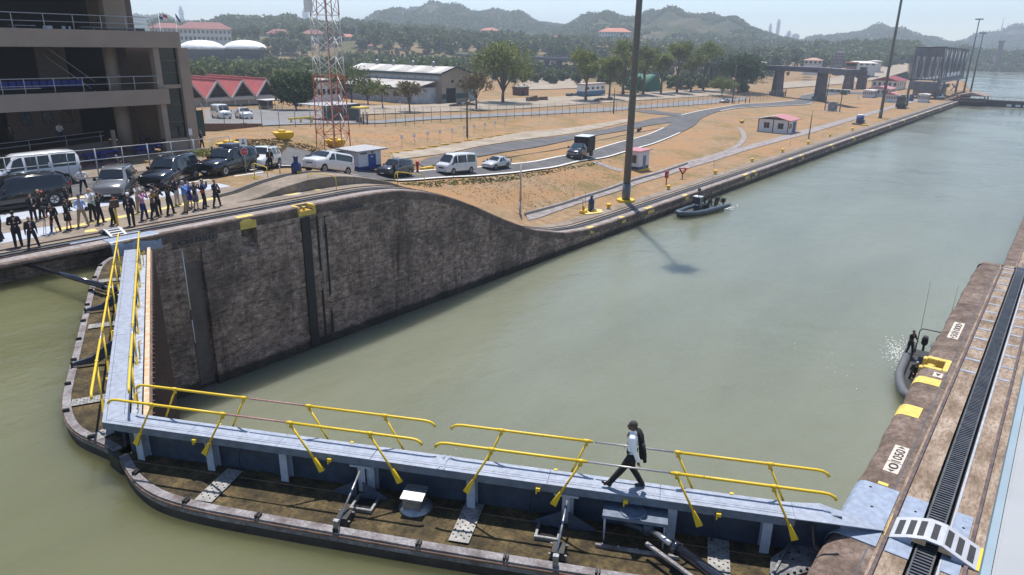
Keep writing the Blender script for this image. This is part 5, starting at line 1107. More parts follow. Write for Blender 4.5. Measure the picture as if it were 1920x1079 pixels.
# side aisle with its own lower roof
M().box(-8, 0, 2, Ln, 0, zl*1.05).build('aisle_wall', mat('white_grey_wall', (.42, .43, .45), .7, var=.25, scale=.8), t)
for i in range(10):
    y0 = 1.5+i*(Ln-1)/10; y1 = y0+(Ln-1)/10-.04; M().add([(-9, y0, zl*1.05), (0, y0, zl*1.5), (0, y1, zl*1.5), (-9, y1, zl*1.05), (-9, y0, zl*1.05-.2), (0, y0, zl*1.5-.2), (0, y1, zl*1.5-.2), (-9, y1, zl*1.05-.2)], [(0, 1, 2, 3), (7, 6, 5, 4), (0, 4, 5, 1), (2, 6, 7, 3), (0, 3, 7, 4)]).build('aisle_roof_panel', ROOFP, t)
for i in range(8): M().box(-8.08, -8.0, 4+i*4, 6+i*4, zl*.45, zl*.75).build('window', GLASS if i % 2 else BLUEG, t)
M().box(-9.08, -9.0, 1.5, Ln, zl*1.05-.45, zl*1.05).build('eaves_trim', GRN, t)
M().box(W_, W_*1.42, 1, 9, 0, ze*.56).build('annex', mat('pale_blue_wall', (.42, .47, .50), .6), t); M().box(W_, W_*1.46, .6, 9.4, ze*.42, ze*.5).build('annex_canopy', GRN, t)
for i in range(3): M().box(W_*1.03+i*W_*.13, W_*1.03+(i+.85)*W_*.13, .95, 1, 0, ze*.38).build('shutter', mat('shutter_blue', (.36, .43, .48), .5), t)
M().add([(W_-.5, .4, ze*.86), (W_*1.5, .4, ze*.62), (W_*1.5, 12, ze*.62), (W_-.5, 12, ze*.86), (W_-.5, .4, ze*.83), (W_*1.5, .4, ze*.59), (W_*1.5, 12, ze*.59), (W_-.5, 12, ze*.83)], [(0, 1, 2, 3), (7, 6, 5, 4), (0, 4, 5, 1), (2, 6, 7, 3), (1, 5, 6, 2)]).build('annex_roof', ROOFP, t)
for y in (8, 16, 24, 31): M().tube((W_/2, y, zr), (W_/2, y, zr+.9), .35, n=10).ball((W_/2, y, zr+1.0), (.5, .5, .3), 10, 5).build('roof_vent', GALV, t)
# green screened compound, white tarps left of the shed
q = G(650, 228); t = thing('screened_compound', 'dark green screened enclosure behind the lattice tower', 'enclosure', q); k_ = 1/ppm(q)
M().box(-50*k_, 34*k_, 0, .15, 0, 30*k_).build('screen', mat('dark_green_screen', (.015, .05, .05), .7), t); M().box(-50*k_, 34*k_, .2, 7, 29*k_, 30.5*k_).build('roof', mat('grey_sheet', (.33, .32, .31), .6, var=.2), t)
for i in range(5): M().tube((-45*k_+i*4, -.05, 0), (-45*k_+i*4, -.05, 31*k_), .05, n=5).build('post', RAILM, t)
q = G(688, 232); t = thing('yellow_canopy', 'small canopy with a yellow edge over two people by the fence', 'canopy', q); k_ = 1/ppm(q); M().box(-18*k_, 8*k_, 0, 2, 27*k_, 30*k_).build('canopy_roof', YEL, t); M().tube((-16*k_, .1, 0), (-16*k_, .1, 27*k_), .05, n=5).build('post', WHITE, t); M().box(-16*k_, -6*k_, .5, 1.0, 0, 12*k_).build('counter', BEIGE2, t)
q = G(560, 232); t = thing('yellow_barrier', 'long low yellow barrier behind the fence near the lattice tower', 'barrier', q); k_ = 1/ppm(q); M().box(-20*k_, 35*k_, 0, .3, 8*k_, 11*k_).build('beam', YEL, t)
for a in (-16, 5, 30): M().box(a*k_, a*k_+.2, 0, .25, 0, 8*k_).build('foot', YEL, t)
q = G(640, 195); t = thing('white_workshop', 'white walled workshop with a green roof edge left of the shed', 'building', q); k_ = 1/ppm(q); M().box(-58*k_, 4*k_, 0, 8, 0, 42*k_).build('wall', WHITE, t); M().box(-60*k_, 6*k_, -.5, 9, 42*k_, 44*k_).build('roof', ROOFP, t); M().box(-60*k_, 6*k_, -.56, -.5, 40*k_, 43*k_).build('eaves_trim', GRN, t)
for i in range(5): M().box((-52+i*11)*k_, (-46+i*11)*k_, -.06, 0, 18*k_, 28*k_).build('window', GLASS, t)
t = thing('green_screen_fence', 'dark green screened fence panels beside the corner of the building', 'fence', G(352, 262)); k_ = 1/ppm(t.location)
for i in range(3): M().box(i*.8, i*.8+.77, 0, .06, .1, 62*k_-i*.3).build('screen_panel', mat('dark_green_screen', (.015, .05, .05), .7), t, rot=.25)
q = G(384, 247); q2 = G(492, 246); t = thing('retaining_wall', 'low stained brown retaining wall under the left end of the fence', 'wall', q); d_ = q2-q; b = M(); b.prism([(0, -.1), (float(np.linalg.norm(d_[:2])), -.1), (float(np.linalg.norm(d_[:2])), .25), (0, .9)], 'y', 0, .3); b.build('wall', RUST, t, rot=math.atan2(d_[1], d_[0]))
# ---- white domed tanks
for x0, x1, lb in ((342, 423, 'left white domed storage tank with a dark wall'), (425, 502, 'right white domed storage tank with a dark wall')):
    q = P((x0+x1)/2, 122, -4.5); k_ = 1/ppm(q); r_ = (x1-x0)/2*k_; t = thing('domed_tank', lb, 'storage tank', q)
    M().tube((0, 0, 0), (0, 0, 28*k_), r_, n=36).build('tank_wall', mat('tank_dark', (.012, .014, .02), .95, var=.2, scale=.3, spec=.05), t)
    M().lathe([(r_*math.cos(a), 28*k_+16*k_*math.sin(a)) for a in np.linspace(0, math.pi/2-.01, 8)], n=36).build('dome', mat('dome_white', (.8, .8, .79), .6, var=.2, scale=.2), t)
# ---- container, green tent, dark bush, junk
q = G(1114, 181); t = thing('site_container', 'long white and blue container under the row of trees', 'container', q); k_ = 1/ppm(q); M().box(-37*k_, 39*k_, 0, 2.6, 10*k_, 21*k_).build('upper_body', WHITE, t); M().box(-37*k_, 39*k_, -.003, 2.6, 2*k_, 10*k_).build('blue_body', mat('container_blue', (.06, .16, .28), .5), t); M().box(-38*k_, 40*k_, -.2, 2.8, 21*k_, 23.5*k_).build('roof', mat('pinkish_roof', (.5, .38, .36), .7), t)
for i in range(4): M().box((-26+i*17)*k_, (-19+i*17)*k_, -.05, 0, 13*k_, 17*k_).build('window', GLASS, t)
q = G(1228, 172); t = thing('green_tent', 'green round topped tent behind the small pale trunked tree', 'tent', q); k_ = 1/ppm(q); gm = mat('tent_green', (.015, .12, .075), .7, var=.15)
M().loft([[(r_*math.cos(a)*26*k_, y, r_*math.sin(a)*31*k_+.01) for a in np.linspace(0, math.pi, 15)] for y, r_ in ((0, .9), (1.5, 1), (8, 1), (10, .9))], smooth=True).build('canopy', gm, t); M().box(-24*k_, 20*k_, -.3, 0, 0, 1.2*k_).build('white_sill', WHITE, t)
def shrub(label, px, base, top, wpx, m=LF_DK, nm='shrub', n=40, leaf=.4):
    b0 = G(px, base); H = (base-top)/ppm(b0); rx = wpx/2/ppm(b0); t_ = thing(nm, label, 'shrub', b0); cc, L = crown_clumps((0, 0, H*.5), rx, H*.5, n, 5); V_, F_ = leafquads(cc, np.full(len(cc), rx*.25+.1), 14, leaf); V_[:, 2] = np.maximum(V_[:, 2], .03); npmesh('foliage', V_, F_, m, t_); st_ = M()
    for i in range(5): st_.path([(0, 0, -.1), (rx*.3*math.cos(i*1.3), rx*.3*math.sin(i*1.3), H*.5)], [.05, .02], 5)
    st_.build('stems', BARK, t_); return t_
shrub('dark dense bush beneath the trees left of the green tent', 1182, 174, 130, 46, n=90, leaf=.6); shrub('dark bush right of the green tent behind the forked tree', 1272, 168, 144, 30, n=50, leaf=.5); shrub('low bright green hedge plants beside the building corner', 375, 293, 284, 56, LF_OL, n=50, leaf=.16)
def junk(label, px, py, w, h, m, nm='debris_pile', d=2.0):
    q = G(px, py); k_ = 1/ppm(q); t_ = thing(nm, label, 'debris', q)
    for i in range(7):
        a = (-.5+i/7)*w*k_; M().box(0, w*k_*.2*(.6+random.random()), 0, d*random.uniform(.3, 1), 0, h*k_*random.uniform(.35, 1)).build('heap_block', m if i % 2 else DGREY, t_, loc=(a, random.uniform(-.5, .5), 0), rot=(random.uniform(-.2, .2), random.uniform(-.3, .3), random.uniform(-.6, .6)), bevel=.03)
junk('heap of rusty junk right of the tall lone tree', 1005, 190, 60, 10, RUST); junk('dark scrap heap on the pale yard', 1075, 181, 34, 6, DGREY); junk('low rubble at the shed corner beneath the dry tree', 870, 200, 60, 8, RUST); junk('scattered timber below the leftmost row tree', 1130, 190, 70, 5, RUST); junk('pile of brown scrap behind the row trees', 1290, 168, 46, 5, RUST)
q = G(975, 180); t = thing('brown_cabin', 'small brown flat roofed cabin right of the tall lone tree', 'cabin', q); k_ = 1/ppm(q); M().box(0, 27*k_, 0, 3, 0, 14*k_).build('wall', mat('brown_red_wall', (.13, .07, .06), .8), t); M().box(-1*k_, 28*k_, -.3, 3.3, 14*k_, 15.5*k_).build('roof', DGREY, t); M().box(6*k_, 11*k_, -.05, 0, 0, 9*k_).build('door', DARKIN, t)
# ---- hillside houses
WALLW = mat('house_white', (.58, .56, .53), .8, var=.12, scale=.1); ROOFT = mat('tile_roof', (.42, .15, .11), .8, var=.2, scale=.2); ROOFM = mat('maroon_roof', (.24, .085, .08), .8, var=.2, scale=.2)
def house(label, x0, x1, ytop, ybase, D, floors=2, roof=ROOFT, dep=11, name='house', nwin=6, cat='house', wall=WALLW, yaw=0, rh=.34, arc=False):
    xm = (x0+x1)/2; base = PD(xm, ybase, D); k_ = D/1390*1.0/math.cos(abs(math.atan((xm-960)/1390)))**0; W2 = (x1-x0)/2*k_*(math.cos(math.atan((xm-960)/1390))); H = (ybase-ytop)*k_*.98; hw = H*(1-rh)
    az = math.atan2(base[1]-CAMC[1], base[0]-CAMC[0]); t_ = thing(name, label, cat, base, az-math.pi/2+yaw)
    M().box(-W2, W2, 0, dep, -6, hw).build('wall', wall, t_); r_ = M(); e = W2*.06+.6; r_.add([(-W2-e, -e, hw), (W2+e, -e, hw), (W2+e, dep+e, hw), (-W2-e, dep+e, hw), (-W2+dep*.45, dep/2, H), (W2-dep*.45, dep/2, H)], [(0, 1, 5, 4), (1, 2, 5), (2, 3, 4, 5), (3, 0, 4), (3, 2, 1, 0)]); r_.build('roof', roof, t_)
    for f in range(floors):
        z0 = hw*(f+.28)/floors; z1 = hw*(f+.78)/floors
        for i in range(nwin):
            a = -W2+2*W2*(i+.22)/nwin; b_ = -W2+2*W2*(i+.78)/nwin; M().box(a, b_, -.08, -.01, z0, z1).build('window', GLASS, t_)
    return t_
house('long two storey block with a maroon roof left of the white tanks', 342, 432, 46, 79, 540, 2, ROOFM, 14, 'apartment_block', 12, 'building'); house('low maroon roofed wing at the far left by the terrace', 286, 345, 47, 72, 580, 2, ROOFM, 14, 'apartment_block', 8, 'building')
house('two storey house with a maroon roof left of the lattice tower', 503, 548, 57, 80, 600, 2, ROOFM, 12, nwin=7); house('two storey house with a maroon roof behind the lattice tower', 567, 612, 58, 80, 605, 2, ROOFM, 12, nwin=6); house('low house with a red roof just right of the lattice tower', 634, 670, 65, 80, 610, 1, ROOFT, 12, nwin=5)
house('small white house with a pink roof below the broad hill', 776, 805, 62, 81, 640, 2, ROOFT, 12, nwin=4); house('white house with a red roof higher on the slope, left of centre', 901, 936, 53, 68, 760, 2, ROOFT, 12, nwin=5); house('long low red roofed house on the slope at centre', 948, 1013, 70, 86, 700, 1, ROOFT, 12, nwin=9); house('taller red roofed house beside the long low one', 1024, 1054, 68, 88, 690, 2, ROOFT, 12, nwin=5)
house('big white hotel with an orange roof on the wooded hill', 1123, 1181, 54, 80, 860, 3, mat('orange_roof', (.50, .17, .10), .8, var=.15, scale=.2), 18, 'hotel', 11, 'hotel', mat('hotel_white', (.66, .64, .60), .8, var=.08), rh=.28); house('tiny white house with a pale roof above the viaduct', 1120, 1142, 85, 94, 560, 1, ROOFT, 8, nwin=3)
house('low pinkish house behind the far viaduct piers', 1508, 1540, 110, 122, 480, 1, mat('pink_roof', (.42, .24, .20), .8), 9, nwin=4); house('white shed at the foot of the hill above the castle towers', 1590, 1640, 116, 124, 520, 1, mat('pale_shed_roof', (.6, .58, .55), .7), 9, nwin=5, cat='shed', name='white_shed', rh=.4); house('grey block with a flat look behind the castle towers', 1563, 1578, 100, 122, 540, 4, mat('grey_roof', (.2, .18, .2), .8), 9, nwin=3, cat='building', name='grey_block', rh=.05, wall=mat('mauve_wall', (.20, .16, .18), .8)); house('small white house at the edge of the sandy bank', 1630, 1652, 114, 119, 560, 1, WALLW, 8, nwin=3)
house('pale house half hidden in the trees right of the bare tree', 1420, 1436, 116, 121, 420, 1, mat('pale_shed_roof', (.6, .58, .55), .7), 8, nwin=2)
junkrow = [(690, 700), (720, 735), (752, 762), (812, 830), (842, 856)]
for i, (a, b_) in enumerate(junkrow): house(('row of low red roofed sheds on the earth bank, %s' % ('leftmost', 'second from the left', 'in the middle', 'second from the right', 'rightmost')[i]), a, b_, 84, 90, 560, 1, ROOFT, 7, nwin=2, name='small_shed', cat='shed')
# ---- city towers in the haze
TWR = mat('tower_pale', (.30, .33, .36), .6)
def ctower(label, x0, x1, ytop, D=2650, ybase=92, step=None):
    b0 = PD((x0+x1)/2, ybase, D); k_ = D/1390; w2 = (x1-x0)/2*k_; H = (ybase-ytop)*k_; t_ = thing('city_tower', label, 'tower', b0, math.atan2(b0[1], b0[0])-math.pi/2); M().box(-w2, w2, -w2, w2, -30, H*.93).build('shaft', TWR, t_, bevel=1.5); M().box(-w2*.6, w2*.6, -w2*.6, w2*.6, H*.93, H).build('crown', TWR, t_)
    for i in range(8): M().box(-w2*.85, w2*.85, -w2-.6, -w2, H*(.1+.1*i), H*(.14+.1*i)).build('window_band', GLASS, t_)
for a in (('slim tallest hazy tower right of the central hill', 1451, 1457, 43), ('short hazy tower just left of the tallest one', 1437, 1442, 50), ('stepped hazy tower right of the tallest one', 1472, 1479, 62), ('lower hazy tower left of the stepped one', 1467, 1472, 69), ('wide low hazy tower block, rightmost of the skyline', 1482, 1495, 67), ('hazy tower at the left beside the flags', 345, 352, 24), ('broad hazy tower pair left of the lattice tower', 572, 583, 24)): ctower(*a)
# ---- flags
for px, lb, k in ((302, 'waving flag of white, red and blue quarters above the left horizon', 0), (333, 'drooping dark blue flag right of the quartered one', 1)):
    b0 = PD(px-2, 50, 140); t = thing('flagpole', lb, 'flag', (b0[0], b0[1], g1(b0[0], b0[1]))); zb = PD(px, 25, 140)[2]-t.location.z; az = math.atan2(b0[1], b0[0])-math.pi/2; M().tube((0, 0, 0), (0, 0, zb+.1), .05, n=6).build('pole', WHITE, t)
    if k == 0:
        fl = bpy.data.objects.new('flag_cloth', None)
        W = [WHITE, RED, NAVY, WHITE]
        for i, (x0, x1, z0, z1) in enumerate(((0, .65, -.45, 0), (.65, 1.3, -.45, 0), (0, .65, -.9, -.45), (.65, 1.3, -.9, -.45))):
            vs = []; 
            for u in range(4):
                x = x0+(x1-x0)*u/3; wv = .08*math.sin(x*6); dz = -.25*x
                vs += [(x, wv, zb+z0+dz), (x, wv, zb+z1+dz)]
            o = M().add(vs, [(2*u, 2*u+2, 2*u+3, 2*u+1) for u in range(3)]).build('flag_panel', W[i], t, rot=az)
            if i in (0, 3):
                cx_, cz_ = (x0+x1)/2, (z0+z1)/2+zb-.25*(x0+x1)/2; pts = [(cx_+(.14 if j % 2 == 0 else .06)*math.sin(j*math.pi/5), .08*math.sin(cx_*6)-.02, cz_+(.14 if j % 2 == 0 else .06)*math.cos(j*math.pi/5)) for j in range(10)]; M().add(pts, [tuple(range(10))]).build('star', NAVY if i == 0 else RED, o)
    else: M().add([(0, 0, zb), (.25, .05, zb-.3), (.85, .0, zb-1.45), (.5, .1, zb-1.4), (.1, .05, zb-.7)], [(0, 1, 2, 3, 4)]).build('flag_cloth', NAVY, t, rot=az)
# ---- lattice radio tower
TB = G(626, 284); k_ = 1/ppm(TB); t = thing('lattice_tower', 'red and white steel lattice radio tower left of centre', 'radio tower', TB)
TR = mat('tower_red', (.42, .09, .05), .6, var=.2, scale=.4); TW = mat('tower_white', (.60, .59, .58), .6, var=.15, scale=.4)
HT = 30.0; bh = 1.55; rot = -.35
def leg(i, z): s_ = (bh*(1-z/HT*.42)); a = rot+i*2*math.pi/4+math.pi/4; return Vector((s_*1.35*math.cos(a), s_*1.35*math.sin(a), z))
seg = 2.05; nz = int(HT/seg)
for k in range(nz):
    z0, z1 = k*seg, (k+1)*seg; m_ = TR if (int((z0+.1)/6.6) % 2 == 0) else TW
    for i in range(4): M().tube(leg(i, z0), leg(i, z1), .055, n=6).build('leg', m_, t)
    for i in range(4):
        j = (i+1) % 4; b_ = M(); b_.tube(leg(i, z0), leg(j, z1), .035, n=5); b_.build('brace', TW if i % 2 else m_, t); b_ = M(); b_.tube(leg(j, z0), leg(i, z1), .03, n=5); b_.build('brace', m_, t)
    if k % 3 == 0:
        for i in range(4): M().tube(leg(i, z1), leg((i+1) % 4, z1), .03, n=5).build('girt', m_, t)
M().tube((.25, .1, 0), (.25, .1, HT), .11, n=8).build('cable_ladder', TR, t); M().tube((0.0, -.15, 0), (0, -.15, HT), .06, n=6).build('cable_ladder', TW, t)
z_ = (275-10)*k_; M().box(-2.35, -1.7, -.3, .3, z_-1.4, z_-.2).build('antenna_box', WHITE, t); M().tube((-2.0, 0, z_-3), (-1.2, 0, z_-3.4), .04).build('antenna_arm', WHITE, t)
# ---- light masts
def mast(label, px, base, top_y, wpx, m, lean=0, head=False, col=YEL, name='light_mast', z=None, foot=True, topx=None):
    b0 = G(px, base) if z is None else P(px, base, z); k_ = 1/ppm(b0); t_ = thing(name, label, 'light mast' if name == 'light_mast' else 'pole', b0); r_ = wpx/2*k_
    lo, hi = 1.0, 80.0
    for _ in range(50):
        md = (lo+hi)/2; yy = pj(b0+np.array([0, 0, md]))[1]
        if yy > top_y: lo = md
        else: hi = md
    H = lo if top_y > -60 else (59 if top_y < -400 else max(lo, 32)); head = head or top_y < -400; off = Vector((0, 0, H))
    if topx is not None: off = Vector(tuple(RT*((topx-pj(b0+np.array([0, 0, H]))[0])/ppm(b0+np.array([0, 0, H])))))+Vector((0, 0, H))
    if foot: M().prism([(math.cos(i*math.pi/4+.4)*r_*2.6, math.sin(i*math.pi/4+.4)*r_*2.6) for i in range(8)], 'z', -.2, .28).build('base', col, t_, bevel=.03)
    M().tube((0, 0, 0), (0, 0, 2.2), r_*1.15, n=12).build('lower_shaft', m, t_); M().tube((0, 0, 2.2), tuple(off), r_, r_*.45, n=12).build('shaft', m, t_)
    if head:
        M().tube(tuple(off-Vector((0, 0, .3))), tuple(off+Vector((0, 0, .1))), r_*3.2, n=10).build('head_ring', DGREY, t_)
        for i in range(6):
            a = i*math.pi/3; M().box(-.35, .35, -.25, .25, -.25, .25).build('floodlight', GREY, t_, loc=off+Vector((1.4*math.cos(a), 1.4*math.sin(a), -.1)))
    return t_
MST = mat('mast_grey', (.13, .14, .15), .45, metal=.3, var=.2)
mast('tall dark grey mast rising out of the picture beside the small kiosk', 1173, 378, -500, 13.5, MST, topx=None)
mast('second tall mast rising past the horizon beside the quay', 1650, 222, -300, 5.5, MST, foot=False)
mast('far light mast with a ring of floodlights behind the swing bridge', 1806, 178, 36, 3.4, MST, head=True, foot=False)
mast('farthest light mast with floodlights at the quay end', 1819, 176, 62, 3.2, MST, head=True, foot=False)
mast('thin pole standing on the quay by the curve of the wall', 975, 416, 308, 4.2, mat('pole_pale', (.40, .36, .33), .6), name='camera_pole', z=-7.95)
mast('dark wooden utility pole right of the long shed', 876, 256, 108, 3.4, BARK, name='utility_pole', foot=False)
mast('thin dark pole behind the fence left of the tall mast', 1150, 213, 165, 2.4, BARK, name='utility_pole', foot=False)
mast('thin dark pole beside the parked silver car', 1373, 194, 122, 2.2, BARK, name='utility_pole', foot=False)
mast('thin signal pole left of the round target board', 1546, 208, 110, 1.8, BARK, name='utility_pole', foot=False); mast('thin signal pole right of the round target board', 1574, 210, 122, 1.8, BARK, name='utility_pole', foot=False)
mast('short post by the fence corner near the viaduct pier', 1472, 181, 168, 1.8, BARK, name='utility_pole', foot=False)
mast('thin dark pole in front of the castle towers', 1590, 166, 108, 1.4, BARK, name='utility_pole', foot=False); mast('instrument pole on the grass right of the red roofed cabin', 1516, 261, 206, 2.2, mat('pole_brown', (.2, .17, .14), .7), name='utility_pole', foot=False)
# ---- kiosks
def kiosk(label, px, base, wx, wy, h, roofm, band=None, rot=0, kind='kiosk', door=True, win=True, overhang=.35, mono=False, yb=None):
    b0 = G(px, base); t_ = thing('guard_kiosk' if kind == 'kiosk' else 'small_cabin', label, kind, b0, rot); WM = mat('kiosk_white', (.66, .65, .66), .6, var=.08)
    M().box(-.12, wx+.12, -.12, wy+.12, -.15, .12).build('plinth', yb or YEL, t_); z0 = .12
    if band: M().box(0, wx, 0, wy, .12, .55).build('painted_base', band, t_); z0 = .55
    M().box(0.003, wx-.003, .003, wy-.003, z0, h).build('wall', WM, t_)
    r_ = M(); e = overhang; r_.box(-e, wx+e, -e, wy+e, h, h+.16, taper=.05) if not mono else r_.prism([(-e, h+.02), (wx+e, h+.02), (wx+e, h+.14), (wx/2, h+.75), (-e, h+.14)], 'y', -e, wy+e); r_.build('roof', roofm, t_, bevel=.02)
    if door: M().box(wx*.38, wx*.38+.85, -.05, .0, .13, 2.1).build('door', mat('door_grey_blue', (.12, .15, .17), .4) if not mono else NAVY, t_)
    if win:
        wf = M().box(-.05, -.0, wy*.2, wy*.85, 1.05, 2.2).build('window', GLASS, t_); f_ = M()
        for a in np.linspace(wy*.2, wy*.85, 4): f_.box(-.09, -.05, a-.03, a+.03, 1.05, 2.2)
        f_.build('window_bars', mat('bars_brown', (.25, .19, .12), .6), wf)
    return t_
PINKR = mat('pink_red_roof', (.42, .17, .18), .6, var=.12)
k1 = kiosk('small white kiosk with a pink roof and blue base beside the tall mast', 1197, 321, 3.1, 2.3, 2.75, PINKR, NAVY, rot=math.pi)
k1.location = P(1197, 321, g1(*P(1197, 321, -7.8)[:2])); k1.rotation_euler.z = 0
for ch in k1.children:
    pass
# the open doorway and the barred side window seen from the water side
M().box(-.02, 2.4, -.0, .0, 0, 0).build('sill', WHITE, k1)
def cabin(label, px, base, L, W, h, roofm, name='small_cabin'):
    b0 = G(px, base); t_ = thing(name, label, 'cabin', b0); WM = mat('kiosk_white', (.66, .65, .66), .6)
    M().box(-W*0-.1, L+.1, -.1, W+.1, -.15, .08).build('plinth', mat('pale_plinth', (.5, .47, .43), .8), t_); M().box(0, L, 0, W, .08, h).build('wall', WM, t_)
    M().add([(-.6, -.6, h), (L+.6, -.6, h), (L+.6, W+.6, h), (-.6, W+.6, h), (-.6, W/2, h+1.0), (L+.6, W/2, h+1.0)], [(0, 1, 5, 4), (2, 3, 4, 5), (1, 2, 5), (3, 0, 4), (3, 2, 1, 0)]).build('roof', roofm, t_)
    for x in (0, L*.5, L): M().box(x-.08, x+.08, -.06, 0, .08, h).build('corner_trim', mat('maroon_trim', (.2, .04, .04), .6), t_)
    M().box(-.06, 0, -.06, .1, .08, h).build('corner_trim', mat('maroon_trim', (.2, .04, .04), .6), t_)
    for x in (.22, .68): wf = M().box(L*x-.55, L*x+.55, -.1, -.02, 1.0, 2.1).build('window', GLASS, t_); M().box(L*x-.03, L*x+.03, -.14, -.1, 1.0, 2.1).build('window_frame', mat('maroon_trim', (.2, .04, .04), .6), wf)
    M().box(-.1, -.02, W*.2, W*.2+.9, .1, 2.1).build('door', NAVY, t_); M().box(-.1, -.02, W*.62, W*.9, 1.0, 2.0).build('window', GLASS, t_); return t_
c1 = cabin('white cabin with a pink red roof and dark windows on the grass', 1421, 247, 1, 1, 1, PINKR) if False else None
q0 = G(1476, 252); Wc = along(q0, 'y', 1421); Lc = along(q0, 'x', 1492); cb = thing('small_cabin', 'white cabin with a pink and white gabled roof on the dry grass', 'cabin', q0)
WM = mat('kiosk_white', (.66, .65, .66), .6); MT = mat('maroon_trim', (.2, .04, .04), .6); h_ = 2.9
M().box(-.1, Lc+.1, -.1, Wc+.1, -.2, .1).build('plinth', PLAQ, cb); M().box(0, Lc, 0, Wc, .1, h_).build('wall', WM, cb)
for sx_, m_ in ((0, PINKR), (1, PINKR)):
    ya, yb_ = (-.6, Wc/2) if sx_ == 0 else (Wc/2, Wc+.6); za_, zb_ = (h_, h_+.9) if sx_ == 0 else (h_+.9, h_)
    M().add([(-.8, ya, za_), (Lc+.8, ya, za_), (Lc+.8, yb_, zb_), (-.8, yb_, zb_), (-.8, ya, za_-.12), (Lc+.8, ya, za_-.12), (Lc+.8, yb_, zb_-.12), (-.8, yb_, zb_-.12)], [(0, 1, 2, 3), (7, 6, 5, 4), (0, 4, 5, 1), (2, 6, 7, 3), (0, 3, 7, 4), (1, 5, 6, 2)]).build('roof_slope', PINKR if sx_ == 0 else mat('white_roof', (.6, .59, .58), .6), cb)
for y in (0, Wc*.5, Wc): M().box(-.06, 0, y-.1, y+.1, .1, h_).build('corner_trim', MT, cb)
for y in (.25, .72): wf = M().box(-.08, 0, Wc*y-.6, Wc*y+.6, 1.0, 2.2).build('window', GLASS, cb); M().box(-.12, -.08, Wc*y-.04, Wc*y+.04, 1.0, 2.2).build('window_frame', MT, wf)
M().box(Lc*.55, Lc*.85, -.08, 0, .1, 2.3).build('door', NAVY, cb); M().box(Lc*.12, Lc*.4, -.08, 0, 1.1, 2.1).build('window', GLASS, cb)
# blue and white equipment hut by the lattice tower: gable side seen with its blue door
q0 = G(674, 322); Wb = along(q0, 'y', 641); Lb = along(q0, 'x', 714); hb_ = 36/ppm(q0); t = thing('equipment_hut', 'white hut with a blue base and blue door below the lattice tower', 'hut', q0)
M().box(0, Lb, 0, Wb, 0, hb_*.22).build('painted_base', NAVY, t); M().box(.003, Lb-.003, .003, Wb-.003, hb_*.22, hb_).build('wall', WM, t); M().box(-.5, Lb+.6, -.5, Wb+.4, hb_, hb_+.15).build('roof', mat('grey_roof_slab', (.33, .33, .34), .7), t); dr = M().box(Lb*.42, Lb*.75, -.05, 0, .05, hb_*.82).build('door', mat('door_blue', (.02, .06, .26), .5), t)
M().box(Lb*.52, Lb*.62, -.07, -.05, hb_*.66, hb_*.71).build('notice', WHITE, dr); M().box(Lb*.08, Lb*.36, -.05, 0, hb_*.86, hb_*.93).build('nameboard', mat('nameboard_grey', (.1, .1, .13), .5), t); M().ball((Lb*.6, -.08, hb_*.93), .12, 8, 6).build('lamp', BLACK, t)
q = G(640, 310); t = thing('generator_housing', 'cream generator housing with dark vents beside the hut', 'generator', q); k_ = 1/ppm(q); bx_ = M().box(-22*k_, 14*k_, 0, 2.2, .2, 25*k_).build('casing', mat('cream_case', (.5, .47, .38), .6), t, bevel=.04)
for a in (-18, -6, 4): M().box(a*k_, (a+9)*k_, -.05, 0, 10*k_, 20*k_).build('vent', DARKIN, t)
# ---- viaduct
VC = mat('viaduct_steel', (.10, .10, .115), .7, var=.2, scale=.2); VP_ = mat('pier_concrete', (.12, .11, .11), .85, var=.3, scale=.3)
dk = [P(x, y, 3.9) for x, y in ((860, 101), (985, 106), (1135, 111.5), (1342, 118.5), (1440, 122.5), (1545, 127), (1600, 131))]
t = thing('viaduct', 'long low dark viaduct crossing behind the trees on flared piers', 'viaduct', (0, 0, 0))
for i in range(len(dk)-1):
    a, b_ = dk[i], dk[i+1]; d = (b_-a)[:2]; d /= np.linalg.norm(d); nn_ = np.array([-d[1], d[0]])*2.2; rg = lambda z0, z1: [[(*(p_[:2]+s_*nn_), z) for s_, z in ((-1, z0), (1, z0), (1, z1), (-1, z1))] for p_ in (a, b_)]
    M().loft(rg(2.1, 3.3)).build('girder', VC, t); M().loft(rg(3.305, 3.9)).build('deck', mat('deck_pale', (.13, .13, .15), .7), t)
    nr = M(); L = np.linalg.norm((b_-a)[:2]); 
    for s_ in (-1,):
        nr.tube((*(a[:2]+s_*nn_), 4.8), (*(b_[:2]+s_*nn_), 4.8), .06, n=4)
        for k in range(int(L/6)): p_ = a[:2]+(b_-a)[:2]*k*6/L+s_*nn_; nr.tube((*p_, 3.9), (*p_, 4.8), .05, n=4)
    nr.build('parapet_rail', VC, t)
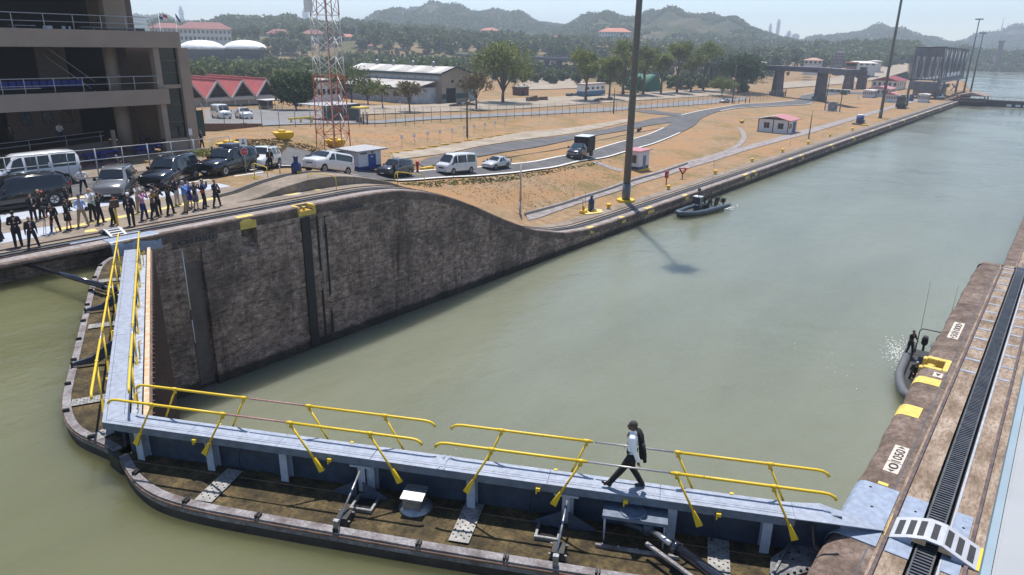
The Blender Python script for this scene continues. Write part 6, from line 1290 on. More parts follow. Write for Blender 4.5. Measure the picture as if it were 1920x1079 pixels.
for x, yb_ in ((1465, 168), (1545, 167), (1340, 156), (1240, 150), (1150, 146), (1055, 143), (1030, 142), (985, 140), (950, 138)):
    dq = np.interp(x, [pj(q)[0] for q in dk], [0, 1, 2, 3, 4, 5, 6]); i = min(int(dq), 5); p_ = dk[i]+(dk[i+1]-dk[i])*(dq-i); d = (dk[i+1]-dk[i])[:2]; rz = math.atan2(d[1], d[0]); z0 = g1(p_[0], p_[1]); big = x > 1300
    pr = thing('pier', None, None, (p_[0], p_[1], z0), rz); pr.parent = t
    hh = 2.1-z0; 
    M().prism([(-1.6, 0), (-.8, 0), (-.5, hh), (-.95, hh)], 'y', -1.6, 1.6).build('pier_leg', VP_, pr) if big else M().box(-.5, .5, -1.6, 1.6, 0, hh).build('pier_leg', VC, pr)
    if big: M().prism([(1.6, 0), (.8, 0), (.5, hh), (.95, hh)], 'y', -1.6, 1.6).build('pier_leg', VP_, pr); M().box(-2.0, 2.0, -2, 2, -1, 1.5).build('pier_footing', VC if x == 1465 else VP_, pr)
# ---- castle-like towers
q = P(1598, 168, -7.6); k_ = 1/ppm(q); t = thing('stone_tower', 'brown stone tower with a red topped lookout cabin', 'tower', q); STN = mat('dark_stone', (.13, .10, .085), .9, var=.35, scale=.4, bmp=.05)
M().box(-12*k_, 8*k_, 0, 4, 0, 23*k_, taper=.15).build('lower_shaft', STN, t); M().box(-11*k_, 8*k_, -.3, 4.2, 23*k_, 30*k_).build('gallery', STN, t); M().box(-8.5*k_, 7*k_, .1, 3.8, 30*k_, 42*k_).build('upper_shaft', mat('brick_brown', (.24, .16, .13), .9, var=.2), t); M().box(-8*k_, 7.5*k_, 0, 4, 42*k_, 47*k_).build('cabin', GLASS, t)
for i in range(5): M().box((-8+i*3.6)*k_, (-7.3+i*3.6)*k_, -.08, 0, 42*k_, 47*k_).build('cabin_post', mat('brick_brown', (.24, .16, .13), .9), t)
M().box(-10*k_, 9*k_, -.6, 4.6, 47*k_, 49*k_, taper=.1).build('cabin_roof', ROOFT, t); M().box(1*k_, 4*k_, -.36, -.3, 24*k_, 29*k_).build('window', mat('pale_pane', (.35, .4, .4), .4), t); M().box(-2*k_, 1*k_, -.05, .3, 2*k_, 8*k_).build('arch_opening', DARKIN, t)
q = P(1622, 168, -7.6); k_ = 1/ppm(q); t = thing('stone_tower', 'shorter round topped stone tower right of the lookout tower', 'tower', q); M().box(-7*k_, 8*k_, 0, 4, 0, 20*k_, taper=.1).build('shaft', STN, t); M().box(-8*k_, 9.5*k_, -.4, 4.4, 20*k_, 26*k_).build('capital', STN, t); M().box(-14*k_, 9*k_, 1, 3, 32*k_, 40*k_).build('beam', VC, t); M().box(-4*k_, 6*k_, .5, 3.5, 26*k_, 33*k_).build('neck', STN, t)
# ---- low wall with the floating boom behind, houses on the quay
t = thing('floating_boom', 'long dark floating boom across the strip of water beside the swing bridge', 'boom', (0, 0, 0)); a, b_ = P(1553, 156, -8.3), P(1712, 141, -8.6)
for i in range(14): p0 = a+(b_-a)*i/14; p1 = a+(b_-a)*(i+.96)/14; M().tube(tuple(p0), tuple(p1), .8, n=8).build('boom_section', TAR, t)
def quayhouse(label, px, base, Lx, Wy, h, roofm, rh=1.2, nm='quay_house', wall=WM, cat='house'):
    q = G(px, base); t_ = thing(nm, label, cat, q); M().box(0, Lx, 0, Wy, 0, h).build('wall', wall, t_); M().add([(-.5, -.5, h), (Lx+.5, -.5, h), (Lx+.5, Wy+.5, h), (-.5, Wy+.5, h), (-.5, Wy/2, h+rh), (Lx+.5, Wy/2, h+rh)], [(0, 1, 5, 4), (2, 3, 4, 5), (1, 2, 5), (3, 0, 4), (3, 2, 1, 0)]).build('roof', roofm, t_)
    for i in range(5): M().box(-.08, 0, Wy*(i+.2)/5, Wy*(i+.6)/5, h*.45, h*.8).build('window', GLASS, t_)
    for i in range(4): M().box(Lx*(i+.2)/4, Lx*(i+.55)/4, -.08, 0, h*.45, h*.8).build('window', GLASS, t_)
    M().box(Lx*.8, Lx*.8+1, -.1, 0, 0, h*.75).build('door', NAVY, t_); return t_
q1_ = quayhouse('white house with a dark red roof behind the small quay sheds', 1680, 170, 22, 11, 4.2, mat('dark_red_roof', (.24, .03, .04), .7), 1.8); quayhouse('white house with a pinkish roof in front of the dark red one', 1665, 183, 12, 8, 3.2, PINKR, 1.0); quayhouse('small pink roofed hut beside the second tall mast', 1677, 193, 6, 4, 2.8, PINKR, .8, 'quay_hut', cat='hut')
quayhouse('white flat trailer left of the quay houses', 1634, 184, 8, 3.5, 2.8, mat('trailer_roof', (.6, .58, .55), .6), .15, 'site_trailer', cat='trailer'); quayhouse('white shed with a blue base near the swing bridge', 1737, 193, 5, 3, 2.9, mat('trailer_roof', (.6, .58, .55), .6), .2, 'quay_hut', cat='hut'); quayhouse('long low concrete block before the castle towers', 1590, 176, 2, 14, 1.6, mat('pale_slab', (.5, .46, .4), .8), .05, 'low_block', mat('pale_slab', (.5, .46, .4), .8), 'block')
# ---- swing bridge
q = P(1738, 182, -8.0); k_ = 1/ppm(q); t = thing('swing_bridge', 'grey steel truss swing bridge parked open on its tall concrete pier', 'swing bridge', q); SB = mat('bridge_steel', (.12, .125, .14), .6, var=.3, scale=.5); SB2 = mat('bridge_steel_light', (.30, .30, .31), .6, var=.2)
M().box(2, 20, -4, 6, 0, 17*k_).build('pier', mat('pier_stone', (.22, .17, .13), .85, var=.3, scale=.3), t); M().tube((11, 1, 17*k_), (11, 1, 23*k_), 7, n=20).build('turntable', SB, t)
Kx0, Kx1, Ky0, Ky1 = -3.0, 62.0, -5.0, 8.0; zb_, zt_ = 33*k_*1.05, 88*k_
kx = np.array([q[0]+Kx0, q[1]+Ky0, q[2]+zb_]); Kx0 += along(kx, 'x', 1760); kx[0] = q[0]+Kx0; Kx1 = Kx0+along(kx, 'x', 1806); Ky1 = Ky0+along(kx, 'y', 1708)
nb = 12
for y in (Ky0, Ky1):
    M().box(Kx0, Kx1, y-.3, y+.3, zb_-1.2, zb_+.4).build('bottom_chord', SB, t)
    for i in range(nb+1):
        x = Kx0+(Kx1-Kx0)*i/nb; zz = zt_-(zt_-zb_)*.04*i/nb; M().box(x-.35, x+.35, y-.2, y+.2, zb_, zz).build('post', SB2 if i % 3 == 1 else SB, t)
        if i < nb:
            x2 = Kx0+(Kx1-Kx0)*(i+1)/nb; M().tube((x, y, zb_ if i % 2 else zz), (x2, y, zz if i % 2 else zb_), .28, n=5).build('diagonal', SB, t); M().tube((x, y, zz), (x2, y, zz), .4, n=5).build('top_chord', SB, t)
for i in range(0, nb+1):
    x = Kx0+(Kx1-Kx0)*i/nb; zz = zt_; M().tube((x, Ky0, zz), (x, Ky1, zz), .3, n=5).build('top_strut', SB, t); M().tube((x, Ky0, zb_-.4), (x, Ky1, zb_-.4), .3, n=5).build('floor_beam', SB, t)
for i in range(9):
    y = Ky0+(Ky1-Ky0)*i/8; M().box(Kx0-.2, Kx0+.2, y-.25, y+.25, zb_, zt_*.97).build('portal_post', SB2 if i % 2 else SB, t)
M().box(Kx0-.3, Kx0+.3, Ky0, Ky1, zt_-3.6, zt_-.4).build('portal_panel', SB, t); M().box(Kx0-.6, Kx1, Ky0-1.5, Ky0-.4, zb_-1.4, zb_-.9).build('walkway', SB, t); M().box(Kx0-1, Kx0+8, Ky0, Ky1, zb_-4.4, zb_-1.3).build('end_frame', SB, t)
for x, y in ((Kx0, Ky0), (Kx0, Ky1), (Kx0+16, Ky0), (Kx1-14, Ky0), (Kx1-11, Ky1)): M().tube((x, y, 0), (x, y, zb_-1), .45, n=8).build('support_leg', SB, t)
for a, b_ in (((Kx0, Ky0), (Kx0+14, Ky0)), ((Kx1-14, Ky0), (Kx1-30, Ky0)), ((Kx1-30, Ky0), (Kx1-14, Ky0))): M().tube((*a, 2), (*b_, zb_-3), .25, n=5).build('brace', SB, t)
for i in range(4): M().box(Kx0+16+i*10, Kx0+22+i*10, Ky0-.5, Ky0-.4, zb_+.4, zb_+2.0).build('sign_panel', WHITE, t)
# ---- caisson across the far end
q = P(1800, 188, ZW); t = thing('caisson_gate', 'long dark caisson closing the far end of the basin', 'caisson', (324, 0, ZW)); CS = mat('caisson_black', (.02, .018, .018), .6, var=.4)
M().box(0, 3.2, -40, 35, -2, 2.1).build('hull', CS, t); M().box(-.6, 3.8, -40, 35, 2.1, 2.45).build('deck', mat('caisson_deck', (.12, .10, .09), .8), t); nr = M()
for k in range(40): nr.tube((0, -40+k*1.9, 2.45), (0, -40+k*1.9, 3.5), .05, n=4)
nr.tube((0, -40, 3.5), (0, 35, 3.5), .05, n=4); nr.build('guard_rail', DGREY, t, kind='stuff')
for i, y in enumerate((17.8, 15.0, 12.6, 9.6, 6.6)): M().box(-.1, 0, y, y+1.6, .3, 1.1).build('white_mark', WHITE, t)
t = thing('landing_stage', 'brown landing stage with a worn roof at the quay end by the caisson', 'landing stage', (319, 26, -8.0)); M().box(0, 18, 0, 10, 0, .5).build('deck', RUST, t); M().prism([(0, 2.2), (10, 2.2), (5, 3.4)], 'x', 0, 14).build('roof', mat('worn_brown_roof', (.25, .17, .13), .8), t)
for x, y in ((0.5, .5), (.5, 9.5), (13, .5), (13, 9.5)): M().box(x-.2, x+.2, y-.2, y+.2, .5, 2.2).build('post', RUST, t)
# ---- dredger
q = P(1864, 134, ZW); k_ = 1/ppm(q); t = thing('dredger', 'brown dredging barge with a tall spud tower out on the water', 'barge', q, .5); DB = mat('dredger_brown', (.13, .09, .08), .7, var=.3, scale=.1)
M().prism([(-17*k_, 0), (17*k_, 0), (17*k_, 5*k_), (-20*k_, 5*k_)], 'y', -7, 7).build('hull', DB, t); M().box(-3*k_, 14*k_, -4, 4, 5*k_, 12*k_).build('deckhouse', mat('deckhouse_red', (.3, .12, .1), .7), t); M().box(-8*k_, 0*k_, -3, 3, 5*k_, 40*k_, taper=.35).build('spud_tower', DB, t); M().box(-6*k_, -1.5*k_, -2, 2, 40*k_, 52*k_).build('tower_head', DB, t); M().box(-7.5*k_, 0, -3, 3, 52*k_, 54*k_).build('head_platform', DGREY, t)
for a in (11, 14.5): M().tube((a*k_, 0, 5*k_), (a*k_, 0, 26*k_), 1.1*k_, n=8).build('spud', DB, t)
for i in range(5): M().tube((-8*k_+i*.4*k_, -3, (6+7*i)*k_), (-.3*k_, -3, (12+7*i)*k_), .35, n=4).build('brace', DGREY, t)
# aerials on the hill
for px, yt, lb in ((1878, 37, 'taller red and white aerial on the right hill'), (1889, 44, 'shorter aerial on the right hill'), (940, 18, 'thin aerial on the broad central hill')):
    q = PD(px, 54 if px > 1000 else 25, 2290 if px > 1000 else 1490); k_ = (2290 if px > 1000 else 1490)/1390; t = thing('hill_aerial', lb, 'aerial', q); H = ((54 if px > 1000 else 27)-yt)*k_; M().tube((0, 0, -5), (0, 0, H*.5), .9, n=4).build('lower_mast', mat('aerial_red', (.4, .12, .1), .6), t); M().tube((0, 0, H*.5), (0, 0, H), .6, n=4).build('upper_mast', WHITE, t)
# ------------------------------------------------------------------ vehicles
TYRE = mat('tyre', (.02, .02, .02), .8); RIM = mat('alloy_rim', (.45, .46, .48), .3, metal=.8); HLAMP = mat('headlamp', (.55, .58, .6), .1, spec=.8); TLAMP = mat('tail_lamp', (.45, .02, .015), .25); CHR = mat('chrome_grille', (.25, .26, .27), .25, metal=.8); DPL = mat('dark_plastic', (.025, .025, .027), .6)
def paint(name, c, r_=.25): return mat(name, c, r_, var=.06, scale=1, coat=.8, world=False)
KINDS = {
 'suv': dict(L=5.5, W=2.0, wb=3.25, wr=.39, st=[(2.72, .55, .70, .85, .80, .74), (2.55, .32, .80, 1.02, .95, .86), (1.55, .30, 1.02, 1.16, 1.0, .90), (1.20, .30, 1.08, 1.20, 1.0, .86), (.55, .30, 1.10, 1.86, 1.0, .76), (-.6, .30, 1.12, 1.92, 1.0, .78), (-2.1, .32, 1.14, 1.88, 1.0, .76), (-2.45, .34, 1.12, 1.80, .98, .74), (-2.68, .42, 1.05, 1.22, .94, .86)], ws=(1.15, .58), rw=(-2.62, -2.44), sw=[(.72, .32, -.12, -.12), (-.22, -.22, -1.12, -1.12), (-1.22, -1.22, -2.35, -2.15)], rack=True),
 'suvm': dict(L=4.7, W=1.86, wb=2.78, wr=.37, st=[(2.32, .5, .68, .80, .74, .68), (2.15, .30, .78, .95, .88, .80), (1.25, .28, .98, 1.10, .93, .83), (.95, .28, 1.02, 1.14, .93, .80), (.35, .28, 1.05, 1.74, .93, .68), (-.5, .28, 1.07, 1.80, .93, .70), (-1.75, .30, 1.10, 1.76, .93, .68), (-2.05, .32, 1.08, 1.66, .91, .66), (-2.32, .42, 1.0, 1.16, .86, .78)], ws=(.9, .38), rw=(-2.25, -2.05), sw=[(.52, .15, -.2, -.2), (-.3, -.3, -1.05, -1.05), (-1.15, -1.15, -1.95, -1.7)], rack=True),
 'sedan': dict(L=4.4, W=1.72, wb=2.55, wr=.31, st=[(2.18, .45, .55, .62, .62, .55), (2.02, .25, .62, .74, .80, .72), (1.15, .22, .80, .92, .86, .76), (.85, .22, .86, .97, .86, .72), (.05, .22, .90, 1.42, .86, .58), (-.6, .22, .92, 1.47, .86, .60), (-1.15, .22, .94, 1.38, .86, .58), (-1.7, .24, .96, 1.06, .85, .70), (-2.1, .3, .92, 1.02, .80, .68), (-2.2, .45, .75, .9, .70, .62)], ws=(.82, .08), rw=(-1.66, -1.18), sw=[(.45, 0, -.25, -.25), (-.35, -.35, -1.25, -1.0)], rack=False),
 'hiace': dict(L=5.35, W=1.88, wb=3.1, wr=.34, st=[(2.62, .5, .85, .95, .80, .72), (2.5, .28, 1.0, 1.12, .90, .82), (2.1, .25, 1.10, 1.30, .94, .84), (1.35, .25, 1.15, 2.10, .94, .74), (1.0, .25, 1.15, 2.24, .94, .72), (-1.5, .25, 1.15, 2.28, .94, .74), (-2.45, .27, 1.15, 2.22, .93, .72), (-2.65, .35, 1.10, 1.9, .90, .72)], ws=(2.12, 1.32), rw=(-2.66, -2.52), sw=[(1.75, 1.4, .85, .85), (.7, .7, -.75, -.75), (-.9, -.9, -2.45, -2.35)], rack=False),
 'h1': dict(L=5.15, W=1.92, wb=3.2, wr=.35, st=[(2.55, .5, .80, .92, .78, .70), (2.4, .28, .92, 1.08, .92, .82), (1.6, .26, 1.08, 1.26, .96, .86), (1.4, .26, 1.12, 1.32, .96, .84), (.7, .26, 1.14, 1.86, .96, .74), (.2, .26, 1.15, 1.93, .96, .75), (-2.0, .26, 1.15, 1.93, .96, .76), (-2.4, .28, 1.12, 1.85, .95, .75), (-2.58, .38, 1.02, 1.25, .90, .80)], ws=(1.38, .72), rw=(-2.52, -2.38), sw=[(1.0, .62, .25, .25), (.1, .1, -2.3, -2.15)], rack=False),
 'pickup': dict(L=5.2, W=1.82, wb=3.05, wr=.37, st=[(2.55, .5, .72, .84, .74, .68), (2.4, .32, .82, .98, .87, .8), (1.5, .3, 1.0, 1.12, .91, .82), (1.2, .3, 1.04, 1.16, .91, .8), (.6, .3, 1.06, 1.70, .91, .7), (-.4, .3, 1.06, 1.76, .91, .7), (-.95, .3, 1.06, 1.70, .91, .7), (-1.1, .3, 1.0, 1.10, .91, .86), (-2.5, .35, 1.0, 1.08, .90, .86)], ws=(1.16, .62), rw=(-1.12, -.98), sw=[(.8, .45, .05, .05), (-.05, -.05, -.9, -.85)], rack=False),
}
VCACHE = {}
def vehicle(kind, name, label, cat, body, front, rear, z=None, group=None, hd=None, roofbox=False, stick=False, side=1):
    k = KINDS[kind]; F, B_ = (np.array(front, float), np.array(rear, float)) if len(front) == 3 else (G(*front), G(*rear))
    d = (F-B_)[:2]; d /= np.linalg.norm(d)
    if hd is not None: d = np.array([math.cos(hd), math.sin(hd)])
    mid = (F+B_)[:2]/2 if hd is None else B_[:2]+d*k['wb']/2
    nrm = np.array([-d[1], d[0]]); 
    if np.dot(nrm, mid-CAMC[:2]) < 0: nrm = -nrm
    c = mid+nrm*k['W']*.46; zf = g1(*(c+d*k['wb']/2)); zr_ = g1(*(c-d*k['wb']/2)); t = thing(name, label, cat, (c[0], c[1], (zf+zr_)/2+.02 + (.05 if zf < -.3 else 0)), group=group); t.rotation_euler = (0, -math.atan2(zf-zr_, k['wb']), math.atan2(d[1], d[0]))
    key = kind
    if key not in VCACHE:
        st = k['st']; rings = []
        for x, zs, zb, zr, w_, wr in st:
            rings.append([(x, -w_*.86, zs), (x, -w_, zs+.16), (x, -w_, (zs+zb)/2+.08), (x, -w_*.97, zb), (x, -wr-.0, zr-.07), (x, -wr+.12, zr), (x, 0, zr+.025), (x, wr-.12, zr), (x, wr, zr-.07), (x, w_*.97, zb), (x, w_, (zs+zb)/2+.08), (x, w_, zs+.16), (x, w_*.86, zs)])
        bm_ = M().loft(rings, smooth=True).mesh('body', body); parts = [('body', bm_, None)]
        xs_ = [s_[0] for s_ in st][::-1]; f = lambda x, i: float(np.interp(x, xs_, [s_[i] for s_ in st][::-1]))
        def sq(x, u, sg, o=.012):   # a point on the side glass, u from belt 0 to roof 1
            zb, zr, w_, wr = f(x, 2), f(x, 3), f(x, 4), f(x, 5); y = w_*.97*(1-u)+wr*u; zz = zb*(1-u)+(zr-.07)*u; return (x, sg*(y+o), zz+o*.3)
        for (a, a2, b2, b) in [(q[0], q[1], q[2], q[3]) for q in k['sw']]:
            for sg in (-1, 1):
                top = (a2, b2) if b2 < a2 else (b2, a2); m_ = M(); pts = []
                bot = [(a+(b-a)*i/4) for i in range(5)]; tp = [(a2+(b2-a2)*i/4) for i in range(5)]
                if b2 > a2: tp = bot
                # bottom edge a..b, top edge a2..(b - slant)
                e = k['sw'][-1]
                tb = b2 if b2 < a2 else b
                tp = [(a2+(tb-a2)*i/4) for i in range(5)]
                bot = [(a+(b-a)*i/4) for i in range(5)]
                vs = [sq(x, .10, sg) for x in bot]+[sq(x, .90, sg) for x in tp]; fs = [(i, i+1, 6+i, 5+i) for i in range(4)]; m_.add(vs, fs, 0, True); parts.append(('side_window', m_.mesh('side_window', GLASS), None))
        for nm, (xa, xb) in (('windscreen', k['ws']), ('rear_window', k['rw'])):
            za, zb2 = f(xa, 3), f(xb, 3); wa, wb2 = f(xa, 5)*.93, f(xb, 5)*.9; o = .03 if nm == 'windscreen' else -.03
            if nm == 'rear_window': za = max(f(xa, 3), f(xa, 2)+.1) if kind != 'sedan' else f(xa, 3)
            vs = []
            for i in range(5):
                u = .06+.86*i/4; x = xa+(xb-xa)*u; zz = f(x, 3)+.03; ww = wa+(wb2-wa)*u
                for j in range(5): y = -ww+2*ww*j/4; vs.append((x+o+.0, y, zz+.028*(1-(y/ww)**2)+.012))
            parts.append((nm, M().add(vs, [(5*i+j, 5*i+j+1, 5*i+j+6, 5*i+j+5) for i in range(4) for j in range(4)], 0, True).mesh(nm, GLASS), None))
        x0, x1 = st[0][0], st[-1][0]; hw = k['W']/2
        for sg in (-1, 1):
            hl = M().box(x0-.28, x0-.02, sg*hw*.62-.16, sg*hw*.62+.16, f(x0-.2, 2)-.22, f(x0-.2, 2)-.04); parts.append(('headlight', hl.mesh('headlight', HLAMP, bevel=.03), None))
            tl = M().box(x1-.02, x1+.12, sg*hw*.84-.07, sg*hw*.84+.07, f(x1+.1, 2)-.25, f(x1+.1, 2)+.2); parts.append(('tail_light', tl.mesh('tail_light', TLAMP, bevel=.02), None))
            mr = M().box(k['ws'][0]-.35, k['ws'][0]-.2, sg*(hw+.02), sg*(hw+.2), f(k['ws'][0], 2)+.02, f(k['ws'][0], 2)+.22) if sg > 0 else M().box(k['ws'][0]-.35, k['ws'][0]-.2, -(hw+.2), -(hw+.02), f(k['ws'][0], 2)+.02, f(k['ws'][0], 2)+.22)
            parts.append(('wing_mirror', mr.mesh('wing_mirror', DPL, bevel=.03), None)); parts.append(('sill', M().box(-k['wb']/2+.4, k['wb']/2-.4, sg*hw*.97-.03, sg*hw*.97+.03, .24, .36).mesh('sill', DPL), None))
            for i, q in enumerate(k['sw'][:2]): parts.append(('door_handle', M().box(q[3]+.08, q[3]+.26, sg*(hw+.005)-.012, sg*(hw+.005)+.012, f(q[3], 2)-.12, f(q[3], 2)-.08).mesh('door_handle', CHR), None))
        parts.append(('grille', M().box(x0-.1, x0+.015, -hw*.40, hw*.40, f(x0, 1)+.12, f(x0, 2)-.02).mesh('grille', CHR if kind != 'hiace' else DPL, bevel=.02), None)); parts.append(('front_bumper', M().box(x0-.30, x0+.04, -hw*.88, hw*.88, .30, .50, taper=.03).mesh('front_bumper', DPL, bevel=.05), None)); parts.append(('rear_bumper', M().box(x1-.04, x1+.22, -hw*.88, hw*.88, .34, .54).mesh('rear_bumper', DPL, bevel=.05), None)); parts.append(('number_plate', M().box(x0+.04, x0+.055, -.2, .2, .36, .46).mesh('number_plate', WHITE), None))
        if k['rack']:
            for sg in (-1, 1): parts.append(('roof_rail', M().tube((.3, sg*f(0, 5)*.88, f(0, 3)+.05), (x1+.7, sg*f(0, 5)*.88, f(0, 3)+.03), .022, n=6).mesh('roof_rail', CHR), None))
        for sx in (1, -1):
            for sg in (-1, 1):
                cx, cy = sx*k['wb']/2, sg*(hw-.12); r_ = k['wr']
                ty = M().tube((cx, cy-sg*.12, r_), (cx, cy+sg*.13, r_), r_, n=18).mesh('tyre', TYRE); rm = M().tube((cx, cy+sg*.08, r_), (cx, cy+sg*.137, r_), r_*.62, n=14).mesh('rim', RIM); ar = M().tube((cx, cy-.1*sg, r_+.03), (cx, cy+sg*.122, r_+.03), r_*1.16, n=18).mesh('wheel_arch', DPL)
                sp = M(); [sp.tube((cx, cy+sg*.139, r_), (cx+r_*.55*math.cos(a), cy+sg*.139, r_+r_*.55*math.sin(a)), .03, n=4) for a in np.arange(5)*1.2566]; parts.append(('wheel', ty, [('rim', rm), ('spokes', sp.mesh('spokes', DGREY))])); parts.append(('wheel_arch', ar, None))
        VCACHE[key] = parts
    for nm, me, kids in VCACHE[key]:
        o = bpy.data.objects.new(nm, me); COL.objects.link(o); o.parent = t
        if nm in ('body',) or (nm.endswith('bumper') and body is not None and body.name in ('car_white', 'car_silver')): o.material_slots[0].link = 'OBJECT'; o.material_slots[0].material = body
        for kn, km in (kids or ()):
            c2 = bpy.data.objects.new(kn, km); COL.objects.link(c2); c2.parent = o
    if roofbox: M().box(-1.5, .3, -.6, .6, 1.95, 2.2, taper=.1).build('roof_box', mat('roof_box_dark', (.05, .06, .09), .4), t, bevel=.05)
    return t
CB = paint('car_black', (.008, .009, .012), .18); CW = paint('car_white', (.62, .63, .64)); CG = paint('car_grey', (.13, .13, .135)); CS_ = paint('car_silver', (.45, .46, .48)); CD = paint('car_charcoal', (.035, .038, .045), .2)
v1 = vehicle('hiace', 'passenger_van', 'long white passenger van parked at the far left below the building', 'van', CW, (20, 350), (126, 346), hd=math.pi)
M().box(-.85, -.6, .955, .965, 1.35, 1.62).build('window_notice', WHITE, v1)
vehicle('suv', 'black_suv', 'big black four wheel drive at the left edge in front of the white van', 'car', CB, (20, 398), (104, 386), hd=math.pi)
vehicle('suvm', 'grey_suv', 'grey four wheel drive nosing towards the crowd', 'car', CG, (231, 379), (263, 352))
vehicle('suv', 'black_suv', 'shiny black four wheel drive right of the grey one', 'car', CB, (325, 353), (366, 336))
vehicle('suv', 'black_suv', 'black four wheel drive with a roof box behind the stop sign', 'car', CB, (414, 333), (481, 321), roofbox=True)
vehicle('suvm', 'white_suv', 'white four wheel drive mostly hidden behind the one with a roof box', 'car', CW, (489, 323), (534, 315))
vehicle('h1', 'white_van', 'white van with dark side windows before the blue and white hut', 'van', CW, (603, 326), (655, 333))
vehicle('suvm', 'dark_suv', 'dark charcoal four wheel drive beside the officer on the road', 'car', CD, (737, 337), (771, 333.5))
vehicle('hiace', 'passenger_van', 'white high roofed van driving in the middle of the road convoy', 'van', CW, (850, 331), (882, 328))
vehicle('sedan', 'silver_sedan', 'silver sedan following the high roofed white van', 'car', CS_, (929, 321.5), (951, 318.5))
vehicle('hiace', 'passenger_van', 'white van parked behind the fence left of the pickup', 'van', CW, (420, 226), (391, 223)); vehicle('pickup', 'white_pickup', 'white pickup parked behind the fence near the red roofs', 'pickup', CW, (459, 226), (437, 223)); vehicle('sedan', 'silver_sedan', 'small silver car parked by the distant fence corner', 'car', CS_, (1354, 194), (1370, 193))
vehicle('pickup', 'white_pickup', 'white pickup by the sheds near the swing bridge', 'pickup', CW, (1762, 187), (1771, 185))
# black box truck
F_, B_ = G(1085, 304), G(1117, 296.5); d = (F_-B_)[:2]; d /= np.linalg.norm(d); nrm = np.array([-d[1], d[0]]); nrm = nrm if nrm @ (F_[:2]-CAMC[:2]) > 0 else -nrm; c = (F_+B_)[:2]/2+nrm*1.1
t = thing('box_truck', 'black box truck with a square rear body driving on the road', 'truck', (c[0], c[1], g1(*c)+.1)); t.rotation_euler = (0, 0, math.atan2(d[1], d[0]))
rings = [[(x, -w_*.9, zs), (x, -w_, zs+.2), (x, -w_, zb), (x, -wr, zr-.06), (x, -wr+.15, zr), (x, wr-.15, zr), (x, wr, zr-.06), (x, w_, zb), (x, w_, zs+.2), (x, w_*.9, zs)] for x, zs, zb, zr, w_, wr in ((3.4, .65, .95, 1.15, .85, .75), (3.2, .5, 1.1, 1.32, 1.0, .9), (2.2, .45, 1.3, 1.5, 1.05, .9), (1.9, .45, 1.36, 1.58, 1.05, .88), (1.3, .45, 1.4, 2.15, 1.05, .82), (.2, .45, 1.4, 2.2, 1.05, .84), (.1, .45, 1.4, 2.2, 1.05, .84))]
M().loft(rings, smooth=True).build('cab', CB, t); bx = M().box(-3.0, .05, -1.12, 1.12, .85, 3.0).build('box_body', mat('truck_black', (.010, .010, .011), .6, spec=.25), t, bevel=.04); M().box(-3.0, .05, -1.10, 1.10, 3.0, 3.04).build('box_roof', mat('box_roof_pale', (.5, .55, .58), .5), bx)
for x in (-2.9, -1.5, -.1):
    for sg in (-1, 1): M().box(x-.03, x+.03, sg*1.125-.01, sg*1.125+.01, .9, 2.95).build('box_rib', DGREY, bx)
M().add([(1.92, -.82, 1.60), (1.92, .82, 1.60), (1.36, .74, 2.12), (1.36, -.74, 2.12)], [(0, 1, 2, 3)]).build('windscreen', mat('sky_glass', (.03, .06, .07), .05, spec=.9), t)
for sg in (-1, 1):
    M().add([(1.6, sg*1.065, 1.42), (.3, sg*1.065, 1.42), (.3, sg*.86, 2.1), (1.25, sg*.85, 2.08)], [(0, 1, 2, 3)]).build('side_window', GLASS, t); M().box(3.1, 3.42, sg*.7-.16, sg*.7+.16, .9, 1.1).build('headlight', HLAMP, t, bevel=.03); M().box(1.8, 1.95, sg*1.25-.09, sg*1.25+.09, 1.5, 1.8).build('wing_mirror', DPL, t); M().tube((1.87, sg*1.05, 1.55), (1.87, sg*1.2, 1.6), .02, n=5).build('mirror_arm', DPL, t)
M().box(3.3, 3.46, -.5, .5, .75, 1.1).build('grille', CHR, t, bevel=.02); M().box(3.25, 3.55, -1.0, 1.0, .45, .68).build('front_bumper', DPL, t, bevel=.04); M().box(3.55, 3.56, -.2, .2, .5, .62).build('number_plate', WHITE, t); M().box(-2.9, 2.6, -.5, .5, .45, .8).build('chassis', DPL, t)
for x in (2.3, -2.0):
    for sg in (-1, 1): w0 = M().tube((x, sg*.75, .45), (x, sg*1.07, .45), .45, n=18).build('wheel', TYRE, t); M().tube((x, sg*1.0, .45), (x, sg*1.08, .45), .26, n=12).build('rim', DGREY, w0)
# towing locomotive far along the quay
q = G(1690, 203); t = thing('tow_locomotive', 'dark and silver tow locomotive standing on the far quay track', 'locomotive', q, math.pi*1.02)
M().box(-4.2, 4.2, -1.4, 1.4, .5, 1.5).build('frame', DPL, t, bevel=.05)
for sg in (-1, 1):
    cb_ = M().box(sg*3.2-.9, sg*3.2+.9, -1.35, 1.35, 1.5, 4.0, taper=.1).build('cab', CD, t, bevel=.08); M().box(sg*3.2-.92, sg*3.2+.92, -1.1, 1.1, 2.7, 3.6).build('cab_window', GLASS, cb_)
M().tube((-1.2, 0, 2.6), (1.2, 0, 2.6), 1.05, n=18).build('winch_drum', GALV, t); M().tube((-.2, -1.6, 2.2), (-.2, 1.6, 2.2), .6, n=16).build('cable_wheel', DGREY, t); M().box(-2.0, 2.0, -.3, .3, 3.6, 4.3).build('hood', CB, t)
for x in (-3, -1, 1, 3):
    for sg in (-1, 1): M().tube((x, sg*.75, .42), (x, sg*.95, .42), .42, n=12).build('wheel', DPL, t)
M().tube((-4.2, -.8, .7), (-6.4, -.8, .55), .08, n=6).build('tow_bar', RUST, t)
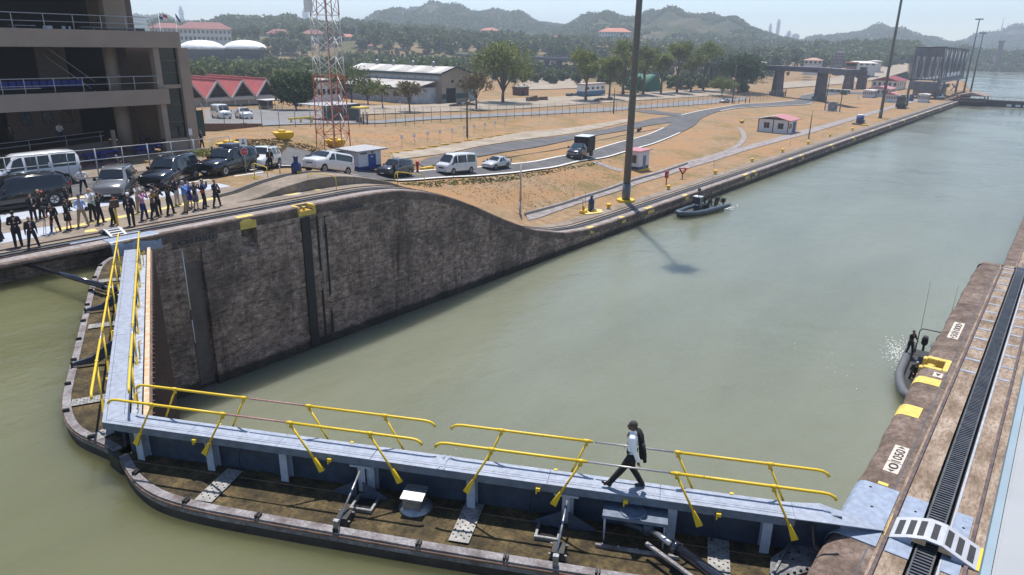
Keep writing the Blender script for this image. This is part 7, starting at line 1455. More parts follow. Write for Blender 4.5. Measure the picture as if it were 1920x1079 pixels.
# ------------------------------------------------------------------ people
SK1 = mat('skin_light', (.42, .24, .17), .6, var=.08, world=False); SK2 = mat('skin_brown', (.12, .062, .04), .55, var=.08, world=False)
def cloth(name, c): return mat('cloth_'+name, c, .85, var=.2, scale=9, world=False, bmp=.004)
CL = dict(black=cloth('black', (.012, .012, .014)), suit=cloth('dark_suit', (.014, .014, .02)), navy=cloth('navy', (.02, .03, .12)), white=cloth('white', (.70, .71, .74)), lblue=cloth('light_blue', (.34, .42, .62)), blue=cloth('blue', (.12, .25, .6)), khaki=cloth('khaki', (.33, .25, .16)), pink=cloth('pink', (.52, .25, .38)), ochre=cloth('ochre', (.20, .12, .04)), grey=cloth('grey', (.09, .09, .12)), cream=cloth('cream', (.5, .44, .4)), camo=cloth('dark_green', (.03, .035, .025)), roy=cloth('royal_blue', (.03, .04, .25)))
HAIR = dict(dark=mat('hair_dark', (.015, .012, .01), .6), grey=mat('hair_grey', (.35, .34, .33), .7), blond=mat('hair_blond', (.42, .27, .12), .6), cap=mat('cap_black', (.012, .012, .012), .8), whitecap=mat('cap_white', (.6, .6, .6), .8), bald=None)
def chain(m, pts, rs, n=10):
    for i in range(len(pts)-1):
        a, b_ = Vector(pts[i]), Vector(pts[i+1]); m.tube(a, b_, rs[i], rs[i+1], n=n); 
    for p_, r_ in zip(pts, rs): m.ball(p_, r_*.99, n, 6)
def remesh(m, vox, name, mt):
    o = m.build(name, mt); md = o.modifiers.new('r', 'REMESH'); md.mode = 'VOXEL'; md.voxel_size = vox; md.use_smooth_shade = True
    s_ = o.modifiers.new('s', 'SMOOTH'); s_.factor = .5; s_.iterations = 3
    dg = bpy.context.evaluated_depsgraph_get(); me = bpy.data.meshes.new_from_object(o.evaluated_get(dg)); me.name = name; old = o.data; bpy.data.objects.remove(o); bpy.data.meshes.remove(old); return me
ARMS = dict(down=((0, .245, 1.13), (.05, .26, .88)), camera=((.20, .27, 1.22), (.25, .07, 1.56)), clasp=((.03, .27, 1.13), (.22, .05, 1.03)), hips=((-.08, .40, 1.17), (.03, .20, 1.02)), fold=((.09, .26, 1.14), (.26, -.03, 1.20)), chest=((.08, .27, 1.15), (.27, .08, 1.30)), hold=((.12, .28, 1.12), (.38, .16, 1.10)))
LEGS = dict(stand=((.0, .11, .50), (-.02, .12, .09)), wide=((.05, .17, .50), (.02, .24, .09)))
TPL = {}
def template(arms, legs, lean, skirt, vox=.024, walk=False, fingers=False):
    key = (arms, legs, lean, skirt, vox, walk)
    if key in TPL: return TPL[key]
    def L_(p_):  # lean the upper body forward
        x, y, z = p_; 
        if z > .92: a = lean; dz = z-.92; return (x*math.cos(a)+dz*math.sin(a), y, .92+dz*math.cos(a)-x*math.sin(a))
        return p_
    hd = [L_((.015, 0, 1.63)), L_((0, 0, 1.47))]; body = M(); c = hd[0]
    body.ball(c, (.098, .076, .118), 16, 12); body.ball((c[0]+.035, 0, c[2]-.06), (.06, .052, .06), 12, 8); body.ball((c[0]+.103, 0, c[2]-.022), (.018, .013, .024), 8, 6); body.ball((c[0]+.085, 0, c[2]-.062), (.02, .026, .010), 8, 5); body.ball((c[0]+.082, 0, c[2]+.025), (.018, .05, .012), 8, 5)
    for s_ in (-1, 1): body.ball((c[0]-.005, s_*.078, c[2]-.01), (.022, .012, .032), 8, 6)
    chain(body, [L_((0, 0, 1.56)), L_((-.01, 0, 1.42))], [.052, .052]); chain(body, [L_((0, 0, 1.36)), L_((0, 0, 1.15)), (0, 0, .95)], [.13, .115, .12])
    top = M(); bot = M(); sho = M(); hands = []
    top.ball(L_((0, 0, 1.30)), (.125, .185, .20), 16, 10); top.ball(L_((0, 0, 1.10)), (.118, .160, .20), 16, 10); top.ball((0, 0, .96), (.12, .165, .13), 16, 8); chain(top, [L_((-.005, -.15, 1.41)), L_((-.005, .15, 1.41))], [.074, .074]); chain(top, [L_((-.005, 0, 1.43)), L_((-.005, 0, 1.49))], [.07, .062])
    if not skirt: pass
    ea, wa = ARMS[arms] if not isinstance(arms, tuple) else arms[0]
    for s_ in (-1, 1):
        e, w_ = (ea, wa) if not isinstance(arms, tuple) else arms[0 if s_ > 0 else 1]
        sh = L_((0, s_*.185, 1.405)); el = L_((e[0], s_*e[1], e[2])); wr = L_((w_[0], s_*w_[1], w_[2])); chain(top, [sh, el, wr], [.070, .055, .040]); chain(body, [sh, el, wr], [.045, .035, .026])
        dv = (Vector(wr)-Vector(el)).normalized(); sd = dv.cross(Vector((1, 0, 0))).normalized() if abs(dv.x) < .9 else Vector((0, 1, 0)); pa = Vector(wr)+dv*.045; chain(body, [wr, pa+dv*.03], [.026, .034]); nn_ = dv.cross(sd)
        for i in range(4):
            b_ = pa+sd*(.028-.0185*i)+dv*.035; l = (.060, .070, .066, .052)[i]; chain(body, [b_, b_+dv*l*.55+nn_*.008, b_+dv*l*.9+nn_*.028], [.0105, .010, .008], 6)
        chain(body, [Vector(wr)+sd*.02+dv*.01, pa+sd*.045+dv*.01, pa+sd*.052+dv*.045+nn_*.012], [.013, .012, .009], 6)
    if walk: lg = {1: ((.20, .095, .52), (.47, .10, .12)), -1: ((-.02, -.095, .50), (-.28, -.10, .10))}
    else: k_, a_ = LEGS[legs]; lg = {s_: ((k_[0], s_*k_[1], k_[2]), (a_[0]+(.04 if s_ > 0 else -.05), s_*a_[1], a_[2])) for s_ in (-1, 1)}
    for s_ in (-1, 1):
        kn, an = lg[s_]; hp = (0, s_*.095, .90); chain(body, [hp, kn, an], [.085, .058, .040]); ft = .06 if (walk and s_ > 0) else 0
        if not skirt: chain(bot, [hp, ((hp[0]+kn[0])/2, (hp[1]+kn[1])/2, (hp[2]+kn[2])/2), kn, ((kn[0]+an[0])/2-.0, (kn[1]+an[1])/2, (kn[2]+an[2])/2), (an[0], an[1], an[2]-.01)], [.106, .096, .079, .073, .066])
        an2 = Vector(an); tilt = .10 if (walk and s_ > 0) else 0; sho.ball((an2.x-.02, an2.y, an2.z-.045), (.055, .042, .05), 10, 6); sho.ball((an2.x+.085, an2.y, an2.z-.055+tilt*.6), (.095, .043, .036), 12, 6); chain(body, [an, (an2.x+.1, an2.y, an2.z-.05)], [.038, .03])
    bot.ball((0, 0, .93), (.122, .168, .12), 16, 8)
    if skirt: bot.lathe([(.14, .98), (.165, .86), (.175, .70), (.19, .52), (.18, .515), (.10, .9)], n=18)
    out = dict(body=remesh(body, vox if not fingers else .0075, 'body', SK1), top=remesh(top, vox if not fingers else .012, 'top', CL['suit']), shoes=sho.mesh('shoes', CL['black']), head=c)
    out['bottom'] = bot.mesh('skirt', CL['black']) if skirt else remesh(bot, vox if not fingers else .012, 'trousers', CL['black'])
    h = M(); h.ball((c[0]-.018, 0, c[2]+.030), (.098, .084, .102), 16, 10); out['hair'] = h.mesh('hair', HAIR['dark']); h = M(); h.ball((c[0]-.03, 0, c[2]+.02), (.10, .09, .115), 16, 10); h.ball((c[0]-.07, 0, c[2]-.10), (.055, .085, .12), 12, 8); out['longhair'] = h.mesh('hair', HAIR['blond'])
    h = M(); h.ball((c[0]-.01, 0, c[2]+.045), (.105, .09, .085), 16, 10); h.box(c[0]+.06, c[0]+.17, -.06, .06, c[2]+.045, c[2]+.058); out['cap'] = h.mesh('cap', HAIR['cap']); TPL[key] = out; return out
def person(label, loc, face, top='suit', bot='suit', arms='down', legs='stand', hair='dark', skin=SK1, H=1.75, lean=0.0, skirt=False, extras=(), hairk='hair', shirt=None, name='person', pose=None):
    tp = template(arms, legs, lean, skirt); t_ = thing(name, label, 'person', loc, face); s_ = H/1.75; t_.scale = (s_,)*3
    def ob(nm, me, m_):
        o = bpy.data.objects.new(nm, me); COL.objects.link(o); o.parent = t_
        if m_ is not None: o.material_slots[0].link = 'OBJECT'; o.material_slots[0].material = m_
        return o
    b_ = ob('body', tp['body'], skin); ob('jacket' if top in ('suit', 'black', 'navy', 'ochre') else 'shirt', tp['top'], CL[top]); ob('skirt' if skirt else 'trousers', tp['bottom'], CL[bot]); ob('shoes', tp['shoes'], CL['black'])
    if hair in ('cap', 'whitecap'): ob('cap', tp['cap'], HAIR[hair])
    elif HAIR[hair] is not None: ob('hair', tp['longhair'] if hairk == 'long' else tp['hair'], HAIR[hair])
    c = tp['head']; ck = math.sin(lean)
    if shirt: M().add([(.130+ck*.4, -.035, 1.44), (.130+ck*.4, .035, 1.44), (.137+ck*.3, .02, 1.18), (.137+ck*.3, -.02, 1.18)], [(0, 1, 2, 3)]).build('shirt_front', CL['white'], t_); M().add([(.136+ck*.4, -.012, 1.42), (.136+ck*.4, .012, 1.42), (.143+ck*.3, .016, 1.2), (.143+ck*.3, -.016, 1.2)], [(0, 1, 2, 3)]).build('tie', RED if shirt == 'red' else (YEL if shirt == 'yellow' else NAVY), t_)
    if 'badge' in extras: M().box(.138+ck*.2, .146+ck*.2, -.045, .045, 1.08, 1.2).build('badge', WHITE, t_)
    if 'camera' in extras or 'redcam' in extras:
        x = c[0]+.16; M().box(x-.03, x+.05, -.07, .07, c[2]-.06, c[2]+.04).tube((x+.04, 0, c[2]-.01), (x+.16, 0, c[2]-.01), .035, n=10).build('held_camera', RED if 'redcam' in extras else DPL, t_)
    if 'bag' in extras: M().box(-.13, .12, .20, .36, .82, 1.08).build('shoulder_bag', DPL, t_, bevel=.04)
    if 'redbag' in extras: M().box(-.10, .12, -.38, -.22, .95, 1.15).build('shoulder_bag', RED, t_, bevel=.04)
    if 'folder' in extras: M().box(.16, .18, -.02, .26, .86, 1.10).build('folder', mat('green_folder', (.35, .5, .42), .6), t_)
    if 'backpack' in extras: M().box(-.30, -.12, -.15, .15, 1.05, 1.45).build('backpack', DPL, t_, bevel=.05)
    return t_
CF = -1.05   # most of the crowd looks over the water at the gate
def cr(label, x, y, hp, *a, face=CF, **k):
    q = P(x, y, .006); H = hp/ppm(q)/.955; face = face+random.uniform(-.45, .45); q = q+np.array([random.uniform(-.1, .1), random.uniform(-.15, .15), 0]); return person(label, q, face, *a, H=min(max(H, 1.6), 1.9), **k)
cr('man in a dark suit leaving the frame at the left edge of the crowd', 6, 452, 66, 'suit', 'suit', 'down', 'wide', face=2.6)
cr('man in a dark suit with his back turned, near the left edge', 33, 463, 66, 'suit', 'suit', 'clasp', face=1.2)
cr('bald man in a dark suit and red tie standing closest to the wall edge', 67, 465, 58, 'suit', 'suit', 'down', 'wide', 'bald', face=-1.3, shirt='red')
cr('man in a dark suit with a yellow tie and clasped hands', 63, 417, 50, 'suit', 'suit', 'clasp', shirt='yellow')
cr('blond woman in black raising a red camera', 80, 410, 52, 'black', 'black', 'camera', hair='blond', extras=('redcam', 'badge'))
f_ = cr('bent cameraman in black behind a tripod', 111, 434, 50, 'black', 'black', 'hold', 'wide', lean=.35, face=-2.2)
cr('woman in a short dark dress holding up a camera', 131, 431, 57, 'black', 'black', 'camera', skirt=True, extras=('camera', 'badge'))
cr('man in a pale blue shirt and khaki trousers with a black bag', 161, 424, 56, 'lblue', 'khaki', 'hold', 'wide', 'cap', extras=('bag',), face=-2.0)
cr('blond woman in a white blouse holding a green folder', 178, 413, 58, 'white', 'black', 'camera', hair='blond', hairk='long', extras=('folder',))
cr('photographer in a dark jacket and tie with one knee forward', 192, 419, 56, 'suit', 'suit', 'camera', 'wide', lean=.12, shirt='red', extras=('camera',))
cr('photographer in black leaning forward beside the yellow post', 212, 421, 52, 'black', 'black', 'camera', 'wide', 'cap', lean=.3, extras=('camera',))
cr('stout man in a black suit and white cap seen from behind', 248, 424, 60, 'suit', 'suit', 'down', 'stand', 'whitecap', face=.9)
cr('photographer in a pink checked shirt', 268, 412, 55, 'pink', 'navy', 'camera', 'wide', 'grey', extras=('camera', 'badge'))
cr('person in a cream top photographing over the pink shirt', 266, 398, 52, 'cream', 'khaki', 'camera', extras=('camera',))
cr('white haired photographer in an ochre jacket', 288, 409, 52, 'ochre', 'black', 'camera', 'wide', 'grey', extras=('camera', 'badge'))
cr('slim photographer in black right of the ochre jacket', 301, 403, 50, 'black', 'black', 'camera', 'stand', 'dark', extras=('badge',))
cr('person in black standing behind the ochre jacket', 290, 394, 48, 'black', 'black', 'clasp', hair='cap')
cr('tall photographer in black with a badge before the black vehicle', 320, 402, 55, 'black', 'black', 'camera', 'wide', skin=SK2, extras=('camera', 'badge'))
cr('woman in pale pink shorts behind the blue shirt', 330, 385, 50, 'suit', 'cream', 'fold', hair='dark', face=-.8)
cr('photographer in a bright blue shirt and khaki trousers', 344, 397, 56, 'blue', 'khaki', 'camera', 'wide', 'grey', extras=('camera', 'badge', 'bag'))
cr('woman in a royal blue dress', 358, 391, 49, 'roy', 'roy', 'fold', skirt=True, extras=('badge',))
cr('blond woman in a grey patterned dress', 369, 393, 51, 'suit', 'grey', 'camera', hair='blond', hairk='long', skirt=True, extras=('badge',))
cr('man in dark clothes with a bright red shoulder bag', 386, 390, 52, 'navy', 'black', 'camera', 'wide', 'blond', extras=('badge', 'redbag'))
cr('man in a dark suit at the right end of the crowd', 409, 388, 48, 'suit', 'suit', 'chest', 'wide', shirt='navy', extras=('bag',))
cr('man in a white shirt with hands on hips between the parked vehicles', 157, 362, 44, 'white', 'black', 'hips', 'wide', face=-1.6)
cr('grey haired man in a dark suit behind the grey vehicle', 222, 331, 36, 'suit', 'suit', 'fold', hair='grey')
cr('man in a dark cap standing at the rear of the left black vehicle', 127, 396, 48, 'black', 'black', 'clasp', hair='cap')
def pg(label, x, y, *a, H=1.75, face=CF, **k): q = G(x, y, .05); return person(label, q, face, *a, H=H, **k)
pg('officer in dark uniform directing traffic beside the charcoal vehicle', 740, 337, 'black', 'black', 'fold', 'wide', 'cap', face=3.0)
pg('man in black standing on the sand beside the building', 379, 279, 'black', 'black', 'clasp', 'wide', 'cap', face=-1)
pg('person in dark clothes leaning on the black vehicle with the roof box', 402, 318, 'black', 'black', 'fold')
pg('person in black beside the half hidden white vehicle', 508, 320, 'black', 'black', 'down', face=1.0)
pg('left of two people in grey under the yellow canopy', 682, 234, 'grey', 'grey', 'down', H=1.9); pg('right of two people in grey under the yellow canopy', 689, 234, 'grey', 'grey', 'fold', H=1.9)
pg('person in a white shirt by the distant parked car', 1376, 196, 'white', 'black', 'down', H=1.9); pg('second person from the distant parked car, in black', 1385, 196, 'black', 'black', 'down', H=1.8); pg('person in black standing near the distant road', 1397, 195, 'black', 'black', 'down', 'wide', H=2.1); pg('rightmost person in black near the distant road', 1405, 195, 'black', 'black', 'down', H=2.1)
pg('worker in white on the grass by the trailer', 1609, 189, 'white', 'white', 'down', H=1.9)
q = PY(117, 272, 68.5); person('man in a white shirt with folded arms in the shaded ground floor', (q[0], 68.5, .9), -1.57, 'white', 'navy', 'fold', H=1.75); q = PY(24, 272, 68.5); person('man in a dark shirt sitting room side at the left of the ground floor', (q[0], 68.5, .9), -1.57, 'black', 'black', 'fold', H=1.7)
# tripod and camera beside the bent cameraman
q = P(92, 438, .006); t = thing('camera_tripod', 'tripod with a video camera on the pale blue ground panel', 'tripod', q, -1.0)
for i in range(3): a = i*2.09+.5; M().tube((.38*math.cos(a), .38*math.sin(a), 0), (0, 0, 1.2), .014, n=6).build('leg', DPL if i else RED, t)
M().box(-.18, .18, -.06, .06, 1.28, 1.44).tube((.18, 0, 1.36), (.34, 0, 1.36), .055, n=12).build('video_camera', DPL, t, bevel=.01); M().tube((0, 0, 1.18), (0, 0, 1.28), .04, n=8).build('tripod_head', DGREY, t)
q = P(221, 423, .006); t = thing('control_post', 'yellow post with a brown control box among the crowd', 'control post', q); M().tube((0, 0, 0), (0, 0, 1.0), .06, n=10).build('post', YEL, t); M().box(-.2, .2, -.14, .14, 1.0, 1.42).build('control_box', mat('brown_box', (.10, .06, .04), .6), t, bevel=.02); M().ball((0, 0, 1.5), .06, 8, 6).build('knob', RED, t)
# the man on the walkway
AD = math.atan2(GC, -GS)     # facing the apex along the leaf
D1 = np.array([GS, -GC, 0]); N1 = np.array([GC, GS, 0])
tp = template((((-.06, .25, 1.14), (-.14, .27, .90)), ((.03, .30, 1.20), (-.03, .20, 1.46))), 'stand', .03, False, vox=.02, walk=True, fingers=True)
mp_ = AP+D1*13.42+N1*.30+np.array([0, 0, .352]); t = thing('person', 'man in a white shirt striding across the gate walkway with his jacket over his shoulder', 'person', mp_, AD); t.scale = (.965,)*3
def ob2(nm, me, m_):
    o = bpy.data.objects.new(nm, me); COL.objects.link(o); o.parent = t; o.material_slots[0].link = 'OBJECT'; o.material_slots[0].material = m_; return o
ob2('body', tp['body'], SK2); ob2('shirt', tp['top'], mat('cloth_crisp_white', (.86, .87, .90), .8, var=.05, scale=8, world=False, bmp=.006)); ob2('trousers', tp['bottom'], CL['black']); ob2('shoes', tp['shoes'], mat('black_leather', (.01, .01, .01), .25)); ob2('hair', tp['hair'], mat('hair_grizzled', (.06, .055, .05), .8, var=.4, scale=40, world=False))
M().add([(.135, -.02, 1.47), (.135, .02, 1.47), (.160, .05, 1.30), (.165, .06, 1.12), (.19, .05, 1.02), (.192, -.0, 1.02), (.166, .0, 1.12), (.160, -.0, 1.30)], [(0, 1, 2, 7), (7, 2, 3, 6), (6, 3, 4, 5)]).build('tie', mat('cloth_tie', (.02, .035, .09), .6), t)
M().box(-.125, .125, -.16, .16, .985, 1.02).build('belt', BLACK, t, bevel=.03)
# the jacket hangs from the right shoulder down the back
jr = []
for z, x0, w_, y0 in ((1.485, -.04, .06, -.14), (1.44, -.11, .11, -.13), (1.34, -.16, .15, -.11), (1.15, -.19, .17, -.10), (.98, -.215, .17, -.09), (.84, -.24, .15, -.08), (.79, -.25, .09, -.07)):
    jr.append([(x0+.03*math.sin(a*3)+.045*math.cos(a), y0+w_*math.sin(a), z+.01*math.sin(a*5)) for a in np.linspace(0, 2*math.pi, 15)[:-1]])
M().loft(jr, smooth=True).build('jacket', CL['black'], t); M().path([(-.02, -.17, 1.50), (.05, -.19, 1.49), (.10, -.20, 1.46)], [.045, .04, .03], 8).build('jacket_collar', CL['black'], t); M().path([(-.23, .02, 1.2), (-.28, .05, .97), (-.30, .05, .76)], [.05, .045, .04], 8).build('jacket_sleeve', CL['black'], t)
# ------------------------------------------------------------------ inflatable boats
RIBG = mat('rib_tube_grey', (.10, .104, .112), .55, var=.15, scale=3, world=False); RIBB = mat('rib_tube_blue', (.055, .075, .10), .5, var=.15, scale=3, world=False)
def rib(label, cx, cy, hd, L, W, m):
    t_ = thing('inflatable_boat', label, 'boat', (cx, cy, ZW+.02), hd); r_ = .27; pts = []
    for u in np.linspace(-1, 1, 41):
        s_ = abs(u); x = L/2-r_-L*.97*(s_**1.25) if True else 0; y = (W/2-r_)*min(1, (s_*2.1))**.62*(1 if u > 0 else -1); pts.append((x, y, .52+.22*max(0, 1-s_*3)))
    M().path(pts, r_, 12).build('inflatable_tube', m, t_)
    for i in (0, -1): M().ball(pts[i], (r_*1.3, r_, r_), 12, 8).build('tube_cone', m, t_)
    hr = [];
    for x in np.linspace(-L*.46, L*.44, 12): w_ = (W/2-r_)*min(1, (L*.5-x)/(L*.35))**.6; hr.append([(x, -w_, .45), (x, -w_*.7, .1), (x, 0, -.15+.3*max(0, (x-L*.2)/(L*.25))), (x, w_*.7, .1), (x, w_, .45), (x, 0, .40)])
    M().loft(hr).build('hull', DPL, t_)
    c2 = M().box(-.1, .75, -.42, .42, .4, 1.35, taper=.15).build('console', CD, t_, bevel=.05); M().add([(.68, -.36, 1.3), (.68, .36, 1.3), (.45, .32, 1.75), (.45, -.32, 1.75)], [(0, 1, 2, 3)]).build('windscreen', GLASS, c2)
    for i in range(3): M().box(-1.9+i*.65, -1.5+i*.65, -.28, .28, .4, 1.0).build('seat_pod', BLACK, t_, bevel=.06)
    f_ = M(); 
    for s_ in (-.75, .75): f_.path([(-L*.36, s_, .5), (-L*.38, s_, 2.0), (-L*.36, s_*.8, 2.25)], .035, 6)
    f_.tube((-L*.36, -.6, 2.25), (-L*.36, .6, 2.25), .035); f_.build('a_frame', DPL, t_)
    for s_ in (-.4, .4):
        e = M().box(-L/2-.35, -L/2+.25, s_-.2, s_+.2, .75, 1.3, taper=.15).build('outboard_motor', BLACK, t_, bevel=.06); M().box(-L/2-.2, -L/2+.0, s_-.07, s_+.07, -.3, .75).build('motor_leg', DPL, e)
    for s_ in (-.7, .7): M().tube((-L*.36, s_, 2.2), (-L*.40, s_*1.1, 5.4), .014, .008, n=5).build('whip_aerial', DPL, t_)
    return t_
def crew(label, boat, x, y, z, face, top='black', hair='dark', arms='hold', H=1.72, legs='wide', lean=.1, skin=SK1):
    bx, by, _ = boat.location; a = boat.rotation_euler.z; return person(label, (bx+x*math.cos(a)-y*math.sin(a), by+x*math.sin(a)+y*math.cos(a), ZW+z), face, top, top, arms, legs, hair, skin, H, lean)
n_ = (P(1682, 700, ZW+.5)); rb1 = rib('grey inflatable boat held against the near wall, half hidden by it', 40.4, 1.85, math.pi+.05, 9.4, 2.75, RIBG)
crew('crewman standing on the tube of the near boat', rb1, -2.6, -1.05, .62, -2.2, hair='dark', arms='hold'); crew('crewman in dark green crouching amidships in the near boat', rb1, .9, -.35, .12, -2.8, 'camo', 'grey', lean=.5); crew('crewman at the console of the near boat, nearest the wall', rb1, -.4, .35, .1, 3.0, 'black', 'dark')
gm_ = thing('mounted_gun', 'covered gun on a stand at the stern of the near boat', 'gun', (rb1.location.x+3.4, rb1.location.y-.2, ZW+.42), math.pi); M().tube((0, 0, 0), (0, 0, 1.25), .06, n=8).build('stand', DPL, gm_); M().box(-.3, .35, -.1, .1, 1.25, 1.5).tube((.3, 0, 1.4), (1.0, 0, 1.45), .035, n=8).build('gun_body', DPL, gm_); M().box(-.5, .5, -.35, .35, .9, .93).build('shelf', RIBG, gm_)
ns_ = P(1316, 404, ZW); rb2 = rib('dark blue inflatable boat with its crew beside the far quay', 75.2, 31.9, math.pi-.14, 9.8, 3.0, RIBB)
M().box(.15, .95, -.55, .55, 1.3, 2.1, taper=.1).build('wheelhouse', CD, rb2, bevel=.06); M().box(.96, .98, -.4, .4, 1.15, 1.27).build('white_marking', WHITE, rb2); M().box(.1, .9, -.5, .5, 2.1, 2.2).build('roof_rack', WHITE, rb2); M().tube((.4, 0, 2.2), (.4, 0, 2.9), .05).ball((.4, 0, 3.0), .22, 10, 6).build('radar', BLACK, rb2)
for i, (x, y, lb) in enumerate(((-.7, -.5, 'crewman just behind the wheelhouse of the far boat, water side'), (-1.2, .5, 'crewman behind the wheelhouse of the far boat, wall side'), (-2.1, -.6, 'crewman seated amidships in the far boat'), (-3.0, .4, 'crewman near the stern of the far boat, wall side'), (-3.5, -.6, 'rearmost crewman of the far boat by the motors'))): crew(lb, rb2, x, y, .25, -1.6+i*.3, 'camo' if i % 2 else 'black', 'cap', 'hold' if i % 2 else 'fold', lean=.15)
wm = mat('foam_white', (.7, .72, .7), .8)
def foam(label, pts, n, rx, ry, rz, sz=.12):
    b_ = M(); ca, sa = math.cos(rz), math.sin(rz)
    for i in range(n):
        u, v = RNG.normal(size=2)*.4; x, y = pts[0]+u*rx*ca-v*ry*sa, pts[1]+u*rx*sa+v*ry*ca; s_ = sz*(.3+RNG.random()); a = RNG.random()*6
        b_.add([(x+s_*math.cos(a+k*1.257)*(.6+.6*RNG.random()), y+s_*.6*math.sin(a+k*1.257), ZW+.012) for k in range(5)], [(0, 1, 2, 3, 4)])
    o = b_.build('foam', wm, kind='stuff'); tag(o, label, 'foam')
q = P(1655, 685, ZW); foam('splash of foam behind the near boat', (44.6, 3.9), 420, 3.0, 1.0, .2, .05); foam('thin foam at the stern of the far boat', (80.5, 30.4), 110, 2.5, 1.2, 0, .14); q = P(1550, 690, ZW); foam('scattered foam flecks drifting left of the near boat', (q[0], q[1]), 30, 6, 3, .3, .035)
# ------------------------------------------------------------------ small things ashore
BOLY = mat('bollard_yellow', (.72, .45, .03), .5)
def bollard(px, py, label):
    q = P(px, py, g1(*P(px, py, -7.9)[:2])); t_ = thing('mooring_bollard', label, 'bollard', q, group='yellow bollards along the quay'); M().lathe([(0, 0), (.26, 0), (.22, .08), (.18, .34), (.33, .42), (.34, .56), (.2, .64), (0, .66)], n=14).build('bollard_body', BOLY, t_); M().lathe([(0, 0), (.38, 0), (.38, .04), (0, .04)], n=12).build('base_ring', PLAQ, t_)
ords = ['nearest yellow bollard, beside the blue cylinder on the quay', 'yellow bollard below the red box post', 'yellow bollard right of the two red posts', 'yellow bollard before the branch track', 'yellow bollard below the red roofed cabin', 'yellow bollard beside the instrument pole', 'yellow bollard right of the instrument pole', 'small distant yellow bollard before the blue tank']
for (x, y), lb in zip(((1141, 392), (1253, 356), (1341, 327), (1410, 304), (1467, 286), (1515, 271), (1556, 257), (1598, 245)), ords): bollard(x, y, lb)
cnt = 0
for X, w_ in ((54.0, 1.1), (60.5, .9), (66.5, 1.6), (76.5, 1.1), (97, 1.7), (101, 1.1), (118, 1.8), (124, 1.4), (143, 1.8), (160, 1.8), (178, 2), (196, 2), (214, 2.2), (232, 2.2), (252, 2.4), (275, 2.6), (300, 2.6)):
    lb = ('yellow mark %s along the quay edge' % ('nearest the curve of the wall', 'left of the masts foot', 'wide and below the tall mast', 'hidden partly above the far boat', 'just right of the far boat', 'second right of the far boat', 'below the small bollards', 'before the branch track', 'below the red roofed cabin', 'beside the instrument pole', 'right of the instrument pole', 'before the blue tank', 'below the blue tank', 'below the second tall mast', 'before the locomotive', 'by the landing stage side', 'farthest, by the caisson')[cnt]); cnt += 1
    lipwrap('yellow_mark', lb, X, X+w_, 1, YF, YP, -.45, .62)
def ncyl(label, px, py, sc=1.0, mark=True, z=None):
    q = P(px, py, 0) if z is None else G(px, py); t_ = thing('position_beacon', label, 'beacon', q); k = sc; M().lathe([(0, .1), (.36*k, .1), (.36*k, 1.35*k), (.26*k, 1.5*k), (.16*k, 1.52*k), (.16*k, 1.85*k), (.20*k, 1.87*k), (.2*k, 1.95*k), (0, 1.97*k)], n=20).build('cylinder', mat('beacon_navy', (.015, .035, .11), .4), t_)
    for a in (-.9, .9): M().box(-.35*k, .35*k, -.12, .12, 0, .24).build('kerb_block', YEL, t_, loc=(-.15*k, a*.62*k, 0), rot=(0, 0, a*.5), bevel=.03)
    M().box(-.22*k, .15*k, -.62*k, -.3*k, 0, .42*k).build('concrete_block', mat('mauve_block', (.35, .32, .38), .8), t_)
    if mark:
        for s_ in (-1, 1): M().box(-.06, .06, -.24, .24, -.008, .008).build('cross_bar', YEL, t_, loc=(-.05, -.372*k, .72*k), rot=(math.pi/2, s_*.6, .0))
    return t_
ncyl('dark blue cylinder with a yellow cross on yellow blocks beside the track curve', 558, 344); ncyl('dark blue cylinder on a yellow base on the low quay', 1108, 397, .95, False, z=1)
sheet('yellow_base_paint', [(*G(x, y, .03)[:2], -7.93) for x, y in ((1085, 399), (1100, 404), (1130, 400), (1128, 394), (1100, 393))], YLINE, kind='structure')
t = thing('manhole_cover', 'round cream painted cover on the plaza near the crowd', 'cover', P(543, 363.5, .0)); M().tube((0, 0, .0), (0, 0, .012), .78, n=28).build('rim', mat('mauve_block', (.35, .32, .38), .8), t); M().tube((0, 0, .012), (0, 0, .02), .6, n=28).build('cover_paint', YLINE, t)
def hoop(label, pa, pb, h, m=YEL, z=0, drop=None):
    a, b_ = (P(*pa, z) if z is not None else G(*pa)), (P(*pb, z) if z is not None else G(*pb)); t_ = thing('guard_rail', label, 'handrail', a); d = b_-a; M().path([(0, 0, 0), (0, 0, h*.93), (.05*d[0], .05*d[1], h), (.95*d[0], .95*d[1], h+d[2]), (d[0], d[1], h*.93+d[2]), (d[0], d[1], d[2])], .035, 8).build('hoop', m, t_)
    for q in ((0, 0, 0), tuple(d)): M().box(q[0]-.14, q[0]+.14, q[1]-.14, q[1]+.14, q[2], q[2]+.12, taper=.4).build('foot', m, t_)
    return t_
hoop('yellow hoop rail in front of the black vehicle with the roof box', (478, 335), (503, 344), 1.15)
def slope_rail(label, pa, pb, z0, z1, h):
    a, b_ = P(*pa, z0), P(*pb, z1); t_ = thing('guard_rail', label, 'handrail', a); d = b_-a; M().path([(-.25, -.0, h*.55), (-.28, 0, h*.85), (-.12, 0, h), (0, 0, h), (.35*d[0], .35*d[1], h+.35*d[2]), (.9*d[0], .9*d[1], h*.95+.9*d[2]), (d[0], d[1], h*.75+d[2]), (d[0], d[1], d[2])], .03, 8).build('rail', YEL, t_); M().tube((0, 0, 0), (0, 0, h), .03).build('post', YEL, t_)
slope_rail('yellow sloping handrail by the dark hollow of the track curve', (585, 352), (631, 355), 0, 0, 1.0); slope_rail('yellow sloping handrail at the top of the bank below the charcoal vehicle', (746, 349), (796, 353), float(zt(29)), float(zt(31))-.2, 1.05)
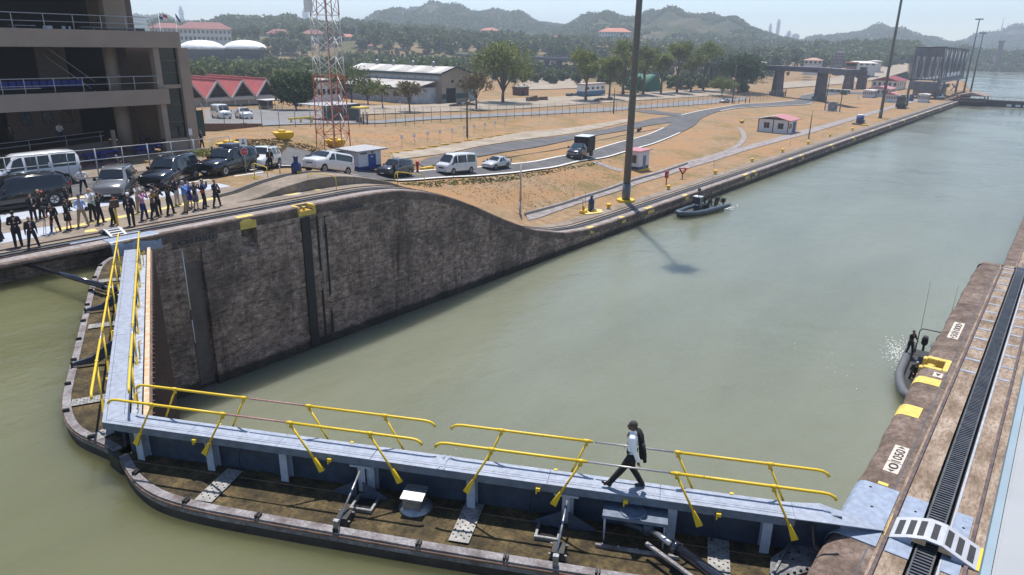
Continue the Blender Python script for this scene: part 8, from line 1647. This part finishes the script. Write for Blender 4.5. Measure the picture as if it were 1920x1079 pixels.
for px, py, h, lb in ((527, 345, 1.35, 'thin grey post with a yellow box left of the blue cylinder'), (1097, 378, 1.1, 'slim dark post beside the blue cylinder on the quay'), (1338, 313, .9, 'short dark post on a pale base near the branch track'), (1481, 273, .8, 'short dark post on the grass below the red roofed cabin')):
    q = P(px, py, 0) if px < 600 else G(px, py); t_ = thing('marker_post', lb, 'post', q); M().tube((0, 0, 0), (0, 0, h), .04, n=8).build('post', mat('post_grey', (.3, .29, .27), .5), t_); M().lathe([(0, 0), (.2, 0), (.2, .05), (0, .05)], n=10).build('foot', PLAQ, t_); M().ball((0, 0, h), .07, 8, 6).build('knob', WHITE if px < 600 else DGREY, t_)
    if px < 600: M().box(.05, .22, -.1, .1, .3, .6).build('box', BOLY, t_)
q = G(1092, 401); t = thing('pipe_stand', 'low yellow pipe frame with a grey pole beside the quay cylinder', 'frame', q); M().path([(0, 0, 0), (0, 0, 1.6), (-1.6, .6, 1.5)], .04, 6).build('pipe', DGREY, t); M().box(-.2, .6, -.3, .3, 0, .35).box(.1, .3, -.1, .1, .35, .9).build('yellow_block', BOLY, t, bevel=.03)
for px, py, lb, bx_ in ((1249, 345, 'red life ring box on a short post, left of the two red posts', 1), (1279, 336, 'red V shaped stand, right of the two red posts', 0), (783, 324, 'red fire hydrant beside the charcoal vehicle', 2)):
    q = G(px, py); t_ = thing('red_post' if bx_ != 2 else 'fire_hydrant', lb, 'fire post' if bx_ != 2 else 'hydrant', q); M().tube((0, 0, 0), (0, 0, .9), .08, n=8).build('post', RED, t_)
    if bx_ == 1: M().box(-.25, .25, -.2, .2, .8, 1.75).build('box', RED, t_, bevel=.04); M().box(-.15, .15, -.22, -.2, 1.2, 1.45).build('notice', WHITE, t_)
    elif bx_ == 0: M().tube((0, 0, .7), (-.35, .45, 1.6), .12, n=8).build('arm', RED, t_); M().tube((0, 0, .7), (.35, -.45, 1.6), .12, n=8).build('arm', RED, t_); M().tube((-.35, .45, 1.5), (.35, -.45, 1.5), .09, n=6).build('crossbar', RED, t_)
    else: M().lathe([(.14, 0), (.14, .9), (.22, .95), (.2, 1.2), (0, 1.35)], n=12).build('hydrant_body', RED, t_); M().tube((-.3, 0, .8), (.3, 0, .8), .08, n=8).build('outlets', RED, t_)
q = G(800, 319); t = thing('kerb_block', 'long yellow kerb block beside the fire hydrant', 'kerb block', q); M().box(-.9, 1.0, -.2, .2, 0, .35).build('block', BOLY, t, bevel=.05)
ks = [(738, 288), (763, 284), (789, 280), (812, 276), (834, 272), (856, 268), (878, 264), (898, 261), (918, 258), (936, 255), (954, 252)]
ol = ['leftmost', 'second', 'third', 'fourth', 'fifth', 'sixth', 'seventh', 'eighth', 'ninth', 'tenth', 'eleventh']
k0 = None
for (x, y), o_ in zip(ks, ol):
    q = G(x, y); lb = 'low yellow parking bar on the gravel verge, %s from the left' % o_ if o_ != 'leftmost' else 'leftmost low yellow parking bar on the gravel verge'
    if k0 is None: k0 = thing('parking_bar', lb, 'parking bar', q, -.3, 'yellow parking bars on the verge'); M().box(-.75, .75, -.09, .09, 0, .16).build('bar', BOLY, k0, bevel=.02)
    else: dup(k0, q, -.3, lb, 'yellow parking bars on the verge')
sg0 = None
for (x, y), o_ in zip([(754, 274), (777, 271), (802, 266), (825, 262), (848, 258), (870, 253), (889, 250), (909, 246), (928, 242), (947, 238)], ol):
    q = G(x, y); lb = ('little white sign on a post on the bank, %s from the left' % o_) if o_ != 'leftmost' else 'leftmost little white sign on a post on the bank'
    if sg0 is None: sg0 = thing('bay_sign', lb, 'sign', q, -.5, 'little white signs on the bank'); M().tube((0, 0, 0), (0, 0, 1.2), .03, n=6).build('post', PLAQ, sg0); M().box(-.2, .2, -.02, .02, .95, 1.45).build('sign_plate', WHITE, sg0)
    else: dup(sg0, q, -.5, lb, 'little white signs on the bank')
def signpost(label, px, py, plates, h, z=0):
    q = P(px, py, z) if z is not None else G(px, py); t_ = thing('road_sign', label, 'sign', q, -.75+math.pi/2-.8); M().tube((0, 0, 0), (0, 0, h), .035, n=8).build('post', RAILM, t_)
    return t_
t = signpost('red stop sign with a white sign above it, behind the crowd', 462, 324, 0, 2.7); t.rotation_euler = (0, 0, HEAD_ := R(HEAD)-math.pi/2+.35)
st_ = M().prism([(0.27*math.cos(math.pi/8+i*math.pi/4), 1.62+0.27*math.sin(math.pi/8+i*math.pi/4)) for i in range(8)], 'y', -.06, -.04).build('stop_plate', RED, t); M().prism([(.295*math.cos(math.pi/8+i*math.pi/4), 1.62+.295*math.sin(math.pi/8+i*math.pi/4)) for i in range(8)], 'y', -.04, -.03).build('white_border', WHITE, t)
def text_on(par, s_, x, z, size, w, y=-.065, m=WHITE):
    cu = bpy.data.curves.new('lettering', 'FONT'); cu.body = s_; cu.size = size; cu.extrude = .002; cu.align_x = 'CENTER'; cu.align_y = 'CENTER'; o = bpy.data.objects.new('lettering', cu); COL.objects.link(o); bpy.context.view_layer.update(); me = bpy.data.meshes.new_from_object(o.evaluated_get(bpy.context.evaluated_depsgraph_get())); bpy.data.objects.remove(o); me.materials.clear(); me.materials.append(m); n2 = bpy.data.objects.new('lettering', me); COL.objects.link(n2); n2.parent = par; n2.rotation_euler = (math.pi/2, 0, 0); n2.location = (x, y, z)
text_on(st_, 'ALTO', 0, 1.62, .16, .5); pl = M().box(-.28, .28, -.06, -.04, 2.05, 2.65).build('white_plate', WHITE, t); M().box(-.12, .12, -.066, -.06, 2.2, 2.3).box(-.04, .04, -.066, -.06, 2.3, 2.55).build('arrow_mark', DGREY, pl)
t = thing('road_sign', 'small white sign on a post at the building corner', 'sign', G(362, 285)); t.rotation_euler = (0, 0, HEAD_); M().tube((0, 0, 0), (0, 0, 1.9), .03, n=6).build('post', RAILM, t); M().box(-.15, .15, -.05, -.03, 1.5, 2.1).build('sign_plate', WHITE, t)
# floats: yellow boat-shaped tanks lying on the mound and by the tower
for px, py, w_, lb, rz in ((531, 262, 36, 'yellow boat shaped float lying on the grassy mound', -.3), (628, 276, 32, 'yellow float behind the generator at the foot of the lattice tower', -.1), (432, 285, 44, 'yellow float half hidden behind the black vehicles', .1)):
    q = G(px, py); k = 1/ppm(q); t_ = thing('yellow_float', lb, 'float', q, rz); w2 = w_/2*k; M().loft([[(-w2*f, -y, z) for f, z in ((1, .75), (-1, .75))] for y in (0,)], cap=False) if False else None
    fl = M(); fl.add([(-w2, -.8, .85), (w2, -.8, .85), (w2, .8, .85), (-w2, .8, .85), (-w2*.45, -.5, 0), (w2*.55, -.5, 0), (w2*.55, .5, 0), (-w2*.45, .5, 0), (w2*.95, -.7, .35), (w2*.95, .7, .35)], [(0, 1, 2, 3), (4, 7, 6, 5), (0, 4, 5, 8, 1), (3, 2, 9, 6, 7), (0, 3, 7, 4), (1, 8, 9, 2), (8, 5, 6, 9)]).build('float_hull', YEL, t_, bevel=.06); M().box(-w2*.4, w2*.25, -.4, .4, .86, 1.08).build('float_lid', YEL, t_, bevel=.04)
# target board between two poles, blue tank, toilet, crates on the far quay
q = G(1560, 209); t = thing('target_board', 'white square board with a round grey target between two poles', 'board', q); t.rotation_euler = (0, 0, R(HEAD)-math.pi/2-.4); k = 1/ppm(q); s_ = 8.5*k; M().box(-s_, s_, -.15, 0, 0, 2*s_).build('board', mat('board_pale', (.45, .44, .44), .6), t)
for r_, m_, y in ((.92, mat('target_grey', (.13, .15, .19), .6), -.16), (.62, mat('target_mid', (.2, .22, .27), .6), -.17), (.3, mat('target_grey', (.13, .15, .19), .6), -.18), (.1, WHITE, -.19)): M().tube((0, y, s_), (0, y+.02, s_), s_*r_, n=28).build('target_ring', m_, t)
M().box(-s_*2.0, s_*2.2, -.3, .4, 0, .12).build('footing', PLAQ, t)
q = G(1611, 234); t = thing('blue_water_tank', 'dark blue drum tank on a pale platform by the far track', 'tank', q); k = 1/ppm(q); M().box(-9*k, 7*k, -1.5, 1.5, 0, 3*k).build('platform', APRON, t); M().tube((0, 0, 3*k), (0, 0, 16*k), 6.5*k, n=20).build('drum', NAVY, t); M().tube((0, 0, 16*k), (0, 0, 18.5*k), 5.5*k, n=20).build('white_lid', WHITE, t); M().box(5*k, 9*k, -1, 0, 0, 9*k).build('pump_box', GREY, t); M().box(-16*k, -8*k, -2.5, -1, 0, 2*k).build('yellow_pallet', BOLY, t)
q = G(1708, 190); t = thing('portable_toilet', 'blue portable toilet beside the locomotive', 'toilet', q); k = 1/ppm(q); M().box(-3.5*k, 3.5*k, -.7, .7, 0, 12*k, taper=.05).build('cubicle', mat('toilet_blue', (.03, .09, .25), .4), t, bevel=.05); M().box(-2.5*k, 2*k, -.76, -.7, 1*k, 10*k).build('door', NAVY, t)
q = G(1582, 178); t = thing('green_bin', 'dark green skip at the roadside before the castle towers', 'skip', q); k = 1/ppm(q); M().box(-5*k, 5*k, -1, 1, 0, 7*k, taper=-.1).build('skip_body', mat('skip_green', (.02, .09, .06), .5), t); M().box(-5.5*k, 5.5*k, -1.1, 1.1, 7*k, 8*k).build('lid', DGREY, t)
q = G(1391, 231); t = thing('yellow_cart', 'small yellow cart with a dark wheel left of the red roofed cabin', 'cart', q); M().box(-.9, .9, -.3, .3, .3, .65).build('cart_frame', YEL, t); M().tube((0, -.3, .3), (0, .3, .3), .3, n=12).build('wheel', TYRE, t)
q = G(1198, 247); t = thing('black_bucket', 'black overturned bucket shape on the grass island', 'debris', q); M().tube((-.5, 0, .3), (.5, 0, .55), .3, .4, n=10).build('barrel', BLACK, t); M().box(-1.0, .9, .2, .5, 0, .12).build('pale_plank', PLAQ, t)
t = thing('spectator_hose', 'dark cable lying across the grass beside the road', 'cable', (0, 0, 0)); M().path([tuple(G(x, y, .06)) for x, y in ((905, 304), (960, 295), (1030, 284), (1075, 275), (1180, 252), (1250, 240))], .06, 5).build('cable', DGREY, t)
ribbon('footpath', [G(*q) for q in ((1110, 305), (1140, 316), (1165, 323))], [G(*q) for q in ((1118, 302), (1148, 313), (1170, 318))], STRIP, .04, 6)
# ------------------------------------------------------------------ haze
HZ = mat_h = bpy.data.materials.new('haze_air'); mat_h.use_nodes = True; _t = mat_h.node_tree; _t.nodes.clear()
_o = _t.nodes.new('ShaderNodeOutputMaterial'); _v = _t.nodes.new('ShaderNodeVolumePrincipled')
_v.inputs['Color'].default_value = (0.80, 0.885, 1.0, 1); _v.inputs['Density'].default_value = 0.00042; _v.inputs['Anisotropy'].default_value = 0.35
_t.links.new(_v.outputs[0], _o.inputs['Volume'])
hb = M().box(-150, 3300, -1300, 3300, -15.5, 150).build('haze', HZ, kind='stuff')
hb.visible_shadow = True
